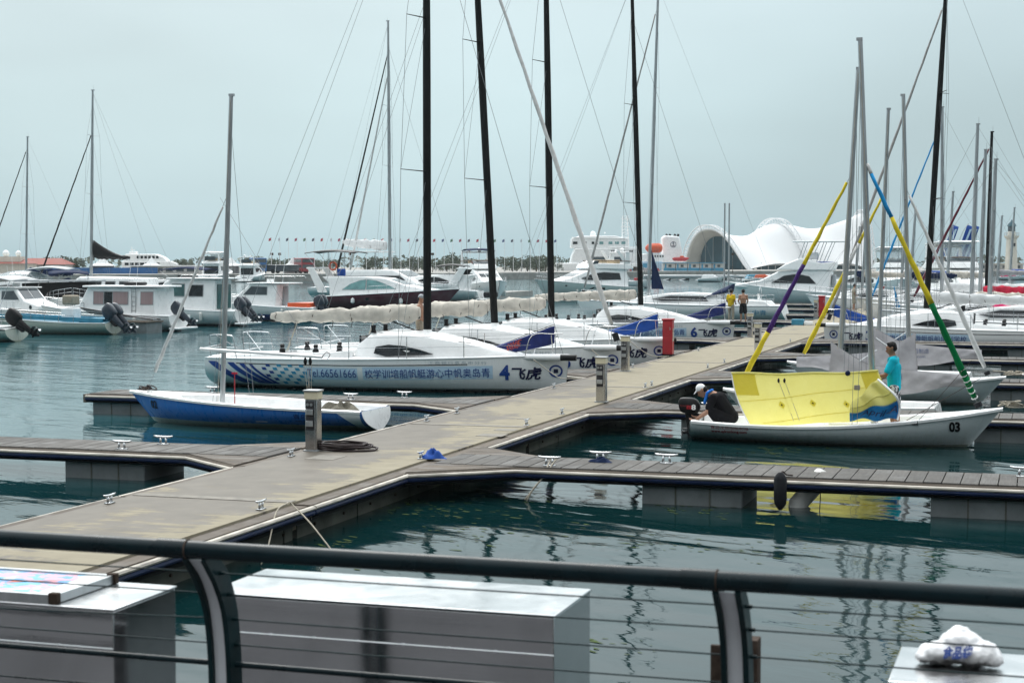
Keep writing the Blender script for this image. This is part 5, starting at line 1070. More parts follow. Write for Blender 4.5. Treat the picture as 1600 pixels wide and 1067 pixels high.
def pilothouse(name, label, loc, rz, hm='yacht_white2', sc=1., L=7.4, eng=2, cm='cowl_grey', tilt=.9, kind=0, group=None):
    """small cabin boat with outboards"""
    H = Hull(L, 2.6, 1.35, 1.0, .85, draft=.35, rb=1.0, rs=0, tm=.4, sw=.9, p=2.3, ex=2.4, kb=.5, fl=.2)
    t = boat(name, label, loc, rz, H, hm, group=group); t.scale = (sc,) * 3
    if kind == 0:      # sloped windscreen, long house, open back
        pr = [(1.3, .85), (1.25, 2.55), (3.9, 2.6), (4.4, 2.45), (5.2, 1.55), (6.3, 1.25), (6.3, 1.0), (4, .9)]
        o, f = house(t, pr, 1.10, .95, 'gelcoat', 'cabin', tf=.2, bevel=.08); shield(t, (4.45, 2.38), (5.15, 1.62), f, 'glass_mid', panes=3)
        sidewin(t, [(3.15, 1.65), (3.15, 2.3), (3.9, 2.3), (4.5, 1.65)], f, 'glass_green'); sidewin(t, [(2.0, 1.65), (2.0, 2.25), (2.85, 2.25), (2.85, 1.65)], f)
        MB().bx(1.18, 1.3, -.75, .75, .95, 2.3).build('door_glass', 'glass_green', t, bevel=.02); MB().bx(.75, 4.2, -1.15, 1.15, 2.58, 2.66).build('roof', 'gelcoat', t, bevel=.04)
    elif kind == 1:    # houseboat: square saloon with curtained windows, roof deck
        pr = [(.9, .8), (.9, 2.3), (5.0, 2.35), (5.5, 1.4), (6.6, 1.2), (6.6, .9), (4, .8)]
        o, f = house(t, pr, 1.15, 1.05, 'gelcoat', 'cabin', tf=.1, bevel=.06); MB().bx(.5, 5.2, -1.22, 1.22, 2.34, 2.44).build('roof', 'gelcoat', t, bevel=.04)
        for a, b, m_ in ((.98, 1.7, 'curtain'), (2.5, 3.4, 'curtain'), (3.45, 3.95, 'glass_dark'), (4.0, 4.6, 'curtain')): sidewin(t, [(a, 1.45), (a, 2.1), (b, 2.1), (b, 1.45)], f, m_)
        for k in range(2): MB().cyl((2.0 + k * .25, 1.12, 1.0), (2.0 + k * .25, 1.12, 2.4), .02, n=5).build('ladder_rail', 'alu', t)
        for z in (1.1, 1.35, 1.6, 1.85, 2.1): MB().cyl((2.0, 1.12, z), (2.25, 1.12, z), .015, n=5).build('ladder_rung', 'alu', t)
        MB().bx(2.2, 3.2, -.5, .4, 2.44, 2.62).build('dinghy_bundle', 'black', t, bevel=.08)
    else:              # walkaround with raked forward cabin and oval port
        pr = [(2.6, .85), (2.5, 2.3), (4.4, 2.35), (5.3, 1.6), (6.6, 1.3), (6.6, 1.0), (4, .9)]
        o, f = house(t, pr, 1.0, .85, 'gelcoat', 'cabin', tf=.2, bevel=.08); shield(t, (4.45, 2.3), (5.25, 1.65), f, 'glass_mid', panes=2)
        sidewin(t, [(3.2, 1.65), (3.2, 2.12), (4.3, 2.15), (4.85, 1.65)], f, 'glass_mid'); MB().bx(1.6, 4.6, -1.0, 1.0, 2.33, 2.40).build('roof', 'gelcoat', t, bevel=.03); MB().cyl((3.4, 0, 2.4), (3.4, 0, 2.62), .22, n=14).build('radome', 'gelcoat', t)
        MB().bx(2.42, 2.55, -.6, .0, .95, 2.15).build('door', 'screen_grey', t)
        for s in (1, -1): MB().cyl((5.9, s * .76, 1.2), (5.9, s * .83, 1.2), .13, n=14).build('porthole', 'glass_dark', t)
        MB().bx(.3, 1.8, -.9, .9, .86, 1.15).build('locker', 'orange', t, bevel=.03)
    for k in (0, 1): MB().tube([(2.2 + k * 1.2, .7 - k * 1.2, 2.4), (2.0 + k * 1.2, .7 - k * 1.2, 4.3 - .6 * k)], .012, 4).build('whip_antenna', 'gelcoat', t)
    for s in (1, -1): MB().tube([(1.3, s * .8, 2.68), (1.4, s * .8, 2.80), (3.4, s * .8, 2.80), (3.5, s * .8, 2.68)], .015, 5).build('roof_rail', 'steel', t)
    for x in (2.0, 4.4): MB().tube([(x, H.side(x, .5) + .12, .3), (x, H.side(x, .5) + .12, .38), (x, H.side(x, .5) + .12, .72), (x, H.side(x, .5) + .1, .8)], [.03, .10, .10, .02], 8).build('fender', 'gelcoat_warm', t, True)
    for k in range(eng): outboard(t, -.05, (k - (eng - 1) / 2) * .55, .72, tilt, 1.05, cm)
    rails(t, H, .6, .98, .45, 5, name='bow_rail', mid=False); MB().bx(-.5, .05, -1.1, 1.1, .12, .22).build('swim_platform', 'gelcoat', t, bevel=.03)
    return t, H
def cruiser_sail(name, label, loc, rz, L=12.5, hm='yacht_white', mast_h=16., mastm='alu', jib=None, cover='navy', sc=1., boom=True, hood='navy', wire=.007, fx=.97, group=None, rake=.35, mastx=.57, coverh=.0, bz=2.75):
    H = Hull(L, L * .30, 1.35, 1.1, 1.05, draft=.45, rb=.8, rs=-.35, tm=.42, sw=.72, p=2.1, ex=2.8, kb=.4, ks=.5)
    t = boat(name, label, loc, rz, H, hm, cat='sailboat', rub='alu', group=group)
    k = L / 12.5; pr = [(3.6 * k, 1.05), (3.7 * k, 1.72), (5.5 * k, 1.82), (7.2 * k, 1.70), (9.2 * k, 1.35), (9.6 * k, 1.2), (6 * k, 1.0)]
    o, f = house(t, pr, 1.15 * k, .9 * k, 'gelcoat', 'coachroof', tf=.4, bevel=.07); sidewin(t, [(4.2 * k, 1.3), (4.5 * k, 1.58), (6.5 * k, 1.6), (7.6 * k, 1.42), (7.0 * k, 1.28)], f)
    for s in (1, -1): MB().prism([(.6, 1.0), (3.6 * k, 1.05), (3.6 * k, 1.42), (.9, 1.3)], s * 1.0 * k, s * 1.25 * k).build('coaming', 'gelcoat', t, bevel=.04)
    MB().tube([(1.4, .42 * cos(2 * pi * i / 20), 1.75 + .42 * sin(2 * pi * i / 20)) for i in range(20)], .015, 5, closed=True).build('steering_wheel', 'steel', t); MB().cyl((1.5, 0, 1.0), (1.5, 0, 1.75), .08).build('binnacle', 'gelcoat', t)
    if hood:
        MB().grid(lambda u, v: (3.1 * k + 1.5 * k * u - .25 * cos(pi * (v - .5)), 1.15 * k * (2 * v - 1), 1.35 + (1.0 * sin(pi * (.08 + .84 * v)) ** .5) * (1 - u) ** .6), 8, 10).build('sprayhood', hood, t, True, solid=.03, auto=False)
    mx = L * mastx
    mastrig(t, (mx, 0, 1.5), (mx - rake, 0, mast_h), .10, .075, mastm, (mx - .25, L * .14, 1.1), [(.36, 1.0), (.67, .8)], (L * fx, 1.35, .97 if not jib else .93), [(.05, 0, 1.1)], wire, jib, taper=.75, sweep=-.1)
    if boom: boomcover(t, (mx - .15, 0, bz), (mx - L * .38, 0, bz - .05), .17 + coverh, cover, seed=int(L * 7), nt_=5, boomm='alu')
    rails(t, H, .06, .97, .6, 9, name='lifelines', r=.012)
    return t, H
R180 = pi
# ---- left basin: outboard boats with their sterns toward the open water
def L0(px, py): return G(px, py, 0)
# open skiff, blue inside
p = L0(163, 524); H = Hull(7.2, 2.2, .95, .68, .62, draft=.25, rb=.8, tm=.45, sw=.85, p=2.2, ex=2.4, kb=.45)
t = boat('open_skiff', 'open cream skiff with turquoise inside and twin tilted outboards', (p.x, p.y + 1.0, 0), R180, H, 'skiff', 'sea_blue', 'gelcoat_warm')
for s in (1, -1): MB().prism([(.2, .62), (6.3, .82), (6.3, 1.0), (.2, .84)], s * .80, s * .9).build('inner_liner', 'sea_blue', t)
MB().bx(2.2, 2.9, -.4, .4, .6, 1.35).build('console', 'gelcoat', t, bevel=.06); MB().bx(2.25, 2.85, -.38, .38, 1.5, 2.0).build('console_cover', 'khaki', t, bevel=.08); MB().bx(.4, 1.6, -.8, .8, .6, .82).build('stern_bench', 'sea_blue', t, bevel=.03)
rails(t, H, .25, .95, .35, 6, name='side_rail', mid=False)
for k in (-.3, .3): outboard(t, -.05, k, .62, .85, 1.15, 'cowl_grey')
# stern of a grey workboat at the frame edge
p = L0(52, 536); H = Hull(7.5, 2.4, 1.1, .75, .6, draft=.3, rb=.8, tm=.45, sw=.9, ex=2.6)
t = boat('work_boat', 'grey workboat stern with one big black outboard at the left edge', (p.x - 1.5, p.y + 1.0, 0), R180 + .05, H, 'skiff', 'deck_grey', 'rubber')
MB().bx(.3, 3, -1.1, 1.1, .58, .72).build('engine_deck', 'deck_grey', t, bevel=.02); outboard(t, -.05, 0, .62, 1.0, 1.15, 'black'); rails(t, H, .05, .8, .5, 5, name='side_rail')
p = L0(275, 519); pilothouse('cabin_houseboat', 'white houseboat with curtained square windows and a ladder to its roof', (p.x - .5, p.y + 1.3, 0), R180 + .0, kind=1, L=8.6, eng=1, sc=1., cm='cowl_grey', tilt=.9)
p = L0(378, 511); pilothouse('pilothouse_boat', 'white pilothouse boat with big side windows and glass stern door', (p.x - .5, p.y + 1.3, 0), R180, 'yacht_white', kind=0, L=8.6, eng=2, sc=1.05, cm='cowl_grey', tilt=.85)
p = L0(500, 503); pilothouse('pilot_boat', 'white and blue walkaround boat with an orange locker and dark outboards', (p.x - .6, p.y + 1.3, 0), R180, 'pilot_blue', kind=2, L=8.2, eng=2, sc=1., cm='cowl_grey', tilt=.5)
# low grey pontoon between the sterns
p0 = L0(150, 524); p1 = L0(204, 524); t = thing('work_pontoon', 'low grey pontoon heaped with poles between the skiff and houseboat', 'pontoon', ((p0.x + p1.x) / 2 - .4, p0.y + 3.4, 0))
MB().bx(-.95, .95, -.8, .8, -.3, .55).build('float', 'float_grey', t, bevel=.02); MB().bx(-1.0, 1.0, -.85, .85, .55, .62).build('deck', 'waler', t)
for k in range(7): MB().tube([(-3.2, -.5 + k * .15, 1.3 - .05 * k), (1.1, -.4 + k * .13, .70 + .03 * (k % 3))], .03, 5).build('pole', 'alu_dull' if k % 2 else 'rope_dark', t)
# second pier of the left basin, running away behind those boats
t = struct(MB().bx(-64, -53.5, 60, 64, 0, .5).bx(-56, -53.6, 64, 175, 0, .5).build('far_pier', 'quay_top'))
# cruisers farther back at left
p = D(70, 468, 112); t, H = express('express_cruiser', 'white cruiser under a clear plastic enclosure near the left edge', (p.x + 2, p.y, 0), R180 + .25, 'yacht_white', .95, 'glass_dark', arch=False)
MB().grid(lambda u, v: (1.6 + 3.4 * u, 1.3 * (2 * v - 1), 2.35 + .95 * sin(pi * (.1 + .8 * v)) ** .6 * sin(pi * (.12 + .7 * u)) ** .6), 10, 10).build('clear_enclosure', 'glass_clear', t, True, solid=.02, auto=False); bimini(t, -.3, 2.8, 3.3, 1.3, 'screen_grey', zl=2.3)
p = D(-95, 495, 96); t, H = pilothouse('cuddy_boat', 'white cuddy boat with windscreen and canopy at the left edge', (p.x + 1.2, p.y + 2.5, 0), -.35, 'yacht_white2', .95, 6.6, 0, kind=2)
bimini(t, 1.2, 4.4, 2.75, 1.1, 'canvas_white', zl=1.1)
p = D(8, 478, 100); H = Hull(9, 2.8, 1.5, 1.3, 1.2, draft=.4, rb=.8); t = boat('dark_launch', 'dark open launch lying behind the cuddy boat at far left', (p.x - 1, p.y + 2, 0), .3, H, 'school_hull', 'deck_grey', 'black'); house(t, [(1, 1.1), (1, 2.4), (5, 2.5), (5.6, 1.3)], 1.1, .95, 'black', 'cabin'); MB().bx(.6, 5.6, -1.25, 1.25, 2.5, 2.6).build('roof', 'screen_grey', t, bevel=.03)
p = D(95, 478, 102); H = Hull(8.5, 2.9, 1.7, 1.3, 1.0, draft=.5, rb=1.0, fl=.3); t = boat('bow_rider', 'pale sport boat with raked white frame seen bow on beside the skiff console', (p.x - 1.5, p.y + 3, 0), radians(-55), H, 'yacht_white2'); house(t, [(1.5, 1.0), (1.6, 1.9), (3.4, 1.95), (4.4, 1.4), (5.5, 1.3)], 1.1, .9, 'gelcoat', 'cuddy'); bimini(t, .8, 3.6, 2.9, 1.2, 'navy', zl=1.2); rails(t, H, .5, .98, .5, 6, name='bow_rail')
p = D(165, 462, 118); H = Hull(11.5, 5.2, 1.5, 1.35, 1.2, draft=.4, rb=.6, sw=.95, tm=.5, p=5.0); t = boat('sail_catamaran', 'white catamaran with a row of square saloon windows under the black sail cover', (p.x + 4.4, p.y + 2, 0), R180 + .05, H, 'yacht_white', cat='sailboat')
pr = [(2.2, 1.3), (2.2, 2.55), (6.6, 2.65), (7.8, 1.9), (8.6, 1.4)]; o, f = house(t, pr, 2.1, 1.8, 'gelcoat', 'saloon', tf=.15, bevel=.12)
for k in range(4): sidewin(t, [(2.6 + k * 1.1, 1.75), (2.6 + k * 1.1, 2.3), (3.35 + k * 1.1, 2.3), (3.35 + k * 1.1, 1.75)], f)
rails(t, H, .1, .95, .6, 9, name='lifelines')
zz = D(140, 145, 121).z
mastrig(t, (6.6, 0, 2.5), (6.3, 0, zz), .12, .09, 'alu', (6.3, 2.5, 1.3), [(.45, 1.2), (.76, .9)], (11.2, 1.5, .78), [(.2, 1.8, 1.3), (.2, -1.8, 1.3)], .008, ([(.03, .98, 'black')], .075), sweep=-.1)
boomcover(t, (6.2, 0, 4.05), (3.5, 0, 3.9), .15, 'black', seed=4, nt_=4, boomm='alu', sqz=1.3); MB().grid(lambda u, v: (6.35 - 2.6 * u, .12 * sin(pi * v), 4.0 + v * 1.25 * (1 - u) ** 1.5), 12, 5).build('stack_cover', 'black', t, True, solid=.18, auto=False)
p = D(48, 468, 140); cruiser_sail('sailing_yacht', 'distant sailing yacht with a dark furled jib near the left edge', (p.x + 6.4, p.y, 0), R180, 12, mast_h=D(47, 218, 142).z, jib=([(.04, .97, 'black')], .07), cover='navy', coverh=.1)
p = D(-60, 468, 110); cruiser_sail('sailing_yacht', 'sailing yacht mostly outside the left edge, only its rigging in view', (p.x + 4, p.y, 0), R180, 13, mast_h=17, cover='canvas_grey')
p = D(230, 462, 125); t, H = express('sport_cruiser', 'white sport cruiser with a navy top behind the houseboat', (p.x + 5, p.y + 2, 0), R180 + .1, 'yacht_white', .95, 'glass_dark', arch=False); bimini(t, .6, 4.6, 3.2, 1.35, 'navy', zl=2.3); MB().bx(2.0, 3.4, -.5, .5, 2.5, 2.8).build('canvas_bundle', 'black', t, bevel=.1)
# ---- centre of the basin
p = G(492, 484); t, H = express('express_yacht', 'maroon express yacht with arched green windows and white top', (p.x, p.y + 1.6, 0), -.02, 'yacht_maroon', 1.02, 'glass_cyan'); bimini(t, -1.0, 3.2, 4.25, 1.25, 'black', zl=2.6)
for (x, y) in ((.4, .9), (1.6, -.8)): MB().tube([(x + .3 * cos(a), y, 3.3 + .3 * sin(a)) for a in [2 * pi * i / 14 for i in range(14)]], .07, 6, closed=True).build('life_ring', 'orange', t, True) if x < 1 else MB().bx(x, x + .6, y - .2, y + .2, 2.55, 3.1).build('helm_cover', 'royal', t, bevel=.1)
p = D(618, 462, 152); H = Hull(14, 7.2, 1.7, 1.5, 1.3, draft=.4, rb=.5, sw=.96, tm=.5, p=5.5); t = boat('sail_catamaran', 'large white catamaran with very tall mast behind the maroon yacht', (p.x - 8.8, p.y + 3, 0), .06, H, 'yacht_white', cat='sailboat')
o, f = house(t, [(3.0, 1.4), (2.6, 2.9), (8.0, 3.0), (9.6, 2.2), (10.6, 1.6)], 2.9, 2.5, 'gelcoat', 'saloon', tf=.15, bevel=.2); sidewin(t, [(3.3, 1.95), (3.3, 2.35), (8.6, 2.4), (9.2, 2.0)], f); shield(t, (8.1, 2.92), (9.5, 2.28), f, 'glass_dark', .9, 4)
MB().bx(1.2, 6.6, -2.4, 2.4, 4.55, 4.66).build('hard_bimini', 'gelcoat', t, bevel=.04)
for s in (1, -1):
    for x in (1.6, 6.2): MB().cyl((x, s * 2.2, 2.9), (x, s * 2.2, 4.56), .04, n=6).build('post', 'steel', t)
mastrig(t, (6.9, 0, 2.9), (6.8, 0, D(604, 27, 152).z), .16, .12, 'alu', (6.5, 3.3, 1.5), [(.42, 1.5), (.66, 1.3)], (13.6, 1.7, .9), [(.4, 2.6, 1.4), (.4, -2.6, 1.4)], .010, None, sweep=-.1)
bz = 5.1; boomcover(t, (6.6, 0, bz), (2.2, 0, bz + .35), .34, 'canvas_white', seed=9, nt_=4, boomm='gelcoat')
T_ = Vector((6.8, 0, D(604, 27, 152).z)); B_ = Vector((6.9, 0, 2.9))
for fx, fr, mm, rr_ in ((1.6, .88, 'black', .11), (2.9, .80, 'stay_white', .12)):
    a = Vector((6.9 - (6.9 - fx) , 0, 2.6)); b = B_.lerp(T_, fr); MB().tube([a, a.lerp(b, .04), a.lerp(b, .96), b], [.02, rr_, rr_ * .5, .02], 8).build('furled_jib', mm, t, True)
p = G(742, 472); t, H = express('sport_cruiser', 'white cruiser with a dark swept radar arch left of the flybridge yacht', (p.x, p.y + 1.5, 0), R180 + .12, 'yacht_white', 1.0, 'glass_dark', arch=False)
for s in (1, -1): MB().prism([(2.0, 1.3), (3.0, 1.3), (1.7, 3.05), (1.0, 3.1)], s * 1.3, s * 1.44).build('arch_leg', 'black' if s < 0 else 'gelcoat', t, bevel=.05)
MB().bx(.9, 1.9, -1.44, 1.44, 2.98, 3.12).build('arch_top', 'gelcoat', t, bevel=.04); bimini(t, 1.2, 4.0, 3.2, 1.25, 'black', zl=2.4); MB().bx(-1.6, -.4, -.6, .6, .4, .9).build('tender', 'rubber', t, bevel=.15)
p = D(752, 466, 158); flyyacht('flybridge_yacht', 'white flybridge yacht under a navy bimini, bow toward the camera', (p.x - 4.2, p.y + 9, 0), radians(-58), .92, 'yacht_white', 'navy')
p = D(880, 464, 166); t, H = flyyacht('flybridge_yacht', 'white flybridge yacht with pale green hull and dark wood rail behind crossed furled sails', (p.x + 5.5, p.y + 7, 0), radians(-128), .92, 'yacht_green', None)
lettering(t, '培然', onhull(H, 10.9, 1.25, -1, .03), 'decal_dark', .5, 1.1, name='boat_name', shear=.2)
for s in (1, -1): MB().prism([(2.0, 4.0), (2.6, 4.0), (3.6, 5.2), (3.2, 5.25)], s * 1.38, s * 1.5).build('arch_brace', 'gelcoat', t, bevel=.03)
p = D(955, 442, 235); H = Hull(10, 2.8, 1.1, .9, .8, draft=.3, rb=.8); t = boat('tour_boat', 'open tour boat with plastic covered seat rows near the far quay', (p.x - 4, p.y, 0), .1, H, 'yacht_white'); house(t, [(.5, .8), (.8, 2.6), (5.5, 2.7), (6.6, 1.0)], 1.2, 1.0, 'glass_clear', 'clear_canopy', bevel=.1)
for k in range(7): MB().bx(.9 + k * .75, 1.4 + k * .75, -1.1, 1.1, .85, 1.9).build('seat_row', 'screen_grey', t, bevel=.06)
MB().bx(7.2, 8.0, -.4, .4, 1.0, 1.4).build('lifejacket_pile', 'red_paint', t, bevel=.1)
# ---- right of centre: sailing yacht by the two men, sport fisherman, boats along the pier
s_ = G(1212, 505); zt = 21
t, H = cruiser_sail('sailing_yacht', 'long white sailing yacht with navy sprayhood and sloping transom behind boat six', (s_.x + .2, s_.y + 1.6, 0), R180, 13.2, 'yacht_white', zt, 'alu', ([(.04, .97, 'stay_grey')], .085), 'navy', boom=False, hood='navy', rake=.55, mastx=.64)
lettering(t, '中青', onhull(H, 1.6, .5, 1, .03), 'decal_cyan', .34, .8, name='boat_name'); MB().grid(lambda u, v: (H.L * .64 - .2 - .75 * u, .02 * sin(7 * v), 2.0 + v * 2.4 * (1 - u)), 6, 10).build('mast_cover', 'navy', t, True, solid=.06, auto=False)
for k, px in enumerate((1131, 1138)):
    q = D(px, 490, 104); zt2 = D(px, 318, 104).z; tt = thing('dinghy_mast', ('left' if k == 0 else 'right') + ' one of two slim bare silver masts standing side by side beyond the men', 'mast', (q.x, q.y, .3))
    MB().tube([(0, 0, 0), (.02, 0, zt2 - .3)], [.055, .05], 8).build('spar', 'alu', tt, True); MB().bx(-1.2 if k == 0 else -.4, .4 if k == 0 else 1.6, -.5, .5, -.35, .15).build('hull', 'gelcoat_warm', tt, bevel=.15)
p = G(1335, 478); H = Hull(11.6, 4.0, 2.0, 1.35, .95, draft=.6, rb=1.5, tm=.4, sw=.9, p=2.3, ex=2.2, kb=.5, fl=.35)
t = boat('sport_fisher', 'white sport fishing yacht with tall tuna top and arched black side window', (p.x + .3, p.y + 2, 0), R180 + .02, H, 'yacht_white')
o, f = house(t, [(2.6, .95), (2.4, 2.9), (3.6, 3.05), (6.8, 2.9), (8.4, 2.1), (10.6, 1.75), (10.6, 1.5), (6, 1.2)], 1.6, 1.3, 'gelcoat', 'saloon', tf=.35, bevel=.12); sidewin(t, [(3.6, 1.85), (4.2, 2.45), (5.2, 2.65), (6.3, 2.5), (7.4, 1.9)], f); shield(t, (7.0, 2.8), (8.3, 2.2), f, 'glass_mid', panes=2)
house(t, [(2.2, 2.95), (2.0, 3.7), (3.2, 3.6), (5.0, 4.0), (6.2, 3.5), (7.0, 3.0)], 1.45, 1.25, 'gelcoat', 'flybridge', bevel=.1); MB().bx(3.6, 4.4, -.5, .5, 3.9, 4.5).build('console', 'gelcoat', t, bevel=.08)
MB().bx(1.2, 5.6, -1.35, 1.35, 5.35, 5.46).build('hardtop', 'gelcoat', t, bevel=.04)
for s in (1, -1):
    for x0, x1 in ((2.3, 3.0), (3.0, 3.6), (3.6, 4.4), (4.6, 5.2)): MB().tube([(x0, s * 1.1, 5.36), (x1, s * 1.2, 3.7)], .03, 5).build('tower_leg', 'steel', t)
rails(t, H, .45, .98, .65, 9, name='bow_rail'); MB().tube([(1.4, .6, 5.4), (1.0, .6, 7.0)], .012, 4).build('whip_antenna', 'gelcoat', t); MB().bx(2.15, 2.42, -1.2, .2, 1.3, 2.6).build('cockpit_door', 'screen_grey', t, bevel=.1)
MB().tube([(0, 2.0, .9), (.6, 2.05, .35), (1.4, 2.1, .3), (2.6, 2.1, .75)], .012, 4).build('dock_line', 'rope_dark', t); MB().bx(2.2, 4.4, .2, 1.2, 3.55, 3.7).build('blue_cover', 'royal', t, bevel=.05)
p = D(1385, 462, 165); flyyacht('flybridge_yacht', 'white yacht bow on behind the silver dinghy masts, right of the theatre', (p.x - 1.0, p.y + 11, 0), radians(-78), .95, 'yacht_white', None, hardtop=True, woodrail=False)
p = D(1500, 466, 128); flyyacht('flybridge_yacht', 'large white flybridge yacht with hardtop, bow on, near the lighthouse', (p.x - 2.5, p.y + 11, 0), radians(-68), .98, 'yacht_green', None, hardtop=True, shieldm='glass_dark')
p = D(1330, 458, 185); express('express_cruiser', 'small white cruiser beyond the stern of the sport fishing yacht', (p.x + 5, p.y, 0), R180, 'yacht_white', .9, 'glass_dark', arch=False)
p = D(1440, 455, 190); express('express_cruiser', 'white cruiser with dark hull window behind the black mast of boat three', (p.x + 5, p.y, 0), R180 - .1, 'yacht_white', 1.0, 'glass_dark', arch=True)
# sailing boats moored beyond boat three on the right
RS = [('white keelboat with a pink printed sail cover just beyond boat three', 76.5, 1.0, 'pink_cloth', 1545, 'alu', None, 12.5), ('keelboat with a long cream sail cover across the right edge', 84.5, 1.4, 'canvas', 1517, 'alu', None, 13.2), ('keelboat with twin silver spar and red lettered bag', 88, 2.6, 'red_cloth', 1530, 'alu', None, 13.0),
      ('keelboat with a black mast and dark maroon furled jib at right', 96, 3.4, 'canvas_white', 1540, 'carbon', ([(.04, .97, 'maroon')], .10), 13.4), ('white keelboat with tall silver mast and sky blue furled jib', 99, -.6, 'canvas_white', 1471, 'alu', ([(.02, .97, 'stay_sky')], .075), 16)]
for lb, Y, sx, cv, pxm, mm, jb, mh in RS:
    q = AY(pxm, 500, Y); L_ = 10.2; mtx = .57 * L_
    cruiser_sail('moored_keelboat', lb, (q.x + mtx, Y, 0), R180, L_, 'yacht_white', {1545: AY(1548, 250, Y).z, 1517: AY(1516, 195, Y).z, 1530: AY(1526, 235, Y).z, 1540: AY(1541, 207, Y).z, 1471: AY(1472, 168, Y).z}[pxm], mm, jb, cv, hood=None, coverh=.0, rake=.2 if pxm != 1471 else -.1, wire=.007, bz={1545: 1.55, 1517: 1.95, 1530: 2.2}.get(pxm, 2.2), group='keelboats moored beyond boat three')
for k, (px, Y, top) in enumerate(((1434, 112, 330), (1492, 118, 300), (1458, 125, 342), (1587, 150, 325), (1568, 140, 338), (1420, 118, 318), (1347, 122, 355), (1359, 118, 330))):
    q = AY(px, 470, Y); cruiser_sail('moored_yacht', 'small yacht ' + ('with bare mast between the big white yachts', 'with thin mast left of the largest white yacht', 'under a blue awning behind the black mast', 'at the right edge beneath the lighthouse', 'with grey cover in front of the lighthouse', 'with slim mast right of the distant bow on yacht', 'with mast rising before the theatre roof end', 'with second mast before the theatre roof end')[k], (q.x + 4, Y, 0), R180, 8., 'yacht_white', AY(px, top, Y).z, 'alu', None, ('navy', 'canvas', 'royal', 'royal', 'canvas_grey', 'canvas', 'navy', 'canvas')[k], hood=None, group='small yachts moored far along the right side')
# blue streamer hanging from the sky-blue jib's foot, sail banners
q = AY(1396, 505, 92); tag(MB().grid(lambda u, v: (q.x + (u - .5) * .5 * (1 - v) + .5 * (1 - v), 92 + .1 * sin(5 * v), q.z - .5 + 2.6 * v), 6, 14).build('streamer', 'stay_sky', None, True, solid=.01, auto=False), 'sky blue cloth streamer hanging by the far pier pedestal', 'streamer')
for k, px in enumerate((1455, 1478, 1487)):
    q = D(px, 440, 150); zt2 = 7.5 + k * .4; tt = thing('feather_banner', 'blue feather banner leaning right, ' + ('leftmost of the three', 'middle of the three', 'rightmost of the three')[k], 'banner', (q.x, q.y, .5))
    MB().tube(arc([(0, 0, 0), (.5, 0, 3), (1.3, 0, 5.6), (1.9, 0, 6.6)]), .03, 5).build('pole', 'alu', tt); MB().grid(lambda u, v: (.25 + v * 1.6 + (.55 * u - .05) , .05 * sin(6 * v + 3 * u), 1.6 + v * 4.9 - .2 * u), 5, 14).build('cloth', 'royal', tt, True, solid=.01, auto=False); MB().grid(lambda u, v: (.42 + v * 1.6 + .18 * u, -.09, 1.9 + v * 4.2), 2, 8).build('print', 'decal_pale', tt)
# ================================================================== far shore
edge = [G(px, py, 0) for px, py in ((-500, 444), (-60, 442), (230, 440.5), (400, 440), (700, 437.5), (960, 434), (1170, 432), (1420, 431.5), (1750, 431))]
QZ = 1.35
q = MB(); n = len(edge); far = [e * 1.0 + Vector((e.x, e.y, 0)).normalized() * 330 for e in edge]
q.add([(e.x, e.y, -1) for e in edge] + [(e.x, e.y, QZ) for e in edge], [(i, i + 1, i + n + 1, i + n) for i in range(n - 1)])
struct(q.build('quay_wall', 'stone'))
struct(MB().add([(e.x, e.y, QZ) for e in edge] + [(e.x, e.y, QZ) for e in far], [(i, i + 1, i + n + 1, i + n) for i in range(n - 1)]).build('far_ground', 'stone'))
def SF(px, d, z=QZ):                     # a spot on the far ground below photo column px
    v = D(px, 408, d); return Vector((v.x, v.y, z))
def local(px0, d): return (lambda px: (px - px0) * d / F), (lambda py: CZ + (408 - py) * d / F - QZ)
def far_thing(name, label, cat, px, d, group=None): return thing(name, label, cat, SF(px, d), YAW, group)
# trees along the quay
def crown_mesh(seed, r, h, nleaf=420):
    rnd = random.Random(seed); m = MB(); C = [(rnd.gauss(0, r * .42), rnd.gauss(0, r * .42), h * rnd.uniform(.18, .9), r * rnd.uniform(.34, .56)) for _ in range(12)]
    for i in range(nleaf):
        c = rnd.choice(C); v = Vector((rnd.gauss(0, 1), rnd.gauss(0, 1), rnd.gauss(0, 1))).normalized() * c[3] * rnd.uniform(.55, 1.1); p = Vector(c[:3]) + v; a = Vector((rnd.gauss(0, 1), rnd.gauss(0, 1), rnd.gauss(0, 1))).normalized(); b = a.cross(Vector((rnd.gauss(0, 1), rnd.gauss(0, 1), rnd.gauss(0, 1)))).normalized(); s = rnd.uniform(.13, .28) * (.5 + r * .35)
        m.add([p - a * s, p - b * s * .6, p + a * s, p + b * s * .6], [(0, 1, 2, 3)])
    return m.mesh('crown', 'leaf')
CR = [crown_mesh(i, 1.7 + .25 * (i % 3), 3.8 + .4 * (i % 4)) for i in range(6)]
TR = MB().tube([(0, 0, 0), (.05, .02, 1.2), (.0, .1, 2.4)], [.16, .12, .07], 6).tube([(.04, .02, 1.2), (.5, .2, 2.3)], [.07, .03], 5).tube([(.04, .02, 1.3), (-.5, -.1, 2.4)], [.07, .03], 5).mesh('trunk', 'bark')
rnd = random.Random(21)
def tree(px, d, sc, label='small dark green tree in the row along the far quay'):
    t = thing('quay_tree', label, 'tree', SF(px, d), rnd.uniform(0, 6), 'trees in the row along the far quay'); t.scale = (sc * rnd.uniform(1.0, 1.35), sc * rnd.uniform(1.0, 1.35), sc)
    shared('trunk', TR, t, (0, 0, 0)); shared('crown', rnd.choice(CR), t, (0, 0, 0), rnd.uniform(0, 6))
for k in range(64): tree(rnd.uniform(396, 880), rnd.uniform(390, 480), rnd.uniform(.45, .7))
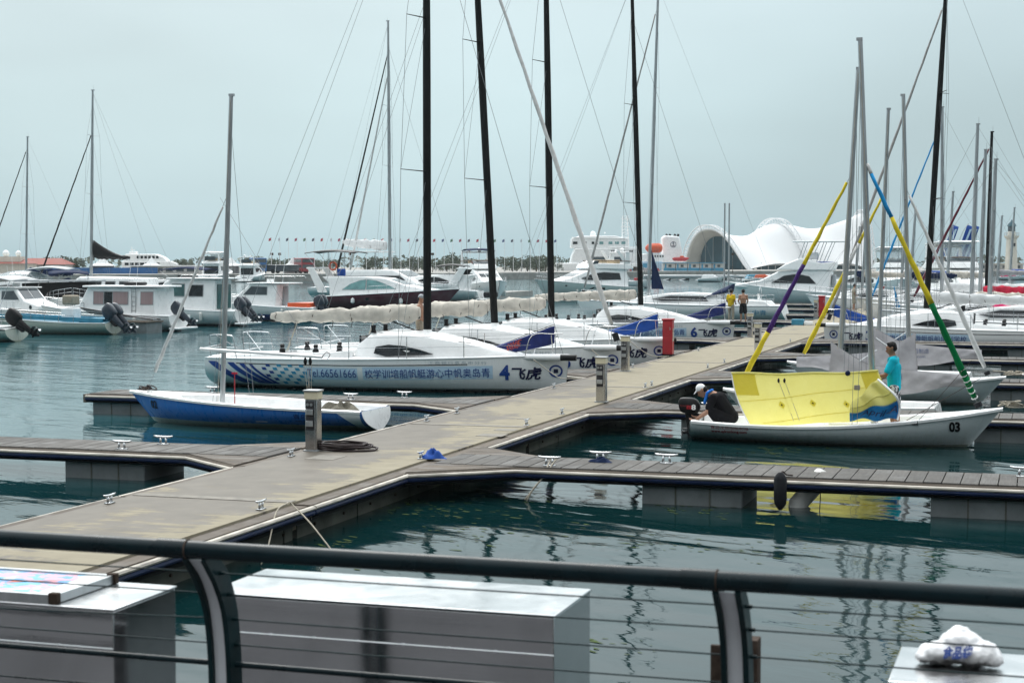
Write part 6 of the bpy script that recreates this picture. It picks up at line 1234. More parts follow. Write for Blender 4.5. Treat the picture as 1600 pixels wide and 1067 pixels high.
for px in (582, 590, 640, 655, 662, 690, 700, 706, 714, 722, 736, 790, 800, 808, 816, 826, 836, 842, 850): tree(px + rnd.uniform(-3, 3), rnd.uniform(370, 400), rnd.uniform(.6, .9))
for px in (278, 290, 300, 412, 430, 110, 120, 98): tree(px, 350, rnd.uniform(.5, .8))
# a far hazy ridge of trees and low roofs so that the shore closes the view
rd = MB(); rnd2 = random.Random(9)
for i in range(2400):
    px = rnd2.uniform(-150, 1750); v = SF(px, rnd2.uniform(560, 640)); hgt = 1.6 + 1.5 * abs(sin(px * .013)) + 1.2 * abs(sin(px * .041 + 1)); p = v + Vector((0, 0, rnd2.random() ** .7 * hgt)); a = Vector((rnd2.gauss(0, 1), rnd2.gauss(0, 1), rnd2.gauss(0, .8))).normalized(); b = a.cross(Vector((0, .3, 1))).normalized(); s = rnd2.uniform(.5, 1.3)
    rd.add([p - a * s, p - b * s * .7, p + a * s, p + b * s * .7], [(0, 1, 2, 3)])
o = rd.build('far_wood', 'leaf'); o['kind'] = 'stuff'; o['label'] = 'low dark line of trees behind the far quay'; o['category'] = 'wood'
# flagpoles
FM = []
for i, c in enumerate(((.5, .10, .12), (.55, .56, .6), (.14, .18, .32), (.42, .12, .17), (.15, .26, .18), (.14, .15, .19), (.5, .42, .18))): mat('flag%d' % i, c, .8, var=.2, scale=2); FM.append('flag%d' % i)
FW = ['red', 'white', 'dark blue', 'crimson', 'green', 'black', 'yellow']
seq = [0, 1, 5, 3, 4, 5, 0, 1, 3, 1, 2, 0, 4, 0, 2, 1, 3, 5, 1, 0, 2, 4, 3, 5, 0, 1, 4, 2, 5, 1, 4, 3, 0, 2]
FP = {}; cnt = {}; ORDN = ['leftmost', 'second', 'third', 'fourth', 'fifth', 'sixth', 'seventh', 'eighth', 'ninth', 'tenth']
for i, c in enumerate(seq):
    px = 424 + 13.5 * i; d = 335 + i * .8
    t = thing('flagpole', f'slim quay flagpole with a small {FW[c]} flag, {ORDN[cnt.setdefault(c, 0)]} {FW[c]} one from left', 'flagpole', SF(px, d), YAW, f'flagpoles with {FW[c]} flags')
    cnt[c] += 1
    if c not in FP: FP[c] = (MB().tube([(0, 0, 0), (0, 0, 7.2)], [.06, .045], 6).mesh('pole', 'truss'), MB().grid(lambda u, v: (-.02 - (.5 if c != 1 else .3) * u, .10 * sin(5 * u + 2 * v), 6.55 + .55 * v - .22 * u), 8, 4).mesh('flag', FM[c], True))
    shared('pole', FP[c][0], t, (0, 0, 0)); shared('flag', FP[c][1], t, (0, 0, 0))
# white tents
for px, d, wd in ((355, 318, 1.9), (361, 322, 1.9), (346, 326, 1.8), (457, 330, 1.5), (237, 322, 1.8), (160, 318, 2.4), (1010, 415, 1.8)):
    t = thing('tent', 'small white peaked tent ' + {355: 'left one of a close pair between the two stern-to yachts', 361: 'right one of a close pair between the two stern-to yachts', 346: 'just right of the wider stern-to yacht', 457: 'between the blue bus and the red bus', 237: 'under the white ferry', 160: 'over the blue hoarding by the black sail cover', 1010: 'on the quay before the ship funnel'}[px], 'tent', SF(px, d), YAW + .3, 'white peaked tents'); MB().add([(-wd, -wd, 1.5), (wd, -wd, 1.5), (wd, wd, 1.5), (-wd, wd, 1.5), (-.5 * wd, -.5 * wd, 2.0), (.5 * wd, -.5 * wd, 2.0), (.5 * wd, .5 * wd, 2.0), (-.5 * wd, .5 * wd, 2.0), (0, 0, 3.2)], [(0, 1, 5, 4), (1, 2, 6, 5), (2, 3, 7, 6), (3, 0, 4, 7), (4, 5, 8), (5, 6, 8), (6, 7, 8), (7, 4, 8)]).build('roof', 'canvas_white', t)
    for sx in (-1, 1):
        for sy in (-1, 1): MB().cyl((sx * wd * .97, sy * wd * .97, 0), (sx * wd * .97, sy * wd * .97, 1.5), .05, n=5).build('leg', 'alu_dull', t)
    MB().bx(-wd * .95, wd * .95, wd * .9, wd * .95, 0, 1.5).build('back_cloth', 'canvas_grey', t)
# buses parked nose on, one blue, one red, and a far pale one
for px, m_, lb, rz in ((403, 'fence_blue', 'dark blue double deck bus parked on the far quay', .25), (475, 'decal_red', 'dark red double deck bus parked on the far quay', .3), (451, 'glass_mid', 'pale grey coach parked between the two buses', 1.3)):
    t = thing('bus', lb, 'bus', SF(px, 325), YAW + rz); MB().bx(-1.25, 1.25, -4.5, 4.5, .35, 3.0 if px != 451 else 1.7).build('body', m_, t, bevel=.15)
    for z in ((.95, 2.05) if px != 451 else (.9,)):
        MB().bx(-1.1, 1.1, -4.53, -4.48, z + .1, z + .75).build('windscreen', 'glass_mid', t)
        for k in range(5):
            for s in (1, -1): MB().bx(min(s * 1.22, s * 1.27), max(s * 1.22, s * 1.27), -4.1 + k * 1.7, -2.7 + k * 1.7, z + .15, z + .7).build('window', 'glass_mid', t)
    for s in (1, -1):
        for y in (-3.0, 2.8): MB().cyl((s * 1.0, y, .42), (s * 1.27, y, .42), .42, n=14).build('wheel', 'rubber', t)
# street lamps on the quay
for px in (425, 437, 547, 676, 1145): t = thing('street_lamp', 'dark lamp post on the far quay ' + {425: 'just right of the dark blue bus', 437: 'left of the red bus', 547: 'behind the maroon yacht', 676: 'right behind the mast of boat four', 1145: 'before the theatre opening'}[px], 'lamp', SF(px, 345), YAW, 'lamp posts on the far quay'); MB().tube([(0, 0, 0), (0, 0, 3.6)], [.08, .05], 6).build('post', 'rust', t); MB().bx(-.3, .3, -.15, .15, 3.6, 4.1).build('head', 'rust', t, bevel=.05)
# left shore: blue hoarding, red roofed hall, ferry
p = SF(150, 303, 0); t = thing('hoarding', 'long bright blue hoarding on the left part of the far quay', 'fence', SF(160, 316), YAW)
for k in range(12): MB().bx(-10.5 + k * 1.75, -10.5 + k * 1.75 + 1.72, -.05, .05, 0, 1.15).build('panel', 'fence_blue', t)
for k in range(13): MB().bx(-10.55 + k * 1.75, -10.43 + k * 1.75, .05, .15, 0, 1.18).build('post', 'alu_dull', t)
def gable(t, x0, x1, y0, y1, h, r, wall, roof):
    MB().bx(x0, x1, y0, y1, 0, h).build('wall', wall, t); MB().add([(x0 - .4, y0 - .5, h), (x1 + .4, y0 - .5, h), (x1 + .4, y1 + .5, h), (x0 - .4, y1 + .5, h), (x0 + 1.6, (y0 + y1) / 2, h + r), (x1 - 1.6, (y0 + y1) / 2, h + r)], [(0, 1, 5, 4), (2, 3, 4, 5), (3, 0, 4), (1, 2, 5), (3, 2, 1, 0)]).build('roof', roof, t)
t = far_thing('harbour_hall', 'long low hall with red tiled roof at the left shore', 'building', 62, 345); gable(t, -6, 6, -3, 4, 1.7, 1.3, 'wall_grey', 'roof_red')
for k in range(6): MB().bx(-5.4 + k * 1.9, -4.3 + k * 1.9, -3.05, -2.98, .5, 1.3).build('window', 'glass_mid', t)
t = far_thing('harbour_hall', 'second red roofed hall with white upper floor at the left edge', 'building', 25, 335); gable(t, -4, 3, -3, 4, 1.9, .9, 'wall_cream', 'roof_red'); MB().bx(-3, 1.5, -2, 2, 2.2, 3.3).build('upper_floor', 'wall_cream', t); MB().ball((-2, 0, 3.9), .7, 12, 8).build('dome', 'gelcoat', t, True); MB().ball((.5, 0, 3.9), .6, 12, 8).build('dome', 'gelcoat', t, True)
# white ferry, three decks
X, Z = local(240, 350); t = far_thing('ferry', 'white three deck excursion ferry behind the far quay wall', 'ship', 240, 350)
def hullbox(t, pts, y0, y1, m, name): return MB().prism(pts, y0, y1).build(name, m, t, bevel=.15)
hullbox(t, [(X(192), -1.2), (X(190), Z(424)), (X(192), Z(418)), (X(283), Z(418)), (X(288), Z(421)), (X(280), -1.2)], -2.6, 2.6, 'gelcoat', 'hull'); hullbox(t, [(X(194), Z(418)), (X(194), Z(408)), (X(270), Z(408)), (X(280), Z(412)), (X(282), Z(418))], -2.4, 2.4, 'gelcoat', 'main_deck'); hullbox(t, [(X(196), Z(408)), (X(199), Z(397)), (X(245), Z(397)), (X(258), Z(402)), (X(264), Z(408))], -2.0, 2.0, 'gelcoat', 'bridge_deck')
for k in range(7): MB().bx(X(199 + k * 8), X(205 + k * 8), -2.46, -2.38, Z(414.5), Z(410.5)).build('window', 'glass_dark', t)
for k in range(6): MB().bx(X(217 + k * 6), X(221 + k * 6), -2.06, -1.98, Z(404), Z(400)).build('window', 'glass_dark', t)
MB().bx(X(203), X(215), -.8, .8, Z(397), Z(393)).build('wheel_house', 'gelcoat', t, bevel=.1); MB().tube([(X(207), 0, Z(394)), (X(206), 0, Z(386))], .08, 5).build('mast', 'gelcoat', t); MB().bx(X(204), X(211), -.1, .1, Z(391), Z(390)).build('radar', 'gelcoat', t)
t = far_thing('boat_shed', 'long low pale waterside shed with blue panel under the ferry', 'building', 255, 318); MB().bx(-6, 7, -1.5, 2, 0, 1.4).build('wall', 'wall_grey', t); MB().bx(-6.3, 7.3, -1.8, 2.3, 1.4, 1.6).build('roof', 'gelcoat', t); MB().bx(-4.5, -2, -1.56, -1.48, .1, 1.2).build('panel', 'shed_blue', t)
for k in range(4): MB().bx(-1.2 + k * 2, .2 + k * 2, -1.56, -1.48, .4, 1.1).build('window', 'glass_mid', t)
# two yachts lying stern to against the left quay
for px, d, sc, lb in ((325, 298, 1.0, 'white flybridge yacht lying stern to at the far quay, wider of two'), (382, 296, .88, 'white sport yacht lying stern to at the far quay, narrower of two')):
    v = D(px, 440, d); t, H = flyyacht('moored_yacht', lb, (v.x, v.y, 0), YAW + pi / 2 - .12, sc, 'yacht_white', None, hardtop=px < 350, woodrail=False)
    MB().bx(1.93, 2.02, -1.3, 1.3, 1.5, 2.8).build('aft_door', 'glass_dark', t); MB().bx(1.3, 1.42, -1.0, 1.0, 3.9, 4.6).build('aft_screen', 'glass_mid', t); MB().bx(-.06, .06, -.5, .5, .55, .9).build('transom_window', 'glass_dark', t)
    for k in range(5): MB().tube([(2 + .2 * k, -.8 + .4 * k, 5.1), (2 + .2 * k, -.8 + .4 * k, 5.9 + .4 * (k % 2))], .02, 4).build('antenna', 'gelcoat', t)
# ---- research ship at the quay
X, Z = local(960, 420); t = far_thing('research_ship', 'large white ship with radar domes, lattice mast and black topped funnel', 'ship', 960, 420)
hb = lambda pts, y0, y1, m, nm, bv=.2: MB().prism(pts, y0, y1).build(nm, m, t, bevel=bv)
hb([(X(872), -1), (X(866), Z(415)), (X(868), Z(411)), (X(1075), Z(411)), (X(1078), -1)], -6, 6, 'gelcoat', 'hull')
hb([(X(890), Z(412)), (X(893), Z(398)), (X(898), Z(388)), (X(993), Z(388)), (X(995), Z(410)), (X(980), Z(412))], -5.4, 5.4, 'gelcoat', 'lower_house'); hb([(X(891), Z(388)), (X(892), Z(373)), (X(905), Z(369)), (X(960), Z(369)), (X(980), Z(374)), (X(981), Z(388))], -4.8, 4.8, 'gelcoat', 'bridge'); MB().bx(X(922), X(978), -5.46, -5.35, Z(409), Z(401.5)).build('hangar_opening', 'glass_mid', t); MB().prism([(X(975), Z(410)), (X(985), Z(410)), (X(996), Z(400)), (X(996), Z(396))], -5.6, -5.4).build('ramp', 'gelcoat', t)
for px, wd in ((894, 7), (912, 3), (923, 4), (929, 3), (935, 6), (949, 6), (959, 6), (969, 6)): MB().bx(X(px), X(px + wd), -4.87, -4.78, Z(382), Z(378)).build('window', 'glass_dark' if px < 935 else 'glass_cyan', t)
for px in (953, 956, 969, 972, 981, 984): MB().bx(X(px), X(px + 2), -5.47, -5.38, Z(394), Z(391.5)).build('porthole', 'glass_dark', t)
MB().tube([(X(892), -4.9, Z(371.5)), (X(981), -4.9, Z(373))], .1, 5).build('bridge_rail', 'gelcoat', t); MB().tube([(X(950), -5.6, Z(387)), (X(1000), -5.6, Z(386))], .12, 5).build('deck_rail', 'gelcoat', t)
for px, py, r in ((909, 365, .42), (926.5, 366, .75), (945, 364, .2)): MB().ball((X(px), 0, Z(py)), r, 14, 9).build('radar_dome', 'gelcoat', t, True)
lm = MB()
for s in (-1, 1):
    for y in (-1, 1): lm.tube([(X(977) + s * .9, y * .7, Z(386)), (X(976) + s * .55, y * .5, Z(338))], .07, 4)
for k in range(9):
    z0, z1 = Z(386 - k * 5.3), Z(380.7 - k * 5.3); lm.tube([(X(977) - .9 + .04 * k, -.7, z0), (X(977) + .9 - .04 * k, -.7, z1)], .05, 4); lm.tube([(X(977) - .9, -.7, z1), (X(977) + .9, -.7, z1)], .05, 4)
for py in (355, 342): lm.bx(X(970), X(984), -.8, .8, Z(py), Z(py) + .12)
lm.build('lattice_mast', 'gelcoat', t)
hb([(X(1034), Z(411)), (X(1033), Z(372)), (X(1038), Z(368)), (X(1060), Z(370)), (X(1064), Z(388)), (X(1066), Z(411))], -2.2, 2.2, 'gelcoat', 'funnel', .35)
for px in (1040, 1045, 1053, 1058): MB().tube([(X(px), 0, Z(371)), (X(px + 2), 0, Z(366))], .3, 8).build('exhaust', 'black', t)
fe = lambda u, v: (X(1050.5) + u, -2.24, Z(382.5) + v)
ring(t, fe, 0, 0, .62, .74, 'decal_dark'); MB().tube([fe(0, .42), fe(0, -.4)], .06, 4).build('emblem', 'decal_dark', t); MB().tube([fe(-.2, .2), fe(.2, .2)], .05, 4).build('emblem', 'decal_dark', t); MB().tube([fe(.4 * sin(a), -.05 - .36 * cos(a)) for a in [-1.3 + .26 * k for k in range(11)]], .06, 4).build('emblem', 'decal_dark', t); MB().tube([fe(.1 * cos(a), .5 + .1 * sin(a)) for a in [pi * k / 5 for k in range(10)]], .04, 4, closed=True).build('emblem', 'decal_dark', t)
MB().tube([(X(1006), -4.5, Z(388)), (X(1009), -4.5, Z(388)), (X(1013), -4.5, Z(388)), (X(1027), -4.5, Z(388)), (X(1031), -4.5, Z(388)), (X(1032.5), -4.5, Z(388))], [.3, .9, 1.2, 1.25, .95, .3], 14).build('lifeboat', 'orange', t, True); MB().bx(X(1016), X(1026), -5, -4, Z(383), Z(380.5)).build('lifeboat_hatch', 'orange', t, bevel=.15)
hb([(X(1000), Z(411)), (X(1000), Z(397)), (X(1034), Z(397)), (X(1034), Z(411))], -5, 5, 'gelcoat', 'after_house')
for k in range(6): MB().bx(X(1012 + k * 4), X(1014 + k * 4), -5.06, -4.95, Z(402), Z(399)).build('porthole', 'glass_dark', t)
MB().tube([(X(1048), -4, Z(404.5)), (X(1051), -4, Z(405)), (X(1068), -4, Z(405)), (X(1074), -4, Z(403.5))], [.15, .5, .55, .1], 10).build('rescue_boat', 'red_paint', t, True); MB().bx(X(1060), X(1066), -4.3, -3.7, Z(403), Z(400)).build('rescue_console', 'orange', t, bevel=.1)
# blue and white quay sheds
X, Z = local(1065, 405)
t = far_thing('quay_shed', 'long white and blue cabin row on the quay before the ship', 'building', 1065, 405)
for k in range(5):
    x0, x1 = X(1036 + k * 19), X(1054 + k * 19); MB().bx(x0, x1, -1.4, 1.4, 0, 1.9).build('cabin', 'column_pale', t); MB().bx(x0, x1, -1.44, -1.36, 0, .75).build('blue_band', 'shed_blue', t); MB().bx(x0 + .3, x0 + .7, -1.46, -1.36, 0, 1.7).build('door', 'shed_blue', t); MB().bx(x0 + 1.2, x0 + 1.9, -1.46, -1.36, .95, 1.5).build('window', 'glass_mid', t)
MB().bx(X(1034), X(1133), -1.7, 1.7, 1.9, 2.05).build('roof', 'shed_blue', t)
t = far_thing('quay_shed', 'pale blue container shed left of the cabin row on the quay', 'building', 1018, 408); MB().bx(-2.4, 2.4, -1.3, 1.3, 0, 2.3).build('body', 'decal_pale', t, bevel=.05); MB().bx(-2.2, -1.2, -1.36, -1.28, 0, 1.8).build('door', 'shed_blue', t)
# grey floating barge arm, bright small craft before the theatre
v0 = D(1086, 437, 330); t = thing('floating_barge', 'long flat pale grey floating arm before the far quay', 'pontoon', (v0.x, v0.y, 0), YAW); MB().bx(-10.2, 10.2, -1, 1, .35, 1.0).build('deck_tube', 'alu', t, bevel=.15)
for k in range(6): MB().bx(-9.5 + k * 3.7, -8.6 + k * 3.7, -.9, .9, -.2, .35).build('float', 'rubber', t, bevel=.1)
for k in range(3): MB().tube([(-3 + k * 3.2, 0, .9), (-6.5 + k * 3.2, -1.2, -.1)], .16, 6).build('brace', 'alu', t)
for k, (px, c, lb) in enumerate(((1178, 'sea_blue', 'small turquoise runabout before the theatre'), (1190, 'orange', 'small orange runabout before the theatre'), (1203, 'gelcoat', 'small white runabout before the theatre'), (1108, 'gelcoat', 'little white open boat by the floating arm'), (1592, 'sea_blue', 'small boat under turquoise cover at the right edge'), (1575, 'pink_cloth', 'small boat with a pink cover near the lighthouse foot'))):
    v = D(px, 438, 300 if px < 1500 else 330); H = Hull(4.6, 1.9, .95, .7, .6, draft=.2, rb=.6); t = boat('runabout', lb, (v.x - 2, v.y, 0), YAW + .2 * (-1) ** k, H, 'yacht_white'); house(t, [(.6, .6), (.9, 1.3), (2.6, 1.35), (3.6, .8)], .8, .6, c, 'cover', bevel=.1)
# ---- the theatre: white membrane stretched over three arch trusses
d0 = 470; t = far_thing('theatre', 'white tensile membrane theatre with three arched lattice trusses and dark glazed end', 'building', 1120, d0)
X, Z = local(1120, d0); s_ = d0 / F
ax = Vector((1, .62, 0)); cr_ = Vector((.8, -.6, 0))
def arch_pt(px_c, ang, H_, W_, lean, p=2.3): return Vector((X(px_c), (px_c - 1120) * s_ * .62, 0)) + cr_ * (W_ * cos(ang)) + Vector((0, 0, H_ * (1 - abs(cos(ang)) ** p))) + Vector((lean * sin(ang), 0, 0))
A = [(1121, Z(359), 9.8, -2.8, 2.3), (1172, Z(369), 10.6, -1., 1.3), (1228, Z(349), 9.6, -1.2, 2.2), (1292, Z(356), 10.6, -.4, 1.3), (1342, Z(342), 9, .6, 1.5), (1372, Z(329), 4.5, 1.2, 2.2)]
def param(u):
    k = u * (len(A) - 1); i = min(int(k), len(A) - 2); f_ = k - i; sm = f_
    P = [A[max(0, min(len(A) - 1, i + j))] for j in (-1, 0, 1, 2)]
    return [.5 * (2 * P[1][q] + (P[2][q] - P[0][q]) * sm + (2 * P[0][q] - 5 * P[1][q] + 4 * P[2][q] - P[3][q]) * sm ** 2 + (3 * P[1][q] - P[0][q] - 3 * P[2][q] + P[3][q]) * sm ** 3) for q in range(5)]
def roofpt(u, v):
    c, h, w_, ln, pw = param(u); a = pi * v; p = arch_pt(c, a, h, w_, ln, pw)
    lift = 1.5 * sin(pi * min(1, max(0, (u * 5 % 2) / 2))) ** 2 if u < .8 else 0; p.z = max(p.z, lift * (1 - min(1, p.z / 3)) + .25); return tuple(p)
MB().grid(roofpt, 70, 60).build('membrane', 'membrane', t, True, solid=.15, auto=False)
def truss(i, extra, w2):
    c, h, w_, ln, pw = A[i]; m = MB(); P0 = []; P1 = []; P2 = []
    for k in range(37):
        a = pi * k / 36; p = arch_pt(c, a, h + .15, w_ + .15, ln); q_ = arch_pt(c, a, h + extra, w_ + extra * .6, ln) + Vector((-w2, -w2 * .62, 0)) * .6; r_ = arch_pt(c, a, h + extra, w_ + extra * .6, ln) + Vector((w2, w2 * .62, 0)) * .6
        for L_, x in ((P0, p), (P1, q_), (P2, r_)): L_.append(x)
    for L_ in (P0, P1, P2): m.tube(L_, .17, 5)
    for k in range(36):
        m.tube([P1[k], P2[k + 1]], .07, 4); m.tube([P1[k], P2[k]], .07, 4); m.tube([P0[k], P1[k + 1]], .07, 4); m.tube([P0[k], P2[k + 1]], .07, 4)
    m.build('arch_truss', 'truss', t)
truss(0, 1.3, 1.1); truss(2, 1.7, 1.3); truss(5, 1.0, .9)
c, h, w_, ln, pw = A[0]
MB().grid(lambda u, v: tuple(arch_pt(c, pi * v, (h - .2) * (1 - .16 * u), w_ * (1 - .12 * u), ln) + Vector((1.1, .7, 0)) * u * 3.2), 6, 36).build('inner_lip', 'lip_cream', t, True, solid=.1, auto=False)
MB().add([tuple(arch_pt(c, pi * k / 24, h * .86, w_ * .9, ln) + Vector((3.2, 2.0, 0))) for k in range(25)], [tuple(range(25))]).build('end_glazing', 'glass_teal', t)
for k in range(1, 9): pa = arch_pt(c, pi * k / 9, h * .86, w_ * .9, ln) + Vector((3.1, 1.9, 0)); MB().tube([(pa.x, pa.y, 0), tuple(pa)], .09, 4).build('mullion', 'alu_dull', t)
MB().prism([(X(1180), 0), (X(1185), Z(413)), (X(1360), Z(412)), (X(1365), 0)], lambda x, z: x * .62 - 9.6, lambda x, z: x * .62 - 9.0).build('glazed_side', 'glass_teal', t)
for k in range(15): xx = X(1188 + k * 12); MB().bx(xx - .1, xx + .1, xx * .62 - 9.75, xx * .62 - 9.6, 0, 2.0).build('mullion', 'gelcoat', t)
c, h, w_, ln, pw = A[5]; MB().add([tuple(arch_pt(c, pi * k / 24, h * .95, w_ * .97, ln) + Vector((-.5, -.3, 0))) for k in range(25)], [tuple(range(25))]).build('end_wall', 'membrane', t)
# lighthouse
d0 = 440; t = far_thing('lighthouse', 'cream lighthouse with gallery and dark domed lantern at the right', 'lighthouse', 1580, d0); X, Z = local(1580, d0)
MB().tube([(0, 0, 0), (0, 0, Z(380)), (0, 0, Z(372))], [1.75, 1.4, 1.35], 8).build('tower', 'wall_cream', t); MB().tube([(0, 0, Z(374)), (0, 0, Z(370)), (0, 0, Z(368.5))], [1.4, 2.0, 2.0], 8).build('gallery', 'wall_cream', t)
MB().tube([(1.9 * cos(2 * pi * k / 16), 1.9 * sin(2 * pi * k / 16), Z(364)) for k in range(16)], .06, 4, closed=True).build('gallery_rail', 'alu_dull', t)
for k in range(12): MB().cyl((1.9 * cos(2 * pi * k / 12), 1.9 * sin(2 * pi * k / 12), Z(368.5)), (1.9 * cos(2 * pi * k / 12), 1.9 * sin(2 * pi * k / 12), Z(364)), .05, n=4).build('baluster', 'alu_dull', t)
MB().tube([(0, 0, Z(368.5)), (0, 0, Z(362))], [1.1, 1.05], 8).build('lantern_base', 'wall_cream', t); MB().tube([(0, 0, Z(362)), (0, 0, Z(354))], 1.0, 8).build('lantern_glass', 'glass_mid', t)
MB().tube([(0, 0, Z(354)), (0, 0, Z(350)), (0, 0, Z(346)), (0, 0, Z(343.5))], [1.25, .95, .3, .05], 10).build('dome', 'glass_teal', t, True)
for px, py in ((-3, 395), (2, 385)): MB().bx(px * d0 / F - .2, px * d0 / F + .2, -1.75, -1.45, Z(py), Z(py) + .8).build('window', 'glass_dark', t)
t = far_thing('keepers_house', 'low pale building on the mole beside the lighthouse', 'building', 1560, 445); MB().bx(-6, 6, -2, 2, 0, 1.6).build('wall', 'wall_grey', t); MB().bx(-6.3, 6.3, -2.2, 2.2, 1.6, 1.8).build('roof', 'wall_cream', t)
for k in range(6): MB().bx(-5.2 + k * 1.9, -4.2 + k * 1.9, -2.05, -1.98, .5, 1.2).build('window', 'glass_mid', t)
# clutter at the quay edge: dark bollards and piled cargo
rnd = random.Random(77)
cnt = {}
for k in range(24):
    px = 905 + 5.2 * k + rnd.uniform(-1.5, 1.5); t_ = SF(px, rnd.uniform(396, 402)); mm, cw = [('rust', 'brown'), ('shed_blue', 'blue'), ('orange', 'orange'), ('screen_grey', 'grey'), ('canvas_grey', 'pale grey'), ('red_paint', 'red')][rnd.randrange(6)]; i = cnt.get(cw, 0); cnt[cw] = i + 1
    o = MB().bx(-.5, .5, -.4, .4, 0, rnd.uniform(.4, 1.1)).bx(-.7, -.1, -.6, .1, 0, rnd.uniform(.3, .38)).build('cargo_pile', mm, None, bevel=.06); o.location = t_; o.rotation_euler = (0, 0, rnd.uniform(0, 3)); tag(o, f'{ORDN[i]} {cw} pile of gear from the left on the quay before the ship', 'cargo', 'gear piled on the quay before the ship')
# ================================================================== foreground: railing, steel chests, things on them
RY, RZ = 5.9, 2.6
t = thing('railing', 'dark green steel railing with round top rail, curved posts and wire cables', 'railing', (0, RY, PZ))
zz = RZ - PZ
cuts = [-7.5, -3.27, -1.13, 1.4]
for a, b in zip(cuts[:-1], cuts[1:]): MB().cyl((a + .004, 0, zz), (b - .004, 0, zz), .036, n=20).build('top_rail', 'rail_paint', t, True)
for x in cuts[1:-1]:
    MB().cyl((x - .11, 0, zz), (x + .02, 0, zz), .0395, n=20).build('sleeve', 'rail_paint', t, True); MB().tube([(x + .02, .0385 * cos(2 * pi * k / 18), zz + .0385 * sin(2 * pi * k / 18)) for k in range(18)], .0035, 6, closed=True).build('weld_bead', 'rust', t, True)
prof = arc([(0, -.02), (.05, -.06), (.13, -.14), (.20, -.27), (.235, -.45), (.245, -.65), (.235, -.9), (.22, -zz)], 5)
def yat(z):
    for a, b in zip(prof[:-1], prof[1:]):
        if b.y <= z - zz <= a.y: return a.x + (b.x - a.x) * (z - zz - a.y) / (b.y - a.y)
    return .23
for x in cuts[1:-1]:
    x += .055
    for s in (-1, 1):
        R = []
        for i, p in enumerate(prof):
            d = (prof[min(i + 1, len(prof) - 1)] - prof[max(i - 1, 0)]).normalized(); nrm = Vector((d.y, -d.x)); w_ = .030 + .022 * min(1, i / 10)
            a = p + nrm * w_; b = p - nrm * w_; xx = x + s * .041; R.append([(xx - .011, a.x, zz + a.y), (xx + .011, a.x, zz + a.y), (xx + .011, b.x, zz + b.y), (xx - .011, b.x, zz + b.y)])
        MB().loft(R).build('post_plate', 'teal_paint', t, bevel=.003)
    MB().loft([[(x - .032, p.x - .03, zz + p.y), (x + .032, p.x - .03, zz + p.y), (x + .032, p.x - .02, zz + p.y), (x - .032, p.x - .02, zz + p.y)] for p in prof[3:]]).build('post_web', 'web_grey', t, True)
    MB().bx(x - .1, x + .1, .1, .34, 0, .02).build('base_plate', 'teal_paint', t)
    for z in (2.49, 2.39, 2.28, 2.17): MB().cyl((x + .05, yat(z - PZ), z - PZ), (x + .075, yat(z - PZ), z - PZ), .008, n=8).build('cable_stud', 'teal_paint', t)
for z in (2.49, 2.39, 2.28, 2.17):
    y = yat(z - PZ)
    for a, b in zip(cuts[:-1], cuts[1:]):
        s = .035 if (a < -5 and z == 2.28) else .002; MB().tube(sag((a + (.06 if a > -5 else 0), y, z - PZ), (b + .05, y, z - PZ), s, 12), .0032, 6).build('cable', 'teal_paint', t)
for z in (2.085, 1.95): y = yat(z - PZ); MB().cyl((-7.5, y, z - PZ), (-1.13, y, z - PZ), .0125 if z > 2 else .004, n=12).build('lower_rail', 'rail_paint', t, True)
# steel chests standing on the ledge outside the railing
def chest(x0, x1, y0, y1, z1, label):
    t = thing('steel_chest', label, 'chest', ((x0 + x1) / 2, (y0 + y1) / 2, PZ)); w_ = (x1 - x0) / 2; d = (y1 - y0) / 2; h = z1 - PZ
    MB().bx(-w_, w_, -d, d, .03, h - .012).build('body', 'stainless', t, bevel=.006); MB().bx(-w_ - .006, w_ + .006, -d - .006, d + .006, h - .012, h).build('lid', 'stainless_top', t, bevel=.004)
    MB().tube([(-w_, -d - .004, h * .80), (w_, -d - .004, h * .80)], .0035, 5).build('weld_seam', 'alu', t)
    for k in range(int(w_ * 9)): MB().ball((-w_ + .1 + k * .22, -d - .003, h * .80), (.012, .004, .006), 8, 5).build('weld_spot', 'alu', t)
    for s in (-1, 1): MB().bx(s * (w_ - .1) - .04, s * (w_ - .1) + .04, -d + .05, d - .05, 0, .03).build('foot', 'rubber', t)
    return t
chest(-3.72, -2.03, 6.95, 7.56, 2.2, 'long stainless steel chest in the middle behind the railing')
chest(-6.3, -3.94, 6.47, 7.03, 2.2, 'stainless steel chest at the lower left under the framed poster')
q0 = G(1390, 1063, 2.2); q1 = G(1411, 1010, 2.2)
chest(q0.x, q0.x + 1.6, q0.y, q1.y, 2.2, 'stainless steel chest at the lower right under the plastic bag')
# framed poster lying on the left chest
def poster_mat():
    m, tt, b = nodes('poster'); P = objco(tt); n1 = noise(tt, P, 5.5, 2, .5, 1.2); n2 = noise(tt, nn(tt, 'ShaderNodeMapping', {'Vector': P, 'Location': (7, 3, 0), 'Scale': (1, 2.2, 1)}).outputs[0], 7, 2, .5, 1.6)
    c = mixc(tt, mrange(tt, n1, .35, .65), (.01, .20, .50), (.12, .50, .66)); c = mixc(tt, mrange(tt, n2, .54, .57), c, (.62, .25, .34)); c = mixc(tt, mrange(tt, n2, .515, .53, 0, 1), c, (.62, .28, .36)); c = mixc(tt, mrange(tt, n1, .60, .62), c, (.70, .72, .74))
    tt.links.new(c, b.inputs['Base Color']); b.inputs['Roughness'].default_value = .35
poster_mat()
a = G(70, 938, 2.235); b_ = G(176, 903, 2.235); pc = Vector((a.x, a.y, 2.2))
t = thing('framed_poster', 'framed blue and pink poster lying flat on the left chest', 'poster', (a.x, 6.47, 2.203)); dp = .52
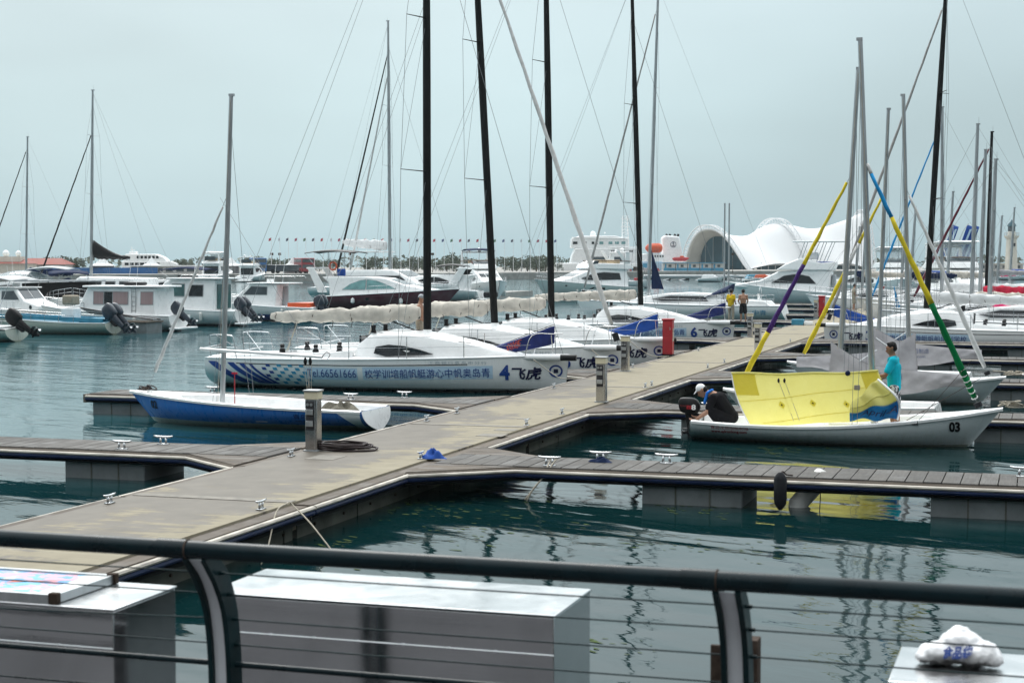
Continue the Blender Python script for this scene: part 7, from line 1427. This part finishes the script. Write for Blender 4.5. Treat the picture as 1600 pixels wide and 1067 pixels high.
MB().bx(-1.6, -.02, .02, dp - .02, 0, .030).build('backing', 'gelcoat_warm', t); MB().bx(-1.58, -.13, .03, dp - .03, .030, .033).build('print', 'poster', t); MB().bx(-.13, -.03, .03, dp - .03, .030, .0335).build('white_margin', 'decal_white', t)
MB().grid(lambda u, v: (-.42 + .3 * u + .02 * v, .22 + .16 * u + .05 * v * (1 - u), .0345), 4, 2).build('orange_shape', 'orange', t)
for x0, x1, y0, y1 in ((-1.62, .0, -.0, .022), (-1.62, 0, dp - .022, dp), (-.02, .0, .022, dp - .022)): MB().bx(x0, x1, y0, y1, 0, .042).build('frame_bar', 'alu', t, bevel=.003)
for y in (-.006, dp - .03): MB().bx(-.035, .012, y, y + .036, -.001, .05).build('frame_corner', 'rust', t, bevel=.004)
# plastic bag on the right chest
q = G(1500, 1040, 2.2)
mat('bag_white', (.74, .74, .75), .38, var=.06, scale=9, bump=.6, bscale=16, spec=.6)
t = flesh('plastic_bag', [((q.x - .06, q.y + .02, 2.245), (.105, .085, .045)), ((q.x + .05, q.y + .02, 2.25), (.10, .09, .05)), ((q.x + .0, q.y + .03, 2.285), (.085, .07, .05)), ((q.x - .01, q.y + .04, 2.315), (.05, .045, .03)), ((q.x + .10, q.y + .01, 2.235), (.06, .06, .034)), ((q.x - .12, q.y, 2.228), (.05, .05, .027))], 'bag_white', None, .006, 4)
tx = bpy.data.textures.new('crumple', 'CLOUDS'); tx.noise_scale = .055; tx.noise_depth = 2; dm = t.modifiers.new('creases', 'DISPLACE'); dm.texture = tx; dm.texture_coords = 'GLOBAL'; dm.strength = .026; dm.mid_level = .5
tag(t, 'knotted white plastic bag with blue lettering on the right chest', 'bag')
lettering(t, '食品袋', lambda u, v: (q.x - .06 + u, q.y - .082 + 2.2 * (u - .07) ** 2 + max(0, v) * .5, 2.245 + v + .1 * u), 'decal_blue', .045, .11, name='bag_lettering', bold=.002, shear=.25)
# rusty bracket between the posts
a = AY(1110, 1007, 6.75); b_ = AY(1166, 1007, 6.75); c = AY(1188, 995, 6.85)
t = thing('steel_bracket', 'dark rusty steel bracket standing beside the right railing post', 'bracket', (a.x, 6.75, PZ)); MB().bx(0, b_.x - a.x, 0, .02, 0, a.z - PZ).build('front_plate', 'rust', t, bevel=.003); MB().bx(b_.x - a.x - .01, c.x - a.x, .03, .12, 0, c.z - PZ).build('side_plate', 'rust', t, bevel=.003)
for z in (.30, .55): MB().cyl((.05, -.006, z), (.05, .0, z), .012, n=8).build('bolt', 'alu_dull', t)
# the front behind the promenade, mirrored in the chests
t = thing('waterfront_front', 'dark waterfront building with pale columns mirrored in the steel chests', 'building', (0, -16, PZ)); MB().bx(-45, 45, -10, 0, 0, 11).build('wall', 'bulkwall', t); MB().bx(-46, 46, -10.5, .8, 11, 11.6).build('roof', 'wall_grey', t)
for k in range(14): MB().bx(-44 + k * 6.5, -42.6 + k * 6.5, .02, .7, 0, 10.9).build('column', 'column_pale', t)
for k in range(13):
    for z in (1, 6): MB().bx(-42.2 + k * 6.5, -38.6 + k * 6.5, -.02, .03, z, z + 3.4).build('window', 'glass_dark', t)
# ================================================================== sea air: one box of thin even haze round the place
hz = MB().bx(-1010, 710, -62, 1045, -3, 34).build('haze', 'gelcoat'); hz['kind'] = 'stuff'; hz['label'] = 'thin pale sea haze over the harbour'; hz['category'] = 'haze'
hm = bpy.data.materials.new('haze_air'); hm.use_nodes = True; ht = hm.node_tree; ht.nodes.clear(); ho = ht.nodes.new('ShaderNodeOutputMaterial')
pv = ht.nodes.new('ShaderNodeVolumePrincipled'); pv.inputs['Color'].default_value = (.86, .93, .96, 1); pv.inputs['Density'].default_value = .0001; pv.inputs['Anisotropy'].default_value = .2
ht.links.new(pv.outputs[0], ho.inputs['Volume']); hz.data.materials.clear(); hz.data.materials.append(hm)
scene.cycles.volume_bounces = 1
